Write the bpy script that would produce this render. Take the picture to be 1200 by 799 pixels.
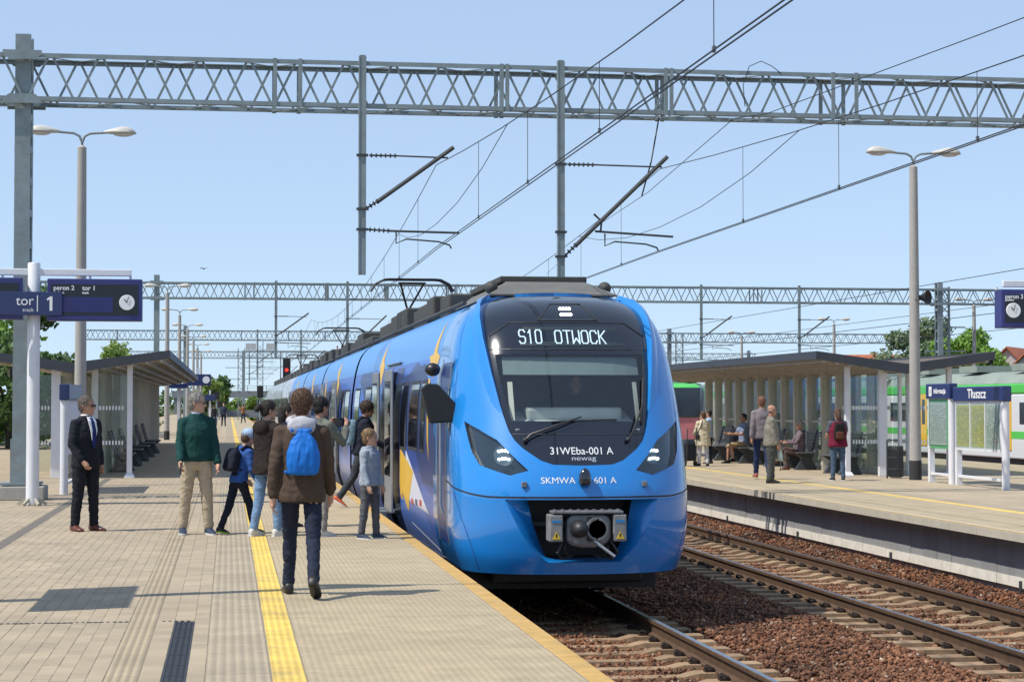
import bpy, bmesh, math, random
import numpy as np
from mathutils import Vector, Matrix, noise as mnoise
R = math.radians
random.seed(7)
scene = bpy.context.scene
for o in list(bpy.data.objects):
    bpy.data.objects.remove(o)

# ------------------------------------------------------------------ camera, sky, sun, exposure
F_PX, PW, PH = 2280.0, 1200.0, 799.0
VPX, VPY = 268.0, 474.0                 # where the tracks converge in the photograph
CAM_H = 1.64                            # eye height above the platform (z = 0)
PITCH = math.atan((VPY - PH / 2) / F_PX)
YAW = math.atan((PW / 2 - VPX) / F_PX * math.cos(PITCH))
cam_d = bpy.data.cameras.new('camera')
cam_d.sensor_width = 36.0
cam_d.lens = F_PX / PW * 36.0
cam_d.clip_start = 0.1
cam_d.clip_end = 6000
cam = bpy.data.objects.new('camera', cam_d)
scene.collection.objects.link(cam)
cam.location = (0, 0, CAM_H)
cam.rotation_euler = (R(90) + PITCH, 0, -YAW)
scene.camera = cam

SUN_EL, SUN_BACK = 55.5, 15.0           # sun to the left of the tracks, slightly behind the camera
sun_vec = Vector((-math.cos(R(SUN_EL)) * math.cos(R(SUN_BACK)), -math.cos(R(SUN_EL)) * math.sin(R(SUN_BACK)), math.sin(R(SUN_EL))))
world = bpy.data.worlds.new('World')
scene.world = world
world.use_nodes = True
wn = world.node_tree
sky = wn.nodes.new('ShaderNodeTexSky')
sky.sky_type = 'NISHITA'
sky.sun_disc = False
sky.sun_elevation = R(SUN_EL)
sky.sun_rotation = math.atan2(sun_vec.x, sun_vec.y)
sky.air_density = 1.0
sky.dust_density = 0.0
sky.ozone_density = 3.0
bg = wn.nodes['Background']
bg.inputs['Strength'].default_value = 0.15
tco = wn.nodes.new('ShaderNodeTexCoord')      # lift the view vector a little: the hazy yellow band at the horizon stays out
vad = wn.nodes.new('ShaderNodeVectorMath'); vad.operation = 'ADD'
vad.inputs[1].default_value = (0, 0, 0.045)
vno = wn.nodes.new('ShaderNodeVectorMath'); vno.operation = 'NORMALIZE'
wn.links.new(tco.outputs['Generated'], vad.inputs[0])
wn.links.new(vad.outputs[0], vno.inputs[0])
wn.links.new(vno.outputs[0], sky.inputs['Vector'])
veil = wn.nodes.new('ShaderNodeMixRGB')         # thin even summer haze over the whole sky
veil.inputs['Fac'].default_value = 0.62
veil.inputs['Color2'].default_value = (2.7, 3.45, 4.65, 1)
wn.links.new(sky.outputs[0], veil.inputs['Color1'])
wn.links.new(veil.outputs[0], bg.inputs[0])
sun_d = bpy.data.lights.new('sun', 'SUN')
sun_d.energy = 4.1
sun_d.angle = R(0.53)
sun_d.color = (1.0, 0.95, 0.87)
sun = bpy.data.objects.new('sun', sun_d)
scene.collection.objects.link(sun)
sun.rotation_euler = sun_vec.to_track_quat('Z', 'Y').to_euler()
scene.view_settings.view_transform = 'Standard'
scene.view_settings.look = 'None'
scene.view_settings.gamma = 1.0
scene.view_settings.exposure = 0.3
scene.view_settings.use_curve_mapping = False
scene.render.engine = 'CYCLES'
scene.cycles.use_denoising = True
scene.cycles.max_bounces = 8
scene.cycles.transparent_max_bounces = 24

# ------------------------------------------------------------------ pixel -> place
cy_, sy_ = math.cos(YAW), math.sin(YAW)
cp_, sp_ = math.cos(PITCH), math.sin(PITCH)
FW = Vector((sy_ * cp_, cy_ * cp_, sp_))
RT = Vector((cy_, -sy_, 0))
UP = RT.cross(FW)
EYE = Vector((0, 0, CAM_H))
def ray(px, py):
    return FW + RT * ((px - PW / 2) / F_PX) + UP * ((PH / 2 - py) / F_PX)
def on_z(px, py, z=0.0):
    d = ray(px, py)
    return EYE + d * ((z - CAM_H) / d.z)
def on_x(px, py, x):
    d = ray(px, py)
    return EYE + d * (x / d.x)
def on_y(px, py, y):
    d = ray(px, py)
    return EYE + d * (y / d.y)

# ------------------------------------------------------------------ objects
C = scene.collection
def link(o, parent=None):
    C.objects.link(o)
    if parent is not None:
        o.parent = parent
    return o
def tag(o, label=None, cat=None, group=None, kind=None):
    if label: o['label'] = label
    if cat: o['category'] = cat
    if group: o['group'] = group
    if kind: o['kind'] = kind
    return o
def thing(name, label, cat, loc=(0, 0, 0), rz=0.0, group=None):
    o = bpy.data.objects.new(name, None)
    o.empty_display_size = 0.1
    link(o)
    o.location = loc
    o.rotation_euler = (0, 0, rz)
    return tag(o, label, cat, group)
def children(o):
    return [c for c in C.objects if c.parent is o]
def copy_tree(o, parent=None, kids=None):
    c = o.copy()
    C.objects.link(c)
    c.parent = parent
    for ch in o.children:
        copy_tree(ch, c)
    return c

def smooth_mesh(me, angle=None):
    me.polygons.foreach_set('use_smooth', [True] * len(me.polygons))
    if angle is not None:
        try:
            me.set_sharp_from_angle(angle=R(angle))
        except Exception:
            pass

class MB:
    """collects shapes, then becomes one mesh object"""
    def __init__(self):
        self.v, self.f, self.m = [], [], []
        self.mi = 0
    def add(self, vs, fs):
        b = len(self.v)
        self.v.extend([tuple(p) for p in vs])
        for f in fs:
            self.f.append(tuple(i + b for i in f))
            self.m.append(self.mi)
        return self
    def box(self, c, s, rz=0.0, M=None):
        hx, hy, hz = s[0] / 2, s[1] / 2, s[2] / 2
        co, si = math.cos(rz), math.sin(rz)
        vs = []
        for z in (-hz, hz):
            for x, y in ((-hx, -hy), (hx, -hy), (hx, hy), (-hx, hy)):
                p = Vector((c[0] + x * co - y * si, c[1] + x * si + y * co, c[2] + z))
                vs.append(M @ p if M else p)
        return self.add(vs, [(3, 2, 1, 0), (4, 5, 6, 7), (0, 1, 5, 4), (1, 2, 6, 5), (2, 3, 7, 6), (3, 0, 4, 7)])
    def b2(self, x0, x1, y0, y1, z0, z1):
        return self.box(((x0 + x1) / 2, (y0 + y1) / 2, (z0 + z1) / 2), (abs(x1 - x0), abs(y1 - y0), abs(z1 - z0)))
    def bar(self, p, q, w, h=None, up=(0, 0, 1)):
        h = w if h is None else h
        p, q = Vector(p), Vector(q)
        d = (q - p).normalized()
        u = Vector(up)
        if abs(d.dot(u)) > 0.98:
            u = Vector((0, 1, 0))
        s = d.cross(u).normalized()
        u = s.cross(d).normalized()
        vs = []
        for a in (p, q):
            for i, j in ((-1, -1), (1, -1), (1, 1), (-1, 1)):
                vs.append(a + s * (i * w / 2) + u * (j * h / 2))
        return self.add(vs, [(3, 2, 1, 0), (4, 5, 6, 7), (0, 1, 5, 4), (1, 2, 6, 5), (2, 3, 7, 6), (3, 0, 4, 7)])
    def tube(self, pts, rad, n=8, caps=True):
        pts = [Vector(p) for p in pts]
        if not hasattr(rad, '__len__'):
            rad = [rad] * len(pts)
        vs, fs = [], []
        ref = None
        for i, p in enumerate(pts):
            d = (pts[min(i + 1, len(pts) - 1)] - pts[max(i - 1, 0)])
            d = d.normalized() if d.length > 1e-9 else Vector((0, 0, 1))
            if ref is None:
                ref = Vector((0, 0, 1)) if abs(d.z) < 0.9 else Vector((1, 0, 0))
            s = d.cross(ref).normalized()
            u = s.cross(d).normalized()
            ref = u
            for k in range(n):
                a = 2 * math.pi * k / n
                vs.append(p + (s * math.cos(a) + u * math.sin(a)) * rad[i])
        for i in range(len(pts) - 1):
            for k in range(n):
                fs.append((i * n + k, i * n + (k + 1) % n, (i + 1) * n + (k + 1) % n, (i + 1) * n + k))
        if caps:
            fs.append(tuple(range(n - 1, -1, -1)))
            fs.append(tuple((len(pts) - 1) * n + k for k in range(n)))
        return self.add(vs, fs)
    def loft(self, rings, caps=True, closed=True):
        """rings: lists of points, equal count"""
        n = len(rings[0])
        vs = [p for r in rings for p in r]
        fs = []
        for i in range(len(rings) - 1):
            for k in range(n if closed else n - 1):
                fs.append((i * n + k, i * n + (k + 1) % n, (i + 1) * n + (k + 1) % n, (i + 1) * n + k))
        if caps:
            fs.append(tuple(range(n - 1, -1, -1)))
            fs.append(tuple((len(rings) - 1) * n + k for k in range(n)))
        return self.add(vs, fs)
    def lathe(self, prof, c=(0, 0, 0), n=16):
        rings = []
        for r, z in prof:
            rings.append([(c[0] + r * math.cos(2 * math.pi * k / n), c[1] + r * math.sin(2 * math.pi * k / n), c[2] + z) for k in range(n)])
        return self.loft(rings)
    def ell(self, c, r, n=12, m=8, M=None):
        rings = []
        for j in range(m + 1):
            t = math.pi * j / m
            st = max(math.sin(t), 0.02)
            ring = []
            for k in range(n):
                a = 2 * math.pi * k / n
                p = Vector((r[0] * st * math.cos(a), r[1] * st * math.sin(a), -r[2] * math.cos(t)))
                if M: p = M @ p
                ring.append((c[0] + p.x, c[1] + p.y, c[2] + p.z))
            rings.append(ring)
        return self.loft(rings)
    def prism(self, poly, a, b, axis='z'):
        """poly 2-D outline extruded from a to b along an axis"""
        def P(u, v, w):
            return {'z': (u, v, w), 'x': (w, u, v), 'y': (u, w, v)}[axis]
        n = len(poly)
        vs = [P(u, v, a) for u, v in poly] + [P(u, v, b) for u, v in poly]
        fs = [tuple(range(n - 1, -1, -1)), tuple(range(n, 2 * n))]
        fs += [(k, (k + 1) % n, n + (k + 1) % n, n + k) for k in range(n)]
        return self.add(vs, fs)
    def mesh(self, name):
        me = bpy.data.meshes.new(name)
        me.from_pydata(self.v, [], self.f)
        return me
    def build(self, name, mat, parent=None, smooth=None, recalc=True, bevel=0.0, loc=None):
        me = self.mesh(name)
        mats = mat if isinstance(mat, (list, tuple)) else [mat]
        for m in mats:
            me.materials.append(m)
        if len(mats) > 1:
            me.polygons.foreach_set('material_index', self.m)
        if recalc:
            bm = bmesh.new()
            bm.from_mesh(me)
            bmesh.ops.recalc_face_normals(bm, faces=bm.faces)
            bm.to_mesh(me)
            bm.free()
        if smooth is not None:
            smooth_mesh(me, smooth)
        me.update()
        o = bpy.data.objects.new(name, me)
        if bevel:
            md = o.modifiers.new('bevel', 'BEVEL')
            md.width = bevel
            md.segments = 2
            md.limit_method = 'ANGLE'
        link(o, parent)
        if loc is not None:
            o.location = loc
        return o

def inst(me, name, parent=None, loc=(0, 0, 0), rz=0.0, scale=None):
    o = bpy.data.objects.new(name, me)
    link(o, parent)
    o.location = loc
    if rz: o.rotation_euler = (0, 0, rz)
    if scale: o.scale = scale
    return o

# ------------------------------------------------------------------ materials
def srgb(r, g, b):
    f = lambda c: ((c / 255 + 0.055) / 1.055) ** 2.4 if c > 10.3 else c / 255 / 12.92
    return (f(r), f(g), f(b))
MATS = {}
def mat(name, col, rough=0.6, metal=0.0, var=0.12, scale=6.0, bump=0.0, bscale=60.0, coat=0.0, stretch=None, spec=0.5, dirt=0.0, dirtcol=(0.12, 0.09, 0.06), dscale=1.2, per_obj=0.0):
    if name in MATS:
        return MATS[name]
    m = bpy.data.materials.new(name)
    m.use_nodes = True
    nt = m.node_tree
    N, L = nt.nodes, nt.links
    bs = N['Principled BSDF']
    bs.inputs['Roughness'].default_value = rough
    bs.inputs['Metallic'].default_value = metal
    bs.inputs['Specular IOR Level'].default_value = spec
    if coat:
        bs.inputs['Coat Weight'].default_value = coat
        bs.inputs['Coat Roughness'].default_value = 0.05
    geo = N.new('ShaderNodeNewGeometry')
    pos = geo.outputs['Position']
    if stretch:
        mp = N.new('ShaderNodeMapping')
        mp.inputs['Scale'].default_value = stretch
        L.new(pos, mp.inputs['Vector'])
        pos = mp.outputs[0]
    nz = N.new('ShaderNodeTexNoise')
    nz.inputs['Scale'].default_value = scale
    nz.inputs['Detail'].default_value = 5
    nz.inputs['Roughness'].default_value = 0.65
    L.new(pos, nz.inputs['Vector'])
    rp = N.new('ShaderNodeValToRGB')
    rp.color_ramp.elements[0].position = 0.3
    rp.color_ramp.elements[1].position = 0.72
    lo = [max(0.0, c * (1 - var)) for c in col[:3]]
    hi = [min(1.0, c * (1 + var)) for c in col[:3]]
    rp.color_ramp.elements[0].color = (*lo, 1)
    rp.color_ramp.elements[1].color = (*hi, 1)
    L.new(nz.outputs['Fac'], rp.inputs['Fac'])
    out = rp.outputs['Color']
    if per_obj:
        oi = N.new('ShaderNodeObjectInfo')
        mr = N.new('ShaderNodeMapRange')
        mr.inputs['To Min'].default_value = 1 - per_obj
        mr.inputs['To Max'].default_value = 1 + per_obj
        L.new(oi.outputs['Random'], mr.inputs['Value'])
        vm = N.new('ShaderNodeVectorMath')
        vm.operation = 'SCALE'
        L.new(out, vm.inputs[0])
        L.new(mr.outputs[0], vm.inputs['Scale'])
        out = vm.outputs[0]
    if dirt:
        n2 = N.new('ShaderNodeTexNoise')
        n2.inputs['Scale'].default_value = dscale
        n2.inputs['Detail'].default_value = 8
        n2.inputs['Roughness'].default_value = 0.7
        L.new(pos, n2.inputs['Vector'])
        r2 = N.new('ShaderNodeValToRGB')
        r2.color_ramp.elements[0].position = 0.48
        r2.color_ramp.elements[1].position = 0.75
        r2.color_ramp.elements[0].color = (0, 0, 0, 1)
        r2.color_ramp.elements[1].color = (dirt, dirt, dirt, 1)
        L.new(n2.outputs['Fac'], r2.inputs['Fac'])
        mx = N.new('ShaderNodeMixRGB')
        mx.inputs['Color2'].default_value = (*dirtcol, 1)
        L.new(r2.outputs[0], mx.inputs['Fac'])
        L.new(out, mx.inputs['Color1'])
        out = mx.outputs[0]
    L.new(out, bs.inputs['Base Color'])
    if bump:
        n3 = N.new('ShaderNodeTexNoise')
        n3.inputs['Scale'].default_value = bscale
        n3.inputs['Detail'].default_value = 3
        L.new(pos, n3.inputs['Vector'])
        bp = N.new('ShaderNodeBump')
        bp.inputs['Strength'].default_value = bump
        bp.inputs['Distance'].default_value = 0.01
        L.new(n3.outputs['Fac'], bp.inputs['Height'])
        L.new(bp.outputs[0], bs.inputs['Normal'])
    MATS[name] = m
    return m

def ribbed(name, col, axis, period, depth=0.004, var=0.1, rough=0.85, groove=0.72, wear=0.35):
    """concrete with fine ribs running along the platform: colour grain and relief"""
    m = bpy.data.materials.new(name)
    m.use_nodes = True
    nt = m.node_tree
    N, L = nt.nodes, nt.links
    bs = N['Principled BSDF']
    bs.inputs['Roughness'].default_value = rough
    geo = N.new('ShaderNodeNewGeometry')
    sx = N.new('ShaderNodeSeparateXYZ')
    L.new(geo.outputs['Position'], sx.inputs[0])
    mu = N.new('ShaderNodeMath'); mu.operation = 'MULTIPLY'
    mu.inputs[1].default_value = 2 * math.pi / period
    L.new(sx.outputs[axis], mu.inputs[0])
    sn = N.new('ShaderNodeMath'); sn.operation = 'SINE'
    L.new(mu.outputs[0], sn.inputs[0])
    nz = N.new('ShaderNodeTexNoise')
    nz.inputs['Scale'].default_value = 3.0
    nz.inputs['Detail'].default_value = 8
    nz.inputs['Roughness'].default_value = 0.7
    L.new(geo.outputs['Position'], nz.inputs['Vector'])
    rp = N.new('ShaderNodeValToRGB')
    rp.color_ramp.elements[0].position = 0.3
    rp.color_ramp.elements[1].position = 0.7
    rp.color_ramp.elements[0].color = (*[c * (1 - var) for c in col], 1)
    rp.color_ramp.elements[1].color = (*[min(1, c * (1 + var)) for c in col], 1)
    L.new(nz.outputs['Fac'], rp.inputs[0])
    mr = N.new('ShaderNodeMapRange')
    mr.inputs['From Min'].default_value = -1
    mr.inputs['From Max'].default_value = -0.1
    mr.inputs['To Min'].default_value = groove
    mr.inputs['To Max'].default_value = 1
    L.new(sn.outputs[0], mr.inputs['Value'])
    oi = N.new('ShaderNodeObjectInfo')
    m2 = N.new('ShaderNodeMapRange')
    m2.inputs['To Min'].default_value = 0.93
    m2.inputs['To Max'].default_value = 1.06
    L.new(oi.outputs['Random'], m2.inputs['Value'])
    mm = N.new('ShaderNodeMath'); mm.operation = 'MULTIPLY'
    L.new(mr.outputs[0], mm.inputs[0]); L.new(m2.outputs[0], mm.inputs[1])
    vm = N.new('ShaderNodeVectorMath'); vm.operation = 'SCALE'
    L.new(rp.outputs[0], vm.inputs[0]); L.new(mm.outputs[0], vm.inputs['Scale'])
    n4 = N.new('ShaderNodeTexNoise')
    n4.inputs['Scale'].default_value = 1.3
    n4.inputs['Detail'].default_value = 9
    n4.inputs['Roughness'].default_value = 0.72
    L.new(geo.outputs['Position'], n4.inputs['Vector'])
    r4 = N.new('ShaderNodeValToRGB')
    r4.color_ramp.elements[0].position = 0.50
    r4.color_ramp.elements[1].position = 0.72
    r4.color_ramp.elements[0].color = (0, 0, 0, 1)
    r4.color_ramp.elements[1].color = (wear, wear, wear, 1)
    L.new(n4.outputs['Fac'], r4.inputs[0])
    vs = N.new('ShaderNodeTexVoronoi')
    vs.inputs['Scale'].default_value = 2.6
    L.new(geo.outputs['Position'], vs.inputs['Vector'])
    r5 = N.new('ShaderNodeMapRange')
    r5.inputs['From Min'].default_value = 0.035
    r5.inputs['From Max'].default_value = 0.05
    r5.inputs['To Min'].default_value = 0.45
    r5.inputs['To Max'].default_value = 0.0
    L.new(vs.outputs['Distance'], r5.inputs['Value'])
    mxx = N.new('ShaderNodeMath'); mxx.operation = 'MAXIMUM'
    L.new(r4.outputs[0], mxx.inputs[0]); L.new(r5.outputs[0], mxx.inputs[1])
    mw = N.new('ShaderNodeMixRGB')
    mw.inputs['Color2'].default_value = (0.20, 0.17, 0.13, 1)
    L.new(mxx.outputs[0], mw.inputs[0]); L.new(vm.outputs[0], mw.inputs[1])
    L.new(mw.outputs[0], bs.inputs['Base Color'])
    bp = N.new('ShaderNodeBump')
    bp.inputs['Strength'].default_value = 0.7
    bp.inputs['Distance'].default_value = depth
    L.new(sn.outputs[0], bp.inputs['Height'])
    L.new(bp.outputs[0], bs.inputs['Normal'])
    return m

def glass_mat(name, tint=(0.6, 0.68, 0.68), refl=1.0, rough=0.02, base=0.04):
    m = bpy.data.materials.new(name)
    m.use_nodes = True
    nt = m.node_tree
    N, L = nt.nodes, nt.links
    N.remove(N['Principled BSDF'])
    tr = N.new('ShaderNodeBsdfTransparent'); tr.inputs[0].default_value = (*tint, 1)
    gl = N.new('ShaderNodeBsdfGlossy'); gl.inputs['Roughness'].default_value = rough
    gl.inputs[0].default_value = (refl, refl, refl, 1)
    lw = N.new('ShaderNodeLayerWeight'); lw.inputs[0].default_value = 0.5
    pw_ = N.new('ShaderNodeMath'); pw_.operation = 'POWER'; pw_.inputs[1].default_value = 5.0
    fr = N.new('ShaderNodeMath'); fr.operation = 'MULTIPLY_ADD'; fr.inputs[1].default_value = 0.92; fr.inputs[2].default_value = base
    L.new(lw.outputs['Facing'], pw_.inputs[0]); L.new(pw_.outputs[0], fr.inputs[0])
    mx = N.new('ShaderNodeMixShader')
    L.new(fr.outputs[0], mx.inputs[0]); L.new(tr.outputs[0], mx.inputs[1]); L.new(gl.outputs[0], mx.inputs[2])
    L.new(mx.outputs[0], N['Material Output'].inputs[0])
    return m
def emit_mat(name, col, s):
    m = bpy.data.materials.new(name)
    m.use_nodes = True
    bs = m.node_tree.nodes['Principled BSDF']
    bs.inputs['Base Color'].default_value = (*col, 1)
    bs.inputs['Emission Color'].default_value = (*col, 1)
    bs.inputs['Emission Strength'].default_value = s
    return m

steel = mat('galvanised_steel', (0.23, 0.28, 0.29), 0.55, 0.1, 0.16, 3, dirt=0.4, dirtcol=(0.15, 0.12, 0.09), dscale=5)
steel_d = mat('dark_steel', (0.06, 0.065, 0.068), 0.55, 0.3, 0.2, 5)
white_paint = mat('white_paint', (0.72, 0.72, 0.74), 0.4, 0, 0.05, 4, dirt=0.2, dirtcol=(0.4, 0.37, 0.33), dscale=3)
black_plastic = mat('black_plastic', (0.012, 0.013, 0.015), 0.4, 0, 0.2, 5)
rubber = mat('rubber', (0.02, 0.02, 0.02), 0.8, 0, 0.2, 5)
concrete = mat('concrete', (0.36, 0.345, 0.31), 0.85, 0, 0.14, 2.5, 0.25, 80, dirt=0.4, dirtcol=(0.2, 0.18, 0.15), dscale=1.5)
concrete_l = mat('concrete_light', (0.46, 0.42, 0.33), 0.85, 0, 0.12, 5, 0.25, 70, dirt=0.35, dirtcol=(0.22, 0.2, 0.16), dscale=2.5)
pole_conc = mat('pole_concrete', (0.37, 0.35, 0.32), 0.85, 0, 0.1, 8, 0.2, 90, dirt=0.2, dirtcol=(0.2, 0.18, 0.16), dscale=4)
navy = mat('sign_navy', (0.018, 0.03, 0.115), 0.35, 0, 0.06, 3, coat=0.2)
sign_white = mat('sign_white', (0.8, 0.8, 0.8), 0.5, 0, 0.02, 3)
clear_glass = glass_mat('shelter_glass', (0.90, 0.94, 0.92))

def text_mesh(txt, size, loc, rot, material, name, parent, align='CENTER', depth=0.002, sx=1.0, bold=0.0):
    cu = bpy.data.curves.new('lettering', 'FONT')
    cu.body = txt
    cu.size = size
    cu.align_x = align
    cu.align_y = 'CENTER'
    cu.extrude = depth
    cu.offset = bold
    ob = bpy.data.objects.new('lettering_tmp', cu)
    C.objects.link(ob)
    dg = bpy.context.evaluated_depsgraph_get()
    me = bpy.data.meshes.new_from_object(ob.evaluated_get(dg))
    bpy.data.objects.remove(ob)
    bpy.data.curves.remove(cu)
    me.materials.clear()
    me.materials.append(material)
    o = bpy.data.objects.new(name, me)
    link(o, parent)
    o.location = loc
    o.rotation_euler = rot
    o.scale = (sx, 1, 1)
    return o
# ------------------------------------------------------------------ the setting
EDGE_L, EDGE_R = 2.28, 10.02            # platform edges either side of the two tracks
T1, T2 = 3.96, 8.40                     # track centres
RAIL_Z = -0.76

def ballast_mat(name, island=True):
    m = bpy.data.materials.new(name)
    m.use_nodes = True
    nt = m.node_tree
    N, L = nt.nodes, nt.links
    bs = N['Principled BSDF']
    bs.inputs['Roughness'].default_value = 0.9
    geo = N.new('ShaderNodeNewGeometry')
    rp = N.new('ShaderNodeValToRGB')
    cols = [(0.0, (0.06, 0.026, 0.013)), (0.3, (0.13, 0.052, 0.024)), (0.6, (0.20, 0.080, 0.036)), (0.88, (0.26, 0.115, 0.055)), (0.985, (0.29, 0.16, 0.09)), (1.0, (0.42, 0.33, 0.25))]
    while len(rp.color_ramp.elements) < len(cols):
        rp.color_ramp.elements.new(0.5)
    for e, (p, c) in zip(rp.color_ramp.elements, cols):
        e.position = p
        e.color = (*c, 1)
    nz = N.new('ShaderNodeTexNoise')
    nz.inputs['Scale'].default_value = 25 if island else 14
    nz.inputs['Detail'].default_value = 6
    L.new(geo.outputs['Position'], nz.inputs['Vector'])
    if island:
        ad = N.new('ShaderNodeMath'); ad.operation = 'MULTIPLY_ADD'
        ad.inputs[1].default_value = 0.35
        ad.inputs[2].default_value = -0.17
        L.new(nz.outputs['Fac'], ad.inputs[0])
        a2 = N.new('ShaderNodeMath'); a2.operation = 'ADD'
        L.new(ad.outputs[0], a2.inputs[0]); L.new(geo.outputs['Random Per Island'], a2.inputs[1])
        L.new(a2.outputs[0], rp.inputs[0])
    else:
        vo = N.new('ShaderNodeTexVoronoi')
        vo.inputs['Scale'].default_value = 18
        L.new(geo.outputs['Position'], vo.inputs['Vector'])
        sp = N.new('ShaderNodeSeparateColor')
        L.new(vo.outputs['Color'], sp.inputs[0])
        L.new(sp.outputs[0], rp.inputs[0])
        bp = N.new('ShaderNodeBump')
        bp.inputs['Strength'].default_value = 1
        bp.inputs['Distance'].default_value = 0.03
        L.new(vo.outputs['Distance'], bp.inputs['Height'])
        L.new(bp.outputs[0], bs.inputs['Normal'])
    nl = N.new('ShaderNodeTexNoise')
    nl.inputs['Scale'].default_value = 0.9
    nl.inputs['Detail'].default_value = 4
    L.new(geo.outputs['Position'], nl.inputs['Vector'])
    ml = N.new('ShaderNodeMapRange')
    ml.inputs['From Min'].default_value = 0.3
    ml.inputs['From Max'].default_value = 0.65
    ml.inputs['To Min'].default_value = 0.55
    ml.inputs['To Max'].default_value = 1.15
    L.new(nl.outputs['Fac'], ml.inputs['Value'])
    vl = N.new('ShaderNodeVectorMath'); vl.operation = 'SCALE'
    L.new(rp.outputs[0], vl.inputs[0]); L.new(ml.outputs[0], vl.inputs['Scale'])
    L.new(vl.outputs[0], bs.inputs['Base Color'])
    return m
m_stone = ballast_mat('ballast_stone')
m_ballast = ballast_mat('ballast_bed', False)

m_ground = mat('ground_soil', (0.10, 0.11, 0.045), 0.95, 0, 0.4, 0.4, 0.5, 5, dirt=0.5, dirtcol=(0.16, 0.12, 0.07), dscale=0.15)
g = MB().add([(-2500, -100, -1.25), (2500, -100, -1.25), (2500, 4000, -1.25), (-2500, 4000, -1.25)], [(0, 1, 2, 3)])
tag(g.build('ground', m_ground, recalc=False), kind='structure')

# ballast beds (a low trapezoid for each pair of tracks)
def bed(name, x0, x1, y0, y1, top):
    b = MB()
    b.loft([[(x0 - 0.0, y, -1.24), (x0, y, top), (x1, y, top), (x1 + 0.0, y, -1.24)] for y in (y0, y1)])
    return tag(b.build(name, m_ballast), kind='structure')
bed('ballast_bed', 2.6, 10.36, -5, 900, -1.0)
bed('ballast_bed', -13.4, -9.3, 5, 900, -0.965)
bed('ballast_bed', 21.7, 60.0, 5, 900, -0.99)

# loose stones on the bed between the platforms: too many to count, one mass
def stones(name, n, x0, x1, y0, y1, seed, size=(0.018, 0.036)):
    rg = np.random.default_rng(seed)
    # nearer stones show larger: draw distance so that density falls off with depth
    u = rg.random(n)
    y = y0 * (y1 / y0) ** (u ** 1.0)
    x = x0 + (x1 - x0) * rg.random(n)
    base = np.array([[1, 0, 0], [-1, 0, 0], [0, 1, 0], [0, -1, 0], [0, 0, 1], [0, 0, -1]], float)
    sz = size[0] + (size[1] - size[0]) * rg.random(n) ** 1.8 * 1.35
    jit = 1 + 0.5 * (rg.random((n, 6, 1)) - 0.5)
    sc = np.stack([sz * (0.8 + 0.6 * rg.random(n)), sz * (0.8 + 0.6 * rg.random(n)), sz * (0.55 + 0.5 * rg.random(n))], 1)
    P = base[None] * jit * sc[:, None, :]
    P += (rg.random((n, 6, 3)) - 0.5) * sz[:, None, None] * 0.5
    a = rg.random(n) * 6.283
    t = (rg.random(n) - 0.5) * 1.4
    ca, sa, ct, st = np.cos(a), np.sin(a), np.cos(t), np.sin(t)
    X = P[..., 0] * ct[:, None] - P[..., 2] * st[:, None]
    Z = P[..., 0] * st[:, None] + P[..., 2] * ct[:, None]
    Y = P[..., 1]
    P = np.stack([X * ca[:, None] - Y * sa[:, None], X * sa[:, None] + Y * ca[:, None], Z], -1)
    hump = -0.955 - 0.045 * ((np.abs(x - T1) < 1.33) | (np.abs(x - T2) < 1.33)) + 0.015 * np.sin(x * 3.1) * np.sin(y * 1.7) + 0.03 * rg.random(n) ** 2
    hump += 0.045 * np.exp(-((x - 6.2) / 0.8) ** 2) + np.clip((x - 9.62) / 0.5, 0, 1) * 0.105
    P += np.stack([x, y, hump], 1)[:, None, :]
    F = np.array([[0, 2, 4], [2, 1, 4], [1, 3, 4], [3, 0, 4], [2, 0, 5], [1, 2, 5], [3, 1, 5], [0, 3, 5]])
    FF = (F[None] + 6 * np.arange(n)[:, None, None]).reshape(-1, 3)
    me = bpy.data.meshes.new(name)
    me.vertices.add(n * 6)
    me.vertices.foreach_set('co', P.reshape(-1))
    me.loops.add(len(FF) * 3)
    me.loops.foreach_set('vertex_index', FF.reshape(-1).astype(np.int32))
    me.polygons.add(len(FF))
    me.polygons.foreach_set('loop_start', np.arange(0, len(FF) * 3, 3, dtype=np.int32))
    me.update(calc_edges=True)
    me.materials.append(m_stone)
    o = bpy.data.objects.new(name, me)
    link(o)
    return tag(o, 'rust brown crushed stone ballast between the two platforms', 'gravel', kind='stuff')
stones('gravel', 120000, 2.7, 10.30, 12.5, 48, 3, (0.014, 0.031))

# ---------------- tracks
m_rail = mat('rail_rust', (0.10, 0.058, 0.032), 0.75, 0.2, 0.25, 6, 0.2, 60)
m_railtop = mat('rail_polished', (0.42, 0.42, 0.43), 0.25, 1.0, 0.1, 8)
m_sleeper = mat('sleeper_concrete', (0.30, 0.20, 0.115), 0.9, 0, 0.25, 7, 0.3, 50, dirt=0.6, dirtcol=(0.10, 0.055, 0.03), dscale=2.0, per_obj=0.12)
m_clip = mat('clip_steel', (0.035, 0.025, 0.02), 0.7, 0.4, 0.2, 8)
rail_prof = [(-0.07, 0), (0.07, 0), (0.07, 0.012), (0.012, 0.035), (0.010, 0.12), (0.036, 0.135), (0.036, 0.168), (0.028, 0.172), (-0.028, 0.172), (-0.036, 0.168), (-0.036, 0.135), (-0.010, 0.12), (-0.012, 0.035), (-0.07, 0.012)]
sl = MB()
sl.loft([[(x, -w, -0.2), (x, w, -0.2), (x, w * 0.86, t), (x, -w * 0.86, t)] for x, w, t in ((-1.3, 0.14, -0.0), (-0.5, 0.14, 0.0), (-0.35, 0.12, -0.035), (0.35, 0.12, -0.035), (0.5, 0.14, 0.0), (1.3, 0.14, 0.0))])
sleeper_me = None
cl = MB()
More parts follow.
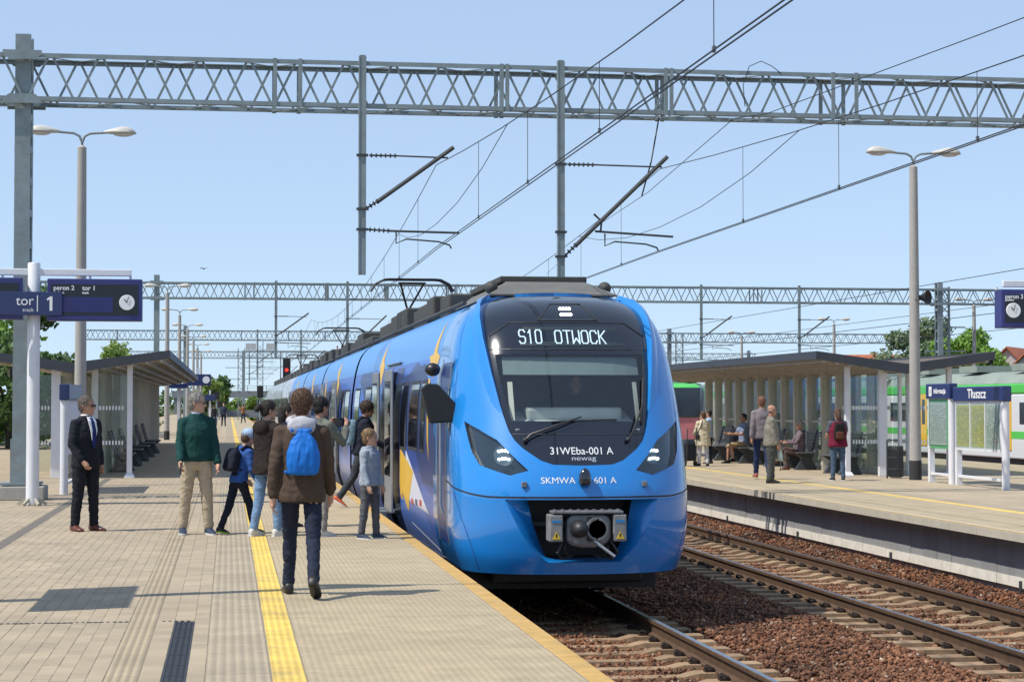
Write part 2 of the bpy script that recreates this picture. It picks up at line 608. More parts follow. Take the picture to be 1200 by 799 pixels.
for s in (-1, 1):
    cl.tube([(0.075, s * 0.05, 0.0), (0.10, s * 0.055, 0.035), (0.14, s * 0.04, 0.05), (0.165, s * 0.012, 0.03), (0.15, 0.0, 0.0)], 0.011, 6)
cl.box((0.12, 0, 0.005), (0.10, 0.10, 0.03))
clip_ob = cl.build('rail_clip', m_clip, smooth=40)
clip_me = clip_ob.data
bpy.data.objects.remove(clip_ob)
sl_ob = sl.build('sleeper', m_sleeper)
sleeper_me = sl_ob.data
bpy.data.objects.remove(sl_ob)
def track(cx, y0, y1, s0, s1, detail=True):
    t = thing('railway_track', None, None, (cx, 0, -0.932))
    tag(t, kind='structure')
    for s in (-0.753, 0.753):
        b = MB()
        b.loft([[(s + u, y, v) for u, v in rail_prof] for y in (y0, y1)])
        r = b.build('rail', m_rail, t)
        MB().add([(s - 0.026, y0, 0.1735), (s + 0.026, y0, 0.1735), (s + 0.026, y1, 0.1735), (s - 0.026, y1, 0.1735)], [(0, 1, 2, 3)]).build('running_surface', m_railtop, r, recalc=False)
    n = int((s1 - s0) / 0.6)
    for k in range(n):
        y = s0 + 0.6 * k
        o = inst(sleeper_me, 'sleeper', t, (random.uniform(-0.01, 0.01), y, 0.0), random.uniform(-0.006, 0.006))
        if detail:
            for s in (-0.753, 0.753):
                inst(clip_me, 'rail_clip', o, (s, 0, 0.006))
                inst(clip_me, 'rail_clip', o, (s, 0, 0.006), math.pi)
    return t
track(T1, 4, 900, 12.4, 24)
track(T2, 4, 900, 13.2, 52)
track(-10.9, 20, 900, 40, 44, False)
track(22.9, 30, 500, 40, 44, False)
track(29.3, 30, 500, 60, 62, False)

# ---------------- platforms
c_slab = (0.33, 0.285, 0.22)
m_ribslab = ribbed('ribbed_slab', (0.39, 0.312, 0.198), 0, 0.05, 0.0015, 0.15, groove=0.91)
m_tactile = ribbed('tactile_slab', (0.35, 0.288, 0.20), 0, 0.06, 0.003, 0.13, groove=0.83)
m_guide = ribbed('guide_slab', (0.36, 0.285, 0.185), 0, 0.052, 0.004, 0.13, groove=0.72)
m_yellow = ribbed('yellow_slab', (0.68, 0.47, 0.10), 0, 0.05, 0.003, 0.18, groove=0.86, wear=0.55)
m_orange = mat('edge_ochre', (0.47, 0.29, 0.085), 0.85, 0, 0.2, 5, 0.2, 60, dirt=0.35, dirtcol=(0.3, 0.26, 0.2), dscale=3)
m_paver = mat('paver_concrete', (0.36, 0.288, 0.195), 0.88, 0, 0.12, 1.2, 0.25, 120, dirt=0.55, dirtcol=(0.24, 0.20, 0.15), dscale=0.9, per_obj=0.085)
m_joint = mat('joint_sand', (0.25, 0.205, 0.145), 0.95, 0, 0.3, 30)
m_grate = mat('grate_iron', (0.05, 0.052, 0.055), 0.55, 0.5, 0.2, 30)

def paver_mats():
    m = m_paver.copy()
    m.name = 'paver_concrete_mass'
    nt = m.node_tree
    oi = [n for n in nt.nodes if n.type == 'OBJECT_INFO'][0]
    mr = [n for n in nt.nodes if n.type == 'MAP_RANGE'][0]
    geo = nt.nodes.new('ShaderNodeNewGeometry')
    nt.links.new(geo.outputs['Random Per Island'], mr.inputs['Value'])
    return m
m_paver_mass = paver_mats()

def slab_mesh(w, l, h, mt, name, ch=0.006):
    b = MB()
    b.loft([[(-w / 2, -l / 2, -h), (w / 2, -l / 2, -h), (w / 2, l / 2, -h), (-w / 2, l / 2, -h)],
            [(-w / 2, -l / 2, -ch), (w / 2, -l / 2, -ch), (w / 2, l / 2, -ch), (-w / 2, l / 2, -ch)],
            [(-w / 2 + ch, -l / 2 + ch, 0), (w / 2 - ch, -l / 2 + ch, 0), (w / 2 - ch, l / 2 - ch, 0), (-w / 2 + ch, l / 2 - ch, 0)]])
    o = b.build(name, mt)
    me = o.data
    bpy.data.objects.remove(o)
    return me

def platform(name, x0, x1, ynear, yfar, near_side):
    """body of the platform under its slabs; near_side: +1 when the edge we see is x1"""
    rec = 0.32
    b = MB().b2(x0 + rec, x1 - rec, ynear, yfar, -1.24, -0.10)
    p = tag(b.build(name, concrete), kind='structure')
    MB().b2(x0 + 0.012, x1 - 0.012, ynear, yfar, -0.0995, -0.0032).build('bedding', m_joint, p)
    return p

YN, YF = 4.0, 330.0
pl = platform('platform', -9.05, EDGE_L, YN, YF, 1)
pr_ = platform('platform', EDGE_R, 21.4, YN, YF, -1)

def rows(p, me, name, x, y0, y1, l, gap=0.006):
    n = int((y1 - y0) / l)
    for k in range(n):
        inst(me, name, p, (x, y0 + l * (k + 0.5), random.uniform(-0.0015, 0.0015)))
    return y0 + n * l
def strip(p, name, x0, x1, y0, y1, mt, z=0.0):
    return MB().b2(x0, x1, y0, y1, -0.0295, z).build(name, mt, p)
YT = 62.0
def lane(p, x0, x1, l, mt, name, ynear=10.0, yend=YT):
    me = slab_mesh(x1 - x0 - 0.007, l - 0.007, 0.0295, mt, name)
    ye = rows(p, me, name, (x0 + x1) / 2, ynear, yend, l)
    strip(p, name, x0 + 0.003, x1 - 0.003, ye, YF, mt, -0.0012)
lane(pl, 0.475, 2.125, 1.02, m_ribslab, 'ribbed_slab')
lane(pl, 0.265, 0.475, 0.51, m_yellow, 'yellow_slab')
lane(pl, -0.135, 0.265, 0.51, m_tactile, 'tactile_slab', yend=50)
lane(pl, -0.735, -0.525, 0.51, m_guide, 'guide_slab', yend=50)
lane(pl, 2.125, 2.285, 1.02, m_orange, 'edge_strip', yend=55)

# paving bricks: 10 x 20 cm, long side along the platform
def pavers(p, spans, y0, y1, pw, plen, limit):
    me1 = slab_mesh(pw - 0.002, plen - 0.002, 0.0295, m_paver, 'paver', 0.002)
    cells = []
    for (a, b) in spans:
        n = max(1, round((b - a) / pw))
        w = (b - a) / n
        for i in range(n):
            x = a + w * (i + 0.5)
            off = (0.5 * plen if i % 2 else 0.0)
            ny = int((y1 - y0) / plen)
            for j in range(ny):
                y = y0 + off + plen * (j + 0.5)
                d = Vector((x, y, 0)) - EYE
                fd = d.dot(FW)
                px = PW / 2 + F_PX * d.dot(RT) / fd
                py = PH / 2 - F_PX * d.dot(UP) / fd
                if -25 < px < PW + 25 and py < PH + 15:
                    cells.append((y, x, w))
    cells.sort()
    near, rest = cells[:limit], cells[limit:]
    for y, x, w in near:
        inst(me1, 'paver', p, (x, y, random.uniform(-0.0015, 0.0015)), 0, (w / pw, 1, 1))
    V = np.array([v.co[:] for v in me1.vertices])
    Fq = [tuple(f.vertices) for f in me1.polygons if f.normal.z > -0.5]
    n = len(rest)
    pos = np.array([(x, y, random.uniform(-0.0015, 0.0015)) for y, x, w in rest])
    wsc = np.array([(w / pw, 1, 1) for y, x, w in rest])
    vv = (V[None] * wsc[:, None, :] + pos[:, None, :]).reshape(-1, 3)
    k = len(V)
    ff = [tuple(i + k * q for i in f) for q in range(n) for f in Fq]
    me = bpy.data.meshes.new('paver_field')
    me.from_pydata(vv.tolist(), [], ff)
    me.materials.append(m_paver_mass)
    o = bpy.data.objects.new('paver_field', me)
    link(o, p)
    o['kind'] = 'stuff'
GR_END = 15.0
pavers(pl, [(-9.0, -0.735), (-0.525, -0.395), (-0.245, -0.135)], 10.4, 44.0, 0.105, 0.21, 300)
pavers(pl, [(-0.395, -0.245)], GR_END + 0.08, 44.0, 0.105, 0.21, 10)
strip(pl, 'far_paving', -9.0, -0.735, 44.2, YF, m_paver, -0.001)
strip(pl, 'far_paving', -0.525, -0.135, 44.2, YF, m_paver, -0.001)
# drain channel: long grating and the thin slot across
MB().b2(-0.392, -0.248, 10.0, GR_END - 0.002, -0.02, -0.0022).build('drain_channel', m_grate, pl)
for k in range(9):
    y0 = GR_END - 0.5 * (k + 1)
    gob = MB()
    for x in (-0.388, -0.252):
        gob.b2(x - 0.006, x + 0.006, y0 + 0.004, y0 + 0.496, -0.0295, 0.001)
    for j in range(3):
        gob.b2(-0.375 + j * 0.04, -0.352 + j * 0.04, y0 + 0.004, y0 + 0.496, -0.026, -0.001)
    for j in range(12):
        gob.b2(-0.382, -0.258, y0 + 0.01 + j * 0.042, y0 + 0.022 + j * 0.042, -0.026, 0.0)
    gob.build('drain_grate', m_grate, pl)
b = MB()
for k in range(190):
    x = -9.0 + k * 0.046
    if x < -0.28 and not (-0.735 < x < -0.525):
        b.b2(x, x + 0.022, GR_END + 0.008, GR_END + 0.05, 0.0005, 0.0035)
b.b2(-9.0, -0.75, GR_END + 0.004, GR_END + 0.054, -0.0295, 0.0005)
b.build('slot_drain', m_grate, pl)

# far platform (right): edge slabs, wall panels below
lane(pr_, 11.85, 12.02, 1.02, m_yellow, 'yellow_slab', 18, 60)
lane(pr_, 12.02, 12.42, 1.02, m_tactile, 'tactile_slab', 18, 60)
lane(pr_, 10.17, 11.85, 1.02, m_ribslab, 'ribbed_slab', 18, 60)
strip(pr_, 'far_paving', 12.42, 18.9, YN, YF, m_paver, -0.001)
strip(pr_, 'far_paving', 19.1, 21.38, YN, YF, m_ribslab, -0.001)
strip(pr_, 'yellow_line', 18.9, 19.1, YN, YF, m_yellow, -0.0005)
m_wallp = mat('wall_panel', (0.27, 0.275, 0.27), 0.8, 0, 0.16, 3, 0.15, 40, stretch=(1, 1, 0.3), dirt=0.5, dirtcol=(0.10, 0.095, 0.09), dscale=3, per_obj=0.08)
m_wallw = mat('wall_whitewash', (0.70, 0.66, 0.57), 0.85, 0, 0.12, 5, 0.15, 40, dirt=0.35, dirtcol=(0.3, 0.26, 0.2), dscale=4)
edge_me = slab_mesh(0.165, 1.013, 0.115, concrete_l, 'edge_slab', 0.008)
for k in range(44):
    inst(edge_me, 'edge_slab', pr_, (10.0875, 16.5 + 1.02 * k, 0.001))
    MB().b2(10.007, 10.075, 16.0 + 1.02 * k, 16.99 + 1.02 * k, 0.0015, 0.0035).build('edge_strip', m_orange, pr_) if k < 42 else None
MB().b2(10.01, 10.17, 60.9, YF, -0.115, 0).build('edge_slab', concrete_l, pr_)
wp = MB().b2(-0.03, 0.03, -0.278, 0.278, -0.50, -0.005)
wo = wp.build('wall_panel', m_wallp, bevel=0.012)
wm = wo.data
bpy.data.objects.remove(wo)
ww = MB().b2(-0.036, 0.03, -0.279, 0.279, -0.30, -0.165)
wo = ww.build('whitewash_band', m_wallw)
wwm = wo.data
bpy.data.objects.remove(wo)
for k in range(66):
    y = 17 + 0.56 * k
    inst(wm, 'wall_panel', pr_, (10.30 + random.uniform(-0.006, 0.006), y, -0.118))
    inst(wwm, 'whitewash_band', pr_, (10.295 + random.uniform(-0.006, 0.006), y, -0.455))
    if k % 9 == 4:
        MB().b2(10.235, 10.256, y - 0.03, y + 0.03, -0.86, -0.66).build('cable_duct', steel_d, pr_)
# near platform, shaded wall below its edge
MB().b2(2.16, 2.279, YN, YF, -0.16, -0.0302).build('edge_beam', concrete, pl)
# ------------------------------------------------------------------ overhead line gantries
m_insul = mat('insulator_grey', (0.10, 0.11, 0.12), 0.35, 0, 0.2, 10)
m_wire = mat('wire_copper', (0.03, 0.03, 0.032), 0.5, 0.4, 0.2, 2)
G1Y, GSPAN = 34.3, 63.2
ZT, ZB, GD = 7.70, 6.88, 0.67
GX0, GX1, PER = -12.0, 38.0, 0.85
def insulator(b, p, q, r=0.055, n=5):
    p, q = Vector(p), Vector(q)
    d = q - p
    b.tube([p, q], 0.018, 6)
    for k in range(n):
        c = p + d * ((k + 0.5) / n)
        b.tube([c - d.normalized() * 0.014, c, c + d.normalized() * 0.014], [0.03, r, 0.03], 8)

def gantry(y, label, detailed=True, drops=(2.31, 5.86, 24.0, 29.2), masts=(-3.55, 36.9, 61.0)):
    GX1 = 62.0
    t = thing('overhead_gantry', label, 'gantry', (0, y, 0), 0, 'lattice gantries spanning the tracks')
    for (dy, z) in ((0, ZT), (0, ZB), (GD, ZT), (GD, ZB)):
        b = MB()
        b.b2(GX0, GX1, dy - 0.04, dy + 0.04, z - 0.006, z + 0.006)
        s = -1 if dy == 0 else 1
        zz = 0.075 if z == ZB else -0.075
        b.b2(GX0, GX1, dy + s * 0.034, dy + s * 0.046, min(z, z + zz), max(z, z + zz))
        b.build('chord', steel, t)
    n = int((GX1 - GX0) / (PER / 2))
    h = ZT - ZB - 0.06
    def brace_me(sgn, w=0.042):
        b = MB().bar((-PER / 4 + 0.03, 0, -sgn * h / 2), (PER / 4 - 0.03, 0, sgn * h / 2), 0.014, w, (0, 0, 1))
        o = b.build('brace', steel)
        me = o.data
        bpy.data.objects.remove(o)
        return me
    if detailed:
        mm = {1: brace_me(1), -1: brace_me(-1)}
        for dy, ph in ((0.0, 1), (GD, -1)):
            for k in range(n):
                s = ph if k % 2 == 0 else -ph
                if GX0 + PER / 2 * k > 38:
                    break
                inst(mm[s], 'brace', t, (GX0 + PER / 2 * (k + 0.5), dy, (ZT + ZB) / 2))
    b = MB()
    for k in range(n):
        x = GX0 + PER / 2 * k
        s = 1 if k % 2 == 0 else -1
        if not detailed or x > 38:
            for dy, ph in ((0.0, 1), (GD, -1)):
                b.bar((x + 0.02, dy, (ZT + ZB) / 2 - s * ph * h / 2), (x + PER / 2 - 0.02, dy, (ZT + ZB) / 2 + s * ph * h / 2), 0.014, 0.045)
    for k in range(int((GX1 - GX0) / PER)):
        x = GX0 + PER * k
        s = 1 if k % 2 == 0 else -1
        for z in (ZT - 0.012, ZB + 0.012):
            q_ = MB() if detailed and x < 38 else b
            q_.bar((x, GD / 2 - s * GD / 2, z), (x + PER, GD / 2 + s * GD / 2, z), 0.05, 0.01)
            if detailed and x < 38:
                q_.build('lacing_bar', steel, t)
    if 1:
        b.build('lacing', steel, t)['kind'] = 'stuff'
    for x in (-9.0, 1.0, 4.85, 7.85, 11.15, 19.0, 27.0):       # splices: verticals and gusset plates
        for dx in ((-0.22, 0.22) if x in (1.0, 11.15, -9.0, 27.0) else (-0.05, 0.05)) if detailed else (0,):
            for dy in (-0.05, GD + 0.05):
                MB().b2(x + dx - 0.035, x + dx + 0.035, dy - 0.012, dy + 0.012, ZB - 0.02, ZT + 0.02).build('splice_post', steel, t)
    for x in masts:
        m = MB()
        for s in (-1, 1):
            yy = GD / 2 + s * 0.26
            m.b2(x - 0.13, x + 0.13, yy - 0.012, yy + 0.012, 0.02, 8.05)
            for q in (-1, 1):
                m.b2(x + q * 0.118 - 0.01, x + q * 0.118 + 0.01, yy - s * 0.01, yy - s * 0.10, 0.02, 8.05)
        for k in range(14):
            z = 0.5 + k * 0.55
            m.b2(x - 0.1325, x - 0.124, GD / 2 - 0.27, GD / 2 + 0.27, z, z + 0.12)
            m.b2(x + 0.124, x + 0.1325, GD / 2 - 0.27, GD / 2 + 0.27, z, z + 0.12)
        mo = m.build('mast', steel, t)
        if detailed:
            f = MB().b2(x - 0.42, x + 0.42, GD / 2 - 0.42, GD / 2 + 0.42, 0.0, 0.24)
            f.build('footing', concrete, mo, bevel=0.02)
            f = MB().b2(x - 0.16, x + 0.16, GD / 2 - 0.295, GD / 2 + 0.295, 0.24, 1.05)
            f.b2(x - 0.34, x + 0.34, GD / 2 - 0.36, GD / 2 + 0.36, 0.26, 0.30)
            f.build('mast_shoe', steel, mo)
        for z in (ZT, ZB):
            for dy in (-0.066, GD + 0.054):
                gp = MB()
                gp.prism([(x - 0.33, z - 0.02), (x - 0.22, z - 0.11), (x + 0.22, z - 0.11), (x + 0.33, z - 0.02), (x + 0.33, z + 0.05), (x - 0.33, z + 0.05)] if z == ZT else
                         [(x - 0.33, z - 0.05), (x + 0.33, z - 0.05), (x + 0.33, z + 0.02), (x + 0.22, z + 0.11), (x - 0.22, z + 0.11), (x - 0.33, z + 0.02)], dy - 0.006, dy + 0.006, 'y')
                gp.build('gusset', steel, mo)
    for i, x in enumerate(drops):
        d = MB()
        d.b2(x - 0.05, x + 0.05, -0.135, -0.062, 3.92, 7.80)
        d.b2(x - 0.066, x - 0.047, -0.145, -0.05, 3.92, 7.78)
        d.b2(x + 0.047, x + 0.066, -0.145, -0.05, 3.92, 7.78)
        do = d.build('drop_post', steel, t)
        L = 1.62 if i != 1 else 1.95
        dz = 0.0 if i != 1 else -0.16
        c = MB()
        y0 = -0.10
        insulator(c, (x + 0.12, y0, 6.03 + dz * 0.6), (x + 0.62, y0, 6.03 + dz * 0.6), 0.045, 6)
        c.tube([(x + 0.6, y0, 6.03 + dz * 0.6), (x + L - 0.1, y0, 6.01 + dz * 0.6)], 0.016, 6)
        c.tube([(x + 0.25, y0, 5.20 + dz * 4.6), (x + L, y0, 6.20 + dz * 0.6)], 0.038, 8)
        insulator(c, (x + 0.06, y0, 5.08 + dz * 5), (x + 0.30, y0, 5.24 + dz * 4.5), 0.055, 4)
        for zc in (6.03 + dz * 0.6, 5.08 + dz * 5, 4.72):
            c.b2(x - 0.10, x + 0.10, y0 - 0.06, y0 + 0.055, zc - 0.02, zc + 0.02)
        q = (x + 0.1, 4.72) if i != 1 else (x + 0.72, 4.72)
        if i != 1:
            insulator(c, (q[0], y0, 4.72), (q[0] + 0.4, y0, 4.70), 0.05, 5)
            c.tube([(q[0] + 0.38, y0, 4.70), (x + L + 0.1, y0, 4.68)], 0.022, 6)
            e = q[0] + 0.50
        else:
            c.tube([(q[0] - 0.1, y0, 4.74), (x + L + 0.1, y0, 4.66)], 0.022, 6)
            c.tube([(q[0], y0, 4.72), (q[0] + 0.02, y0, 4.92), (q[0] - 0.12, y0, 5.05)], 0.02, 6)
            e = q[0] + 0.08
        c.tube([(e, y0, 4.70), (e, y0, 4.48), (e + 0.18, y0, 4.56), (e + 0.75, y0, 4.52), (e + 0.95, y0, 4.46), (e + 0.98, y0, 4.40)], 0.016, 6)
        c.build('cantilever', steel_d, t, smooth=40)
    return t
gantry(G1Y, 'nearest lattice gantry spanning the tracks above the blue train')
gantry(G1Y + GSPAN, 'second lattice gantry, level with the middle of the blue train')
gantry(G1Y + 2 * GSPAN, 'third lattice gantry, seen beyond the second above the train roof', False)
gantry(G1Y + 3 * GSPAN, 'farthest lattice gantry near the signals at the platform end', False)

def zmess(y):
    k = (y - G1Y) / GSPAN
    f = k - math.floor(k)
    return 5.88 - 1.05 * 4 * f * (1 - f)
def overhead(cx, label, amp):
    t = thing('overhead_line', label, 'overhead line', (0, 0, 0), 0, 'contact wires above the tracks')
    def xs(y):
        k = (y - G1Y) / GSPAN
        f = k - math.floor(k)
        s = -amp if int(math.floor(k)) % 2 == 0 else amp
        return cx + s * (1 - 2 * f)
    ys = [G1Y + GSPAN * (-1 + j / 16) for j in range(0, 16 * 4 + 1)]
    for s in (-0.028, 0.028):
        MB().tube([(xs(y) + s, y - 0.1, 4.40) for y in ys], 0.0075, 5, False).build('contact_wire', m_wire, t)
    MB().tube([(xs(y), y - 0.1, zmess(y)) for y in ys], 0.0075, 5, False).build('messenger_wire', m_wire, t)
    for g in range(0, 3):
        yc = G1Y + g * GSPAN
        st = [(-8.5, 0), (-6, -0.36), (-3, -0.62), (0, -0.7), (3, -0.62), (6, -0.36), (8.5, 0)]
        MB().tube([(xs(yc + d), yc + d - 0.1, zmess(yc + (d if abs(d) > 8 else 8.5 * (1 if d > 0 else -1))) + z * 0.8 + 0.0) for d, z in st], 0.006, 5, False).build('stitch_wire', m_wire, t)
    d0 = MB().tube([(0, 0, 0), (0, 0, 1)], 0.004, 4)
    do = d0.build('dropper', m_wire)
    me = do.data
    bpy.data.objects.remove(do)
    y = G1Y - 24
    while y < G1Y + 100:
        if abs(((y - G1Y + GSPAN / 2) % GSPAN) - GSPAN / 2) > 2.0:
            inst(me, 'dropper', t, (xs(y), y - 0.1, 4.41), 0, (1, 1, max(0.05, zmess(y) - 4.41)))
            MB().b2(xs(y) - 0.012, xs(y) + 0.012, y - 0.12, y - 0.08, 4.40, 4.45).build('wire_clamp', m_insul, t)
        y += 4.6
    return t
overhead(T1 - 0.12, 'pair of contact wires with droppers above the blue train', 0.22)
overhead(T2 - 0.55, 'pair of contact wires with droppers above the empty right track', 0.18)
def feeder(name, pts, label, r=0.008):
    pts = [Vector(p) for p in pts]
    o = MB().tube(pts, r, 5, False).build(name, m_wire)
    return tag(o, label, 'wire')
p0 = on_y(861, 147, G1Y - 0.02)
feeder('feeder_wire', [on_y(1320, -25, 20), on_y(1150, 40, 25), on_y(897, 134, 33.9), (p0.x, G1Y, 6.84)], 'thin wire from upper right ending at the nearest gantry')
feeder('anchor_wire', [(p0.x, G1Y + 0.1, 6.84), on_y(760, 225, 44), on_y(695, 268, 60), on_y(640, 322, 97)], 'slack wire running back from the nearest gantry to the next')
pp = [on_y(873, 125, G1Y - 0.05), on_y(871, 100, G1Y - 0.05), on_y(878, 78, G1Y - 0.05), on_y(892, 72, G1Y - 0.05), on_y(905, 78, G1Y - 0.05), on_y(915, 86, G1Y - 0.05)]
feeder('jumper_cable', pp, 'short cable looping over the top of the nearest gantry', 0.008)
q0 = on_y(775, 140, G1Y)
feeder('stay_wire', [(q0.x, G1Y + 0.2, 6.85), on_y(763, 190, G1Y), on_y(752, 230, G1Y + 1)], 'short insulated stay hanging below the nearest gantry', 0.014)
for k, (xa, za, xb, zb) in enumerate(((22.9, 4.4, 22.9, 4.4), (22.9, 5.6, 22.9, 5.6), (29.3, 4.5, 29.3, 4.5), (29.3, 5.5, 29.3, 5.5))):
    o = MB().tube([(xa, 20, za), (xa, 97, za), (xb, 160, zb), (xb, 240, zb)], 0.012, 5, False).build('far_overhead_wire', m_wire)
    tag(o, ['lower wire over the empty track behind the right platform', 'upper wire over the empty track behind the right platform', 'lower wire over the white and green train', 'upper wire over the white and green train'][k], 'wire', 'wires beyond the right platform')

# ------------------------------------------------------------------ lamp posts
m_lamphead = mat('lamp_head', (0.50, 0.48, 0.43), 0.5, 0, 0.08, 6)
m_lens = mat('lamp_lens', (0.6, 0.6, 0.58), 0.2, 0, 0.05, 6)
m_tar = mat('tar_black', (0.03, 0.03, 0.03), 0.8, 0, 0.2, 8)
def lamp_proto(double=True):
    t = thing('street_lamp', 'x', 'lamp post')
    MB().lathe([(0.135, 0), (0.135, 0.42)], n=18).build('base', m_tar, t, 40)
    MB().lathe([(0.13, 0.0), (0.128, 0.43), (0.088, 6.85), (0.03, 6.9)], n=18).build('pole', pole_conc, t, 40)
    for s in ((-1, 1) if double else (1,)):
        a = MB()
        a.tube([(0, 0, 6.75), (0, 0, 6.95), (s * 0.05, 0, 7.08), (s * 0.16, 0, 7.14), (s * 0.55, 0, 7.17)], 0.026, 8)
        a.build('arm', steel, t, 40)
        h = MB()
        rings = []
        for x, r, zt, zb in ((0.42, 0.02, 0.02, -0.02), (0.48, 0.055, 0.045, -0.03), (0.60, 0.10, 0.08, -0.035), (0.78, 0.15, 0.125, -0.035), (0.92, 0.15, 0.12, -0.035), (1.02, 0.12, 0.07, -0.035), (1.08, 0.03, 0.0, -0.03)):
            rings.append([(s * x, r * math.cos(a2), 7.17 + (zt if math.sin(a2) > 0 else -zb) * math.sin(a2)) for a2 in [2 * math.pi * k / 14 for k in range(14)]])
        h.loft(rings)
        hh = h.build('lamp_head', m_lamphead, t, 50)
        MB().ell((s * 0.82, 0, 7.135), (0.2, 0.11, 0.05), 12, 6).build('lens', m_lens, hh, 50)
    return t
def lamp(o, x, y, label, s=1.0):
    o.location = (x, y, 0)
    o.scale = (s, s, s)
    tag(o, label, 'lamp post', 'double headed lamp posts')
lp = lamp_proto()
lamp(lp, 14.86, 40.88, 'tall double lamp post on the right platform beside the litter bin')
LAMPS = [(-2.95, 16.5, 'double lamp post nearest the viewer, off to the left'), (-2.97, 40.2, 'double lamp post rising beside the left shelter behind the suited man'),
         (-2.85, 92, 'second visible double lamp post above the left shelter roof'), (-2.85, 115, 'third double lamp post of the left row'), (-2.85, 137, 'fourth double lamp post of the left row'),
         (-2.85, 160, 'fifth double lamp post of the left row'), (-2.85, 181, 'sixth double lamp post of the left row'), (-2.85, 204, 'farthest double lamp post of the left row'),
         (14.86, 64.5, 'double lamp post behind the roof of the right shelter'),
         (38.9, 98, 'double lamp post beyond the white and green train, nearest of its row'), (38.9, 122, 'double lamp post left of the round trees'), (38.9, 145, 'farthest double lamp post beyond the right shelter')]
for x, y, lb in LAMPS:
    if (x, y) == (14.86, 64.5):
        continue
    lamp(copy_tree(lp), x, y, lb)
# loudspeakers
def horn(loc, rz, label):
    t = thing('loudspeaker', label, 'loudspeaker', loc, rz, 'horn loudspeakers')
    b = MB().lathe([(0.05, -0.12), (0.07, 0.0), (0.15, 0.10), (0.155, 0.13), (0.13, 0.125), (0.03, 0.02)], n=18)
    b.v = [(x, -z, y) for x, y, z in b.v]
    b.build('horn', black_plastic, t, 40)
    MB().bar((0, 0.1, 0), (-0.16, 0.1, -0.06), 0.03).build('bracket', steel_d, t)
horn((15.03, 40.80, 3.98), R(40), 'black horn loudspeaker on the right platform lamp post')
tt = on_y(1159, 424, 97.8)
horn((tt.x, 97.7, tt.z), R(20), 'small horn loudspeaker on a distant pole')

# ------------------------------------------------------------------ station signs
m_screen = mat('screen_blue', (0.02, 0.022, 0.13), 0.25, 0, 0.1, 5)
m_screen_d = mat('screen_dark', (0.012, 0.013, 0.02), 0.2, 0, 0.1, 5)
m_frame_b = mat('frame_blue', (0.03, 0.035, 0.16), 0.4, 0, 0.08, 4)
FRONT = (R(90), 0, 0)
SY = 32.57
def display(x0, x1, z0, z1, y, label, txts, clock, blue):
    t = thing('information_display', label, 'display', ((x0 + x1) / 2, y, z0))
    w, h = x1 - x0, z1 - z0
    b = MB().b2(-w / 2, w / 2, 0, 0.32, 0, h)
    b.build('housing', m_frame_b, t, bevel=0.015)
    MB().b2(-w / 2 + 0.06, w / 2 - 0.06, -0.004, 0.02, 0.09, h - 0.09).build('screen', m_screen_d, t)
    if blue:
        MB().b2(-w / 2 + blue[0], -w / 2 + blue[1], -0.007, -0.0045, 0.14, h - 0.30).build('lit_panel', m_screen, t)
    for tx, sz, u, v in txts:
        text_mesh(tx, sz, (-w / 2 + u, -0.008, v), FRONT, sign_white, 'lettering', t, 'LEFT', 0.001, 1.0, 0.002)
    if clock:
        cx, cz, r = clock
        c = MB()
        c.lathe([(r, 0), (r, 0.02), (r * 0.96, 0.024)], n=28)
        c.v = [(x, -z, y2) for x, y2, z in c.v]
        co = c.build('clock_face', sign_white, t)
        co.location = (-w / 2 + cx, -0.005, cz)
        MB().bar((0, -0.03, 0), (-r * 0.35, -0.03, r * 0.42), 0.014, 0.004, (0, 1, 0)).build('hour_hand', black_plastic, co)
        MB().bar((0, -0.034, 0), (r * 0.22, -0.034, r * 0.75), 0.010, 0.004, (0, 1, 0)).build('minute_hand', black_plastic, co)
    return t
a, b_ = on_y(56, 376, SY), on_y(167, 328, SY)
display(a.x, b_.x, a.z, b_.z, SY - 0.16, 'blue information display with clock hanging right of the white post', [('peron 2', 0.105, 0.10, 0.53), ('platform', 0.05, 0.10, 0.455), ('tor 1', 0.105, 0.56, 0.53), ('track', 0.05, 0.56, 0.455)], (1.28, 0.30, 0.125), (0.12, 1.05))
a2, b2_ = on_y(-84, 374, SY), on_y(28, 326, SY)
display(a2.x, b2_.x, a2.z, b2_.z, SY - 0.16, 'blue information display cut by the left picture edge', [], None, (0.12, 1.3))
def sign_post(px_, beam0, beam1, base, label, side):
    t = thing('sign_post', label, 'sign post', (base[0], base[1], 0))
    top = on_y(41, 308, SY).z
    b = MB().lathe([(0.105, 0.0), (0.102, 2.2), (0.102, top - 0.02), (0.09, top)], n=20)
    b.build('post', white_paint, t, 40)
    f = MB().lathe([(0.13, 0.0), (0.13, 0.02)], n=16)
    for k in range(6):
        a3 = k * math.pi / 3
        f.bar((0.08 * math.cos(a3), 0.08 * math.sin(a3), 0.11), (0.23 * math.cos(a3), 0.23 * math.sin(a3), 0.02), 0.03, 0.05)
    f.build('foot', concrete_l, t)
    zb = on_y(41, 319, SY).z
    MB().b2(beam0 - base[0], beam1 - base[0], -0.045, 0.045, zb - 0.055, zb + 0.055).build('beam', white_paint, t, bevel=0.01)
    for x in ((-1.7, -0.5, 0.9, 1.55) if side > 0 else (-2.0, -0.9, -0.4)):
        MB().b2(x - 0.02, x + 0.02, -0.02, 0.02, zb - 0.16, zb - 0.05).build('hanger', white_paint, t)
    return t
bR = on_y(154, 320, SY).x
sp = sign_post(41, -5.6, bR, (-3.16, SY), 'white round post with beam carrying the blue displays on the left', 1)
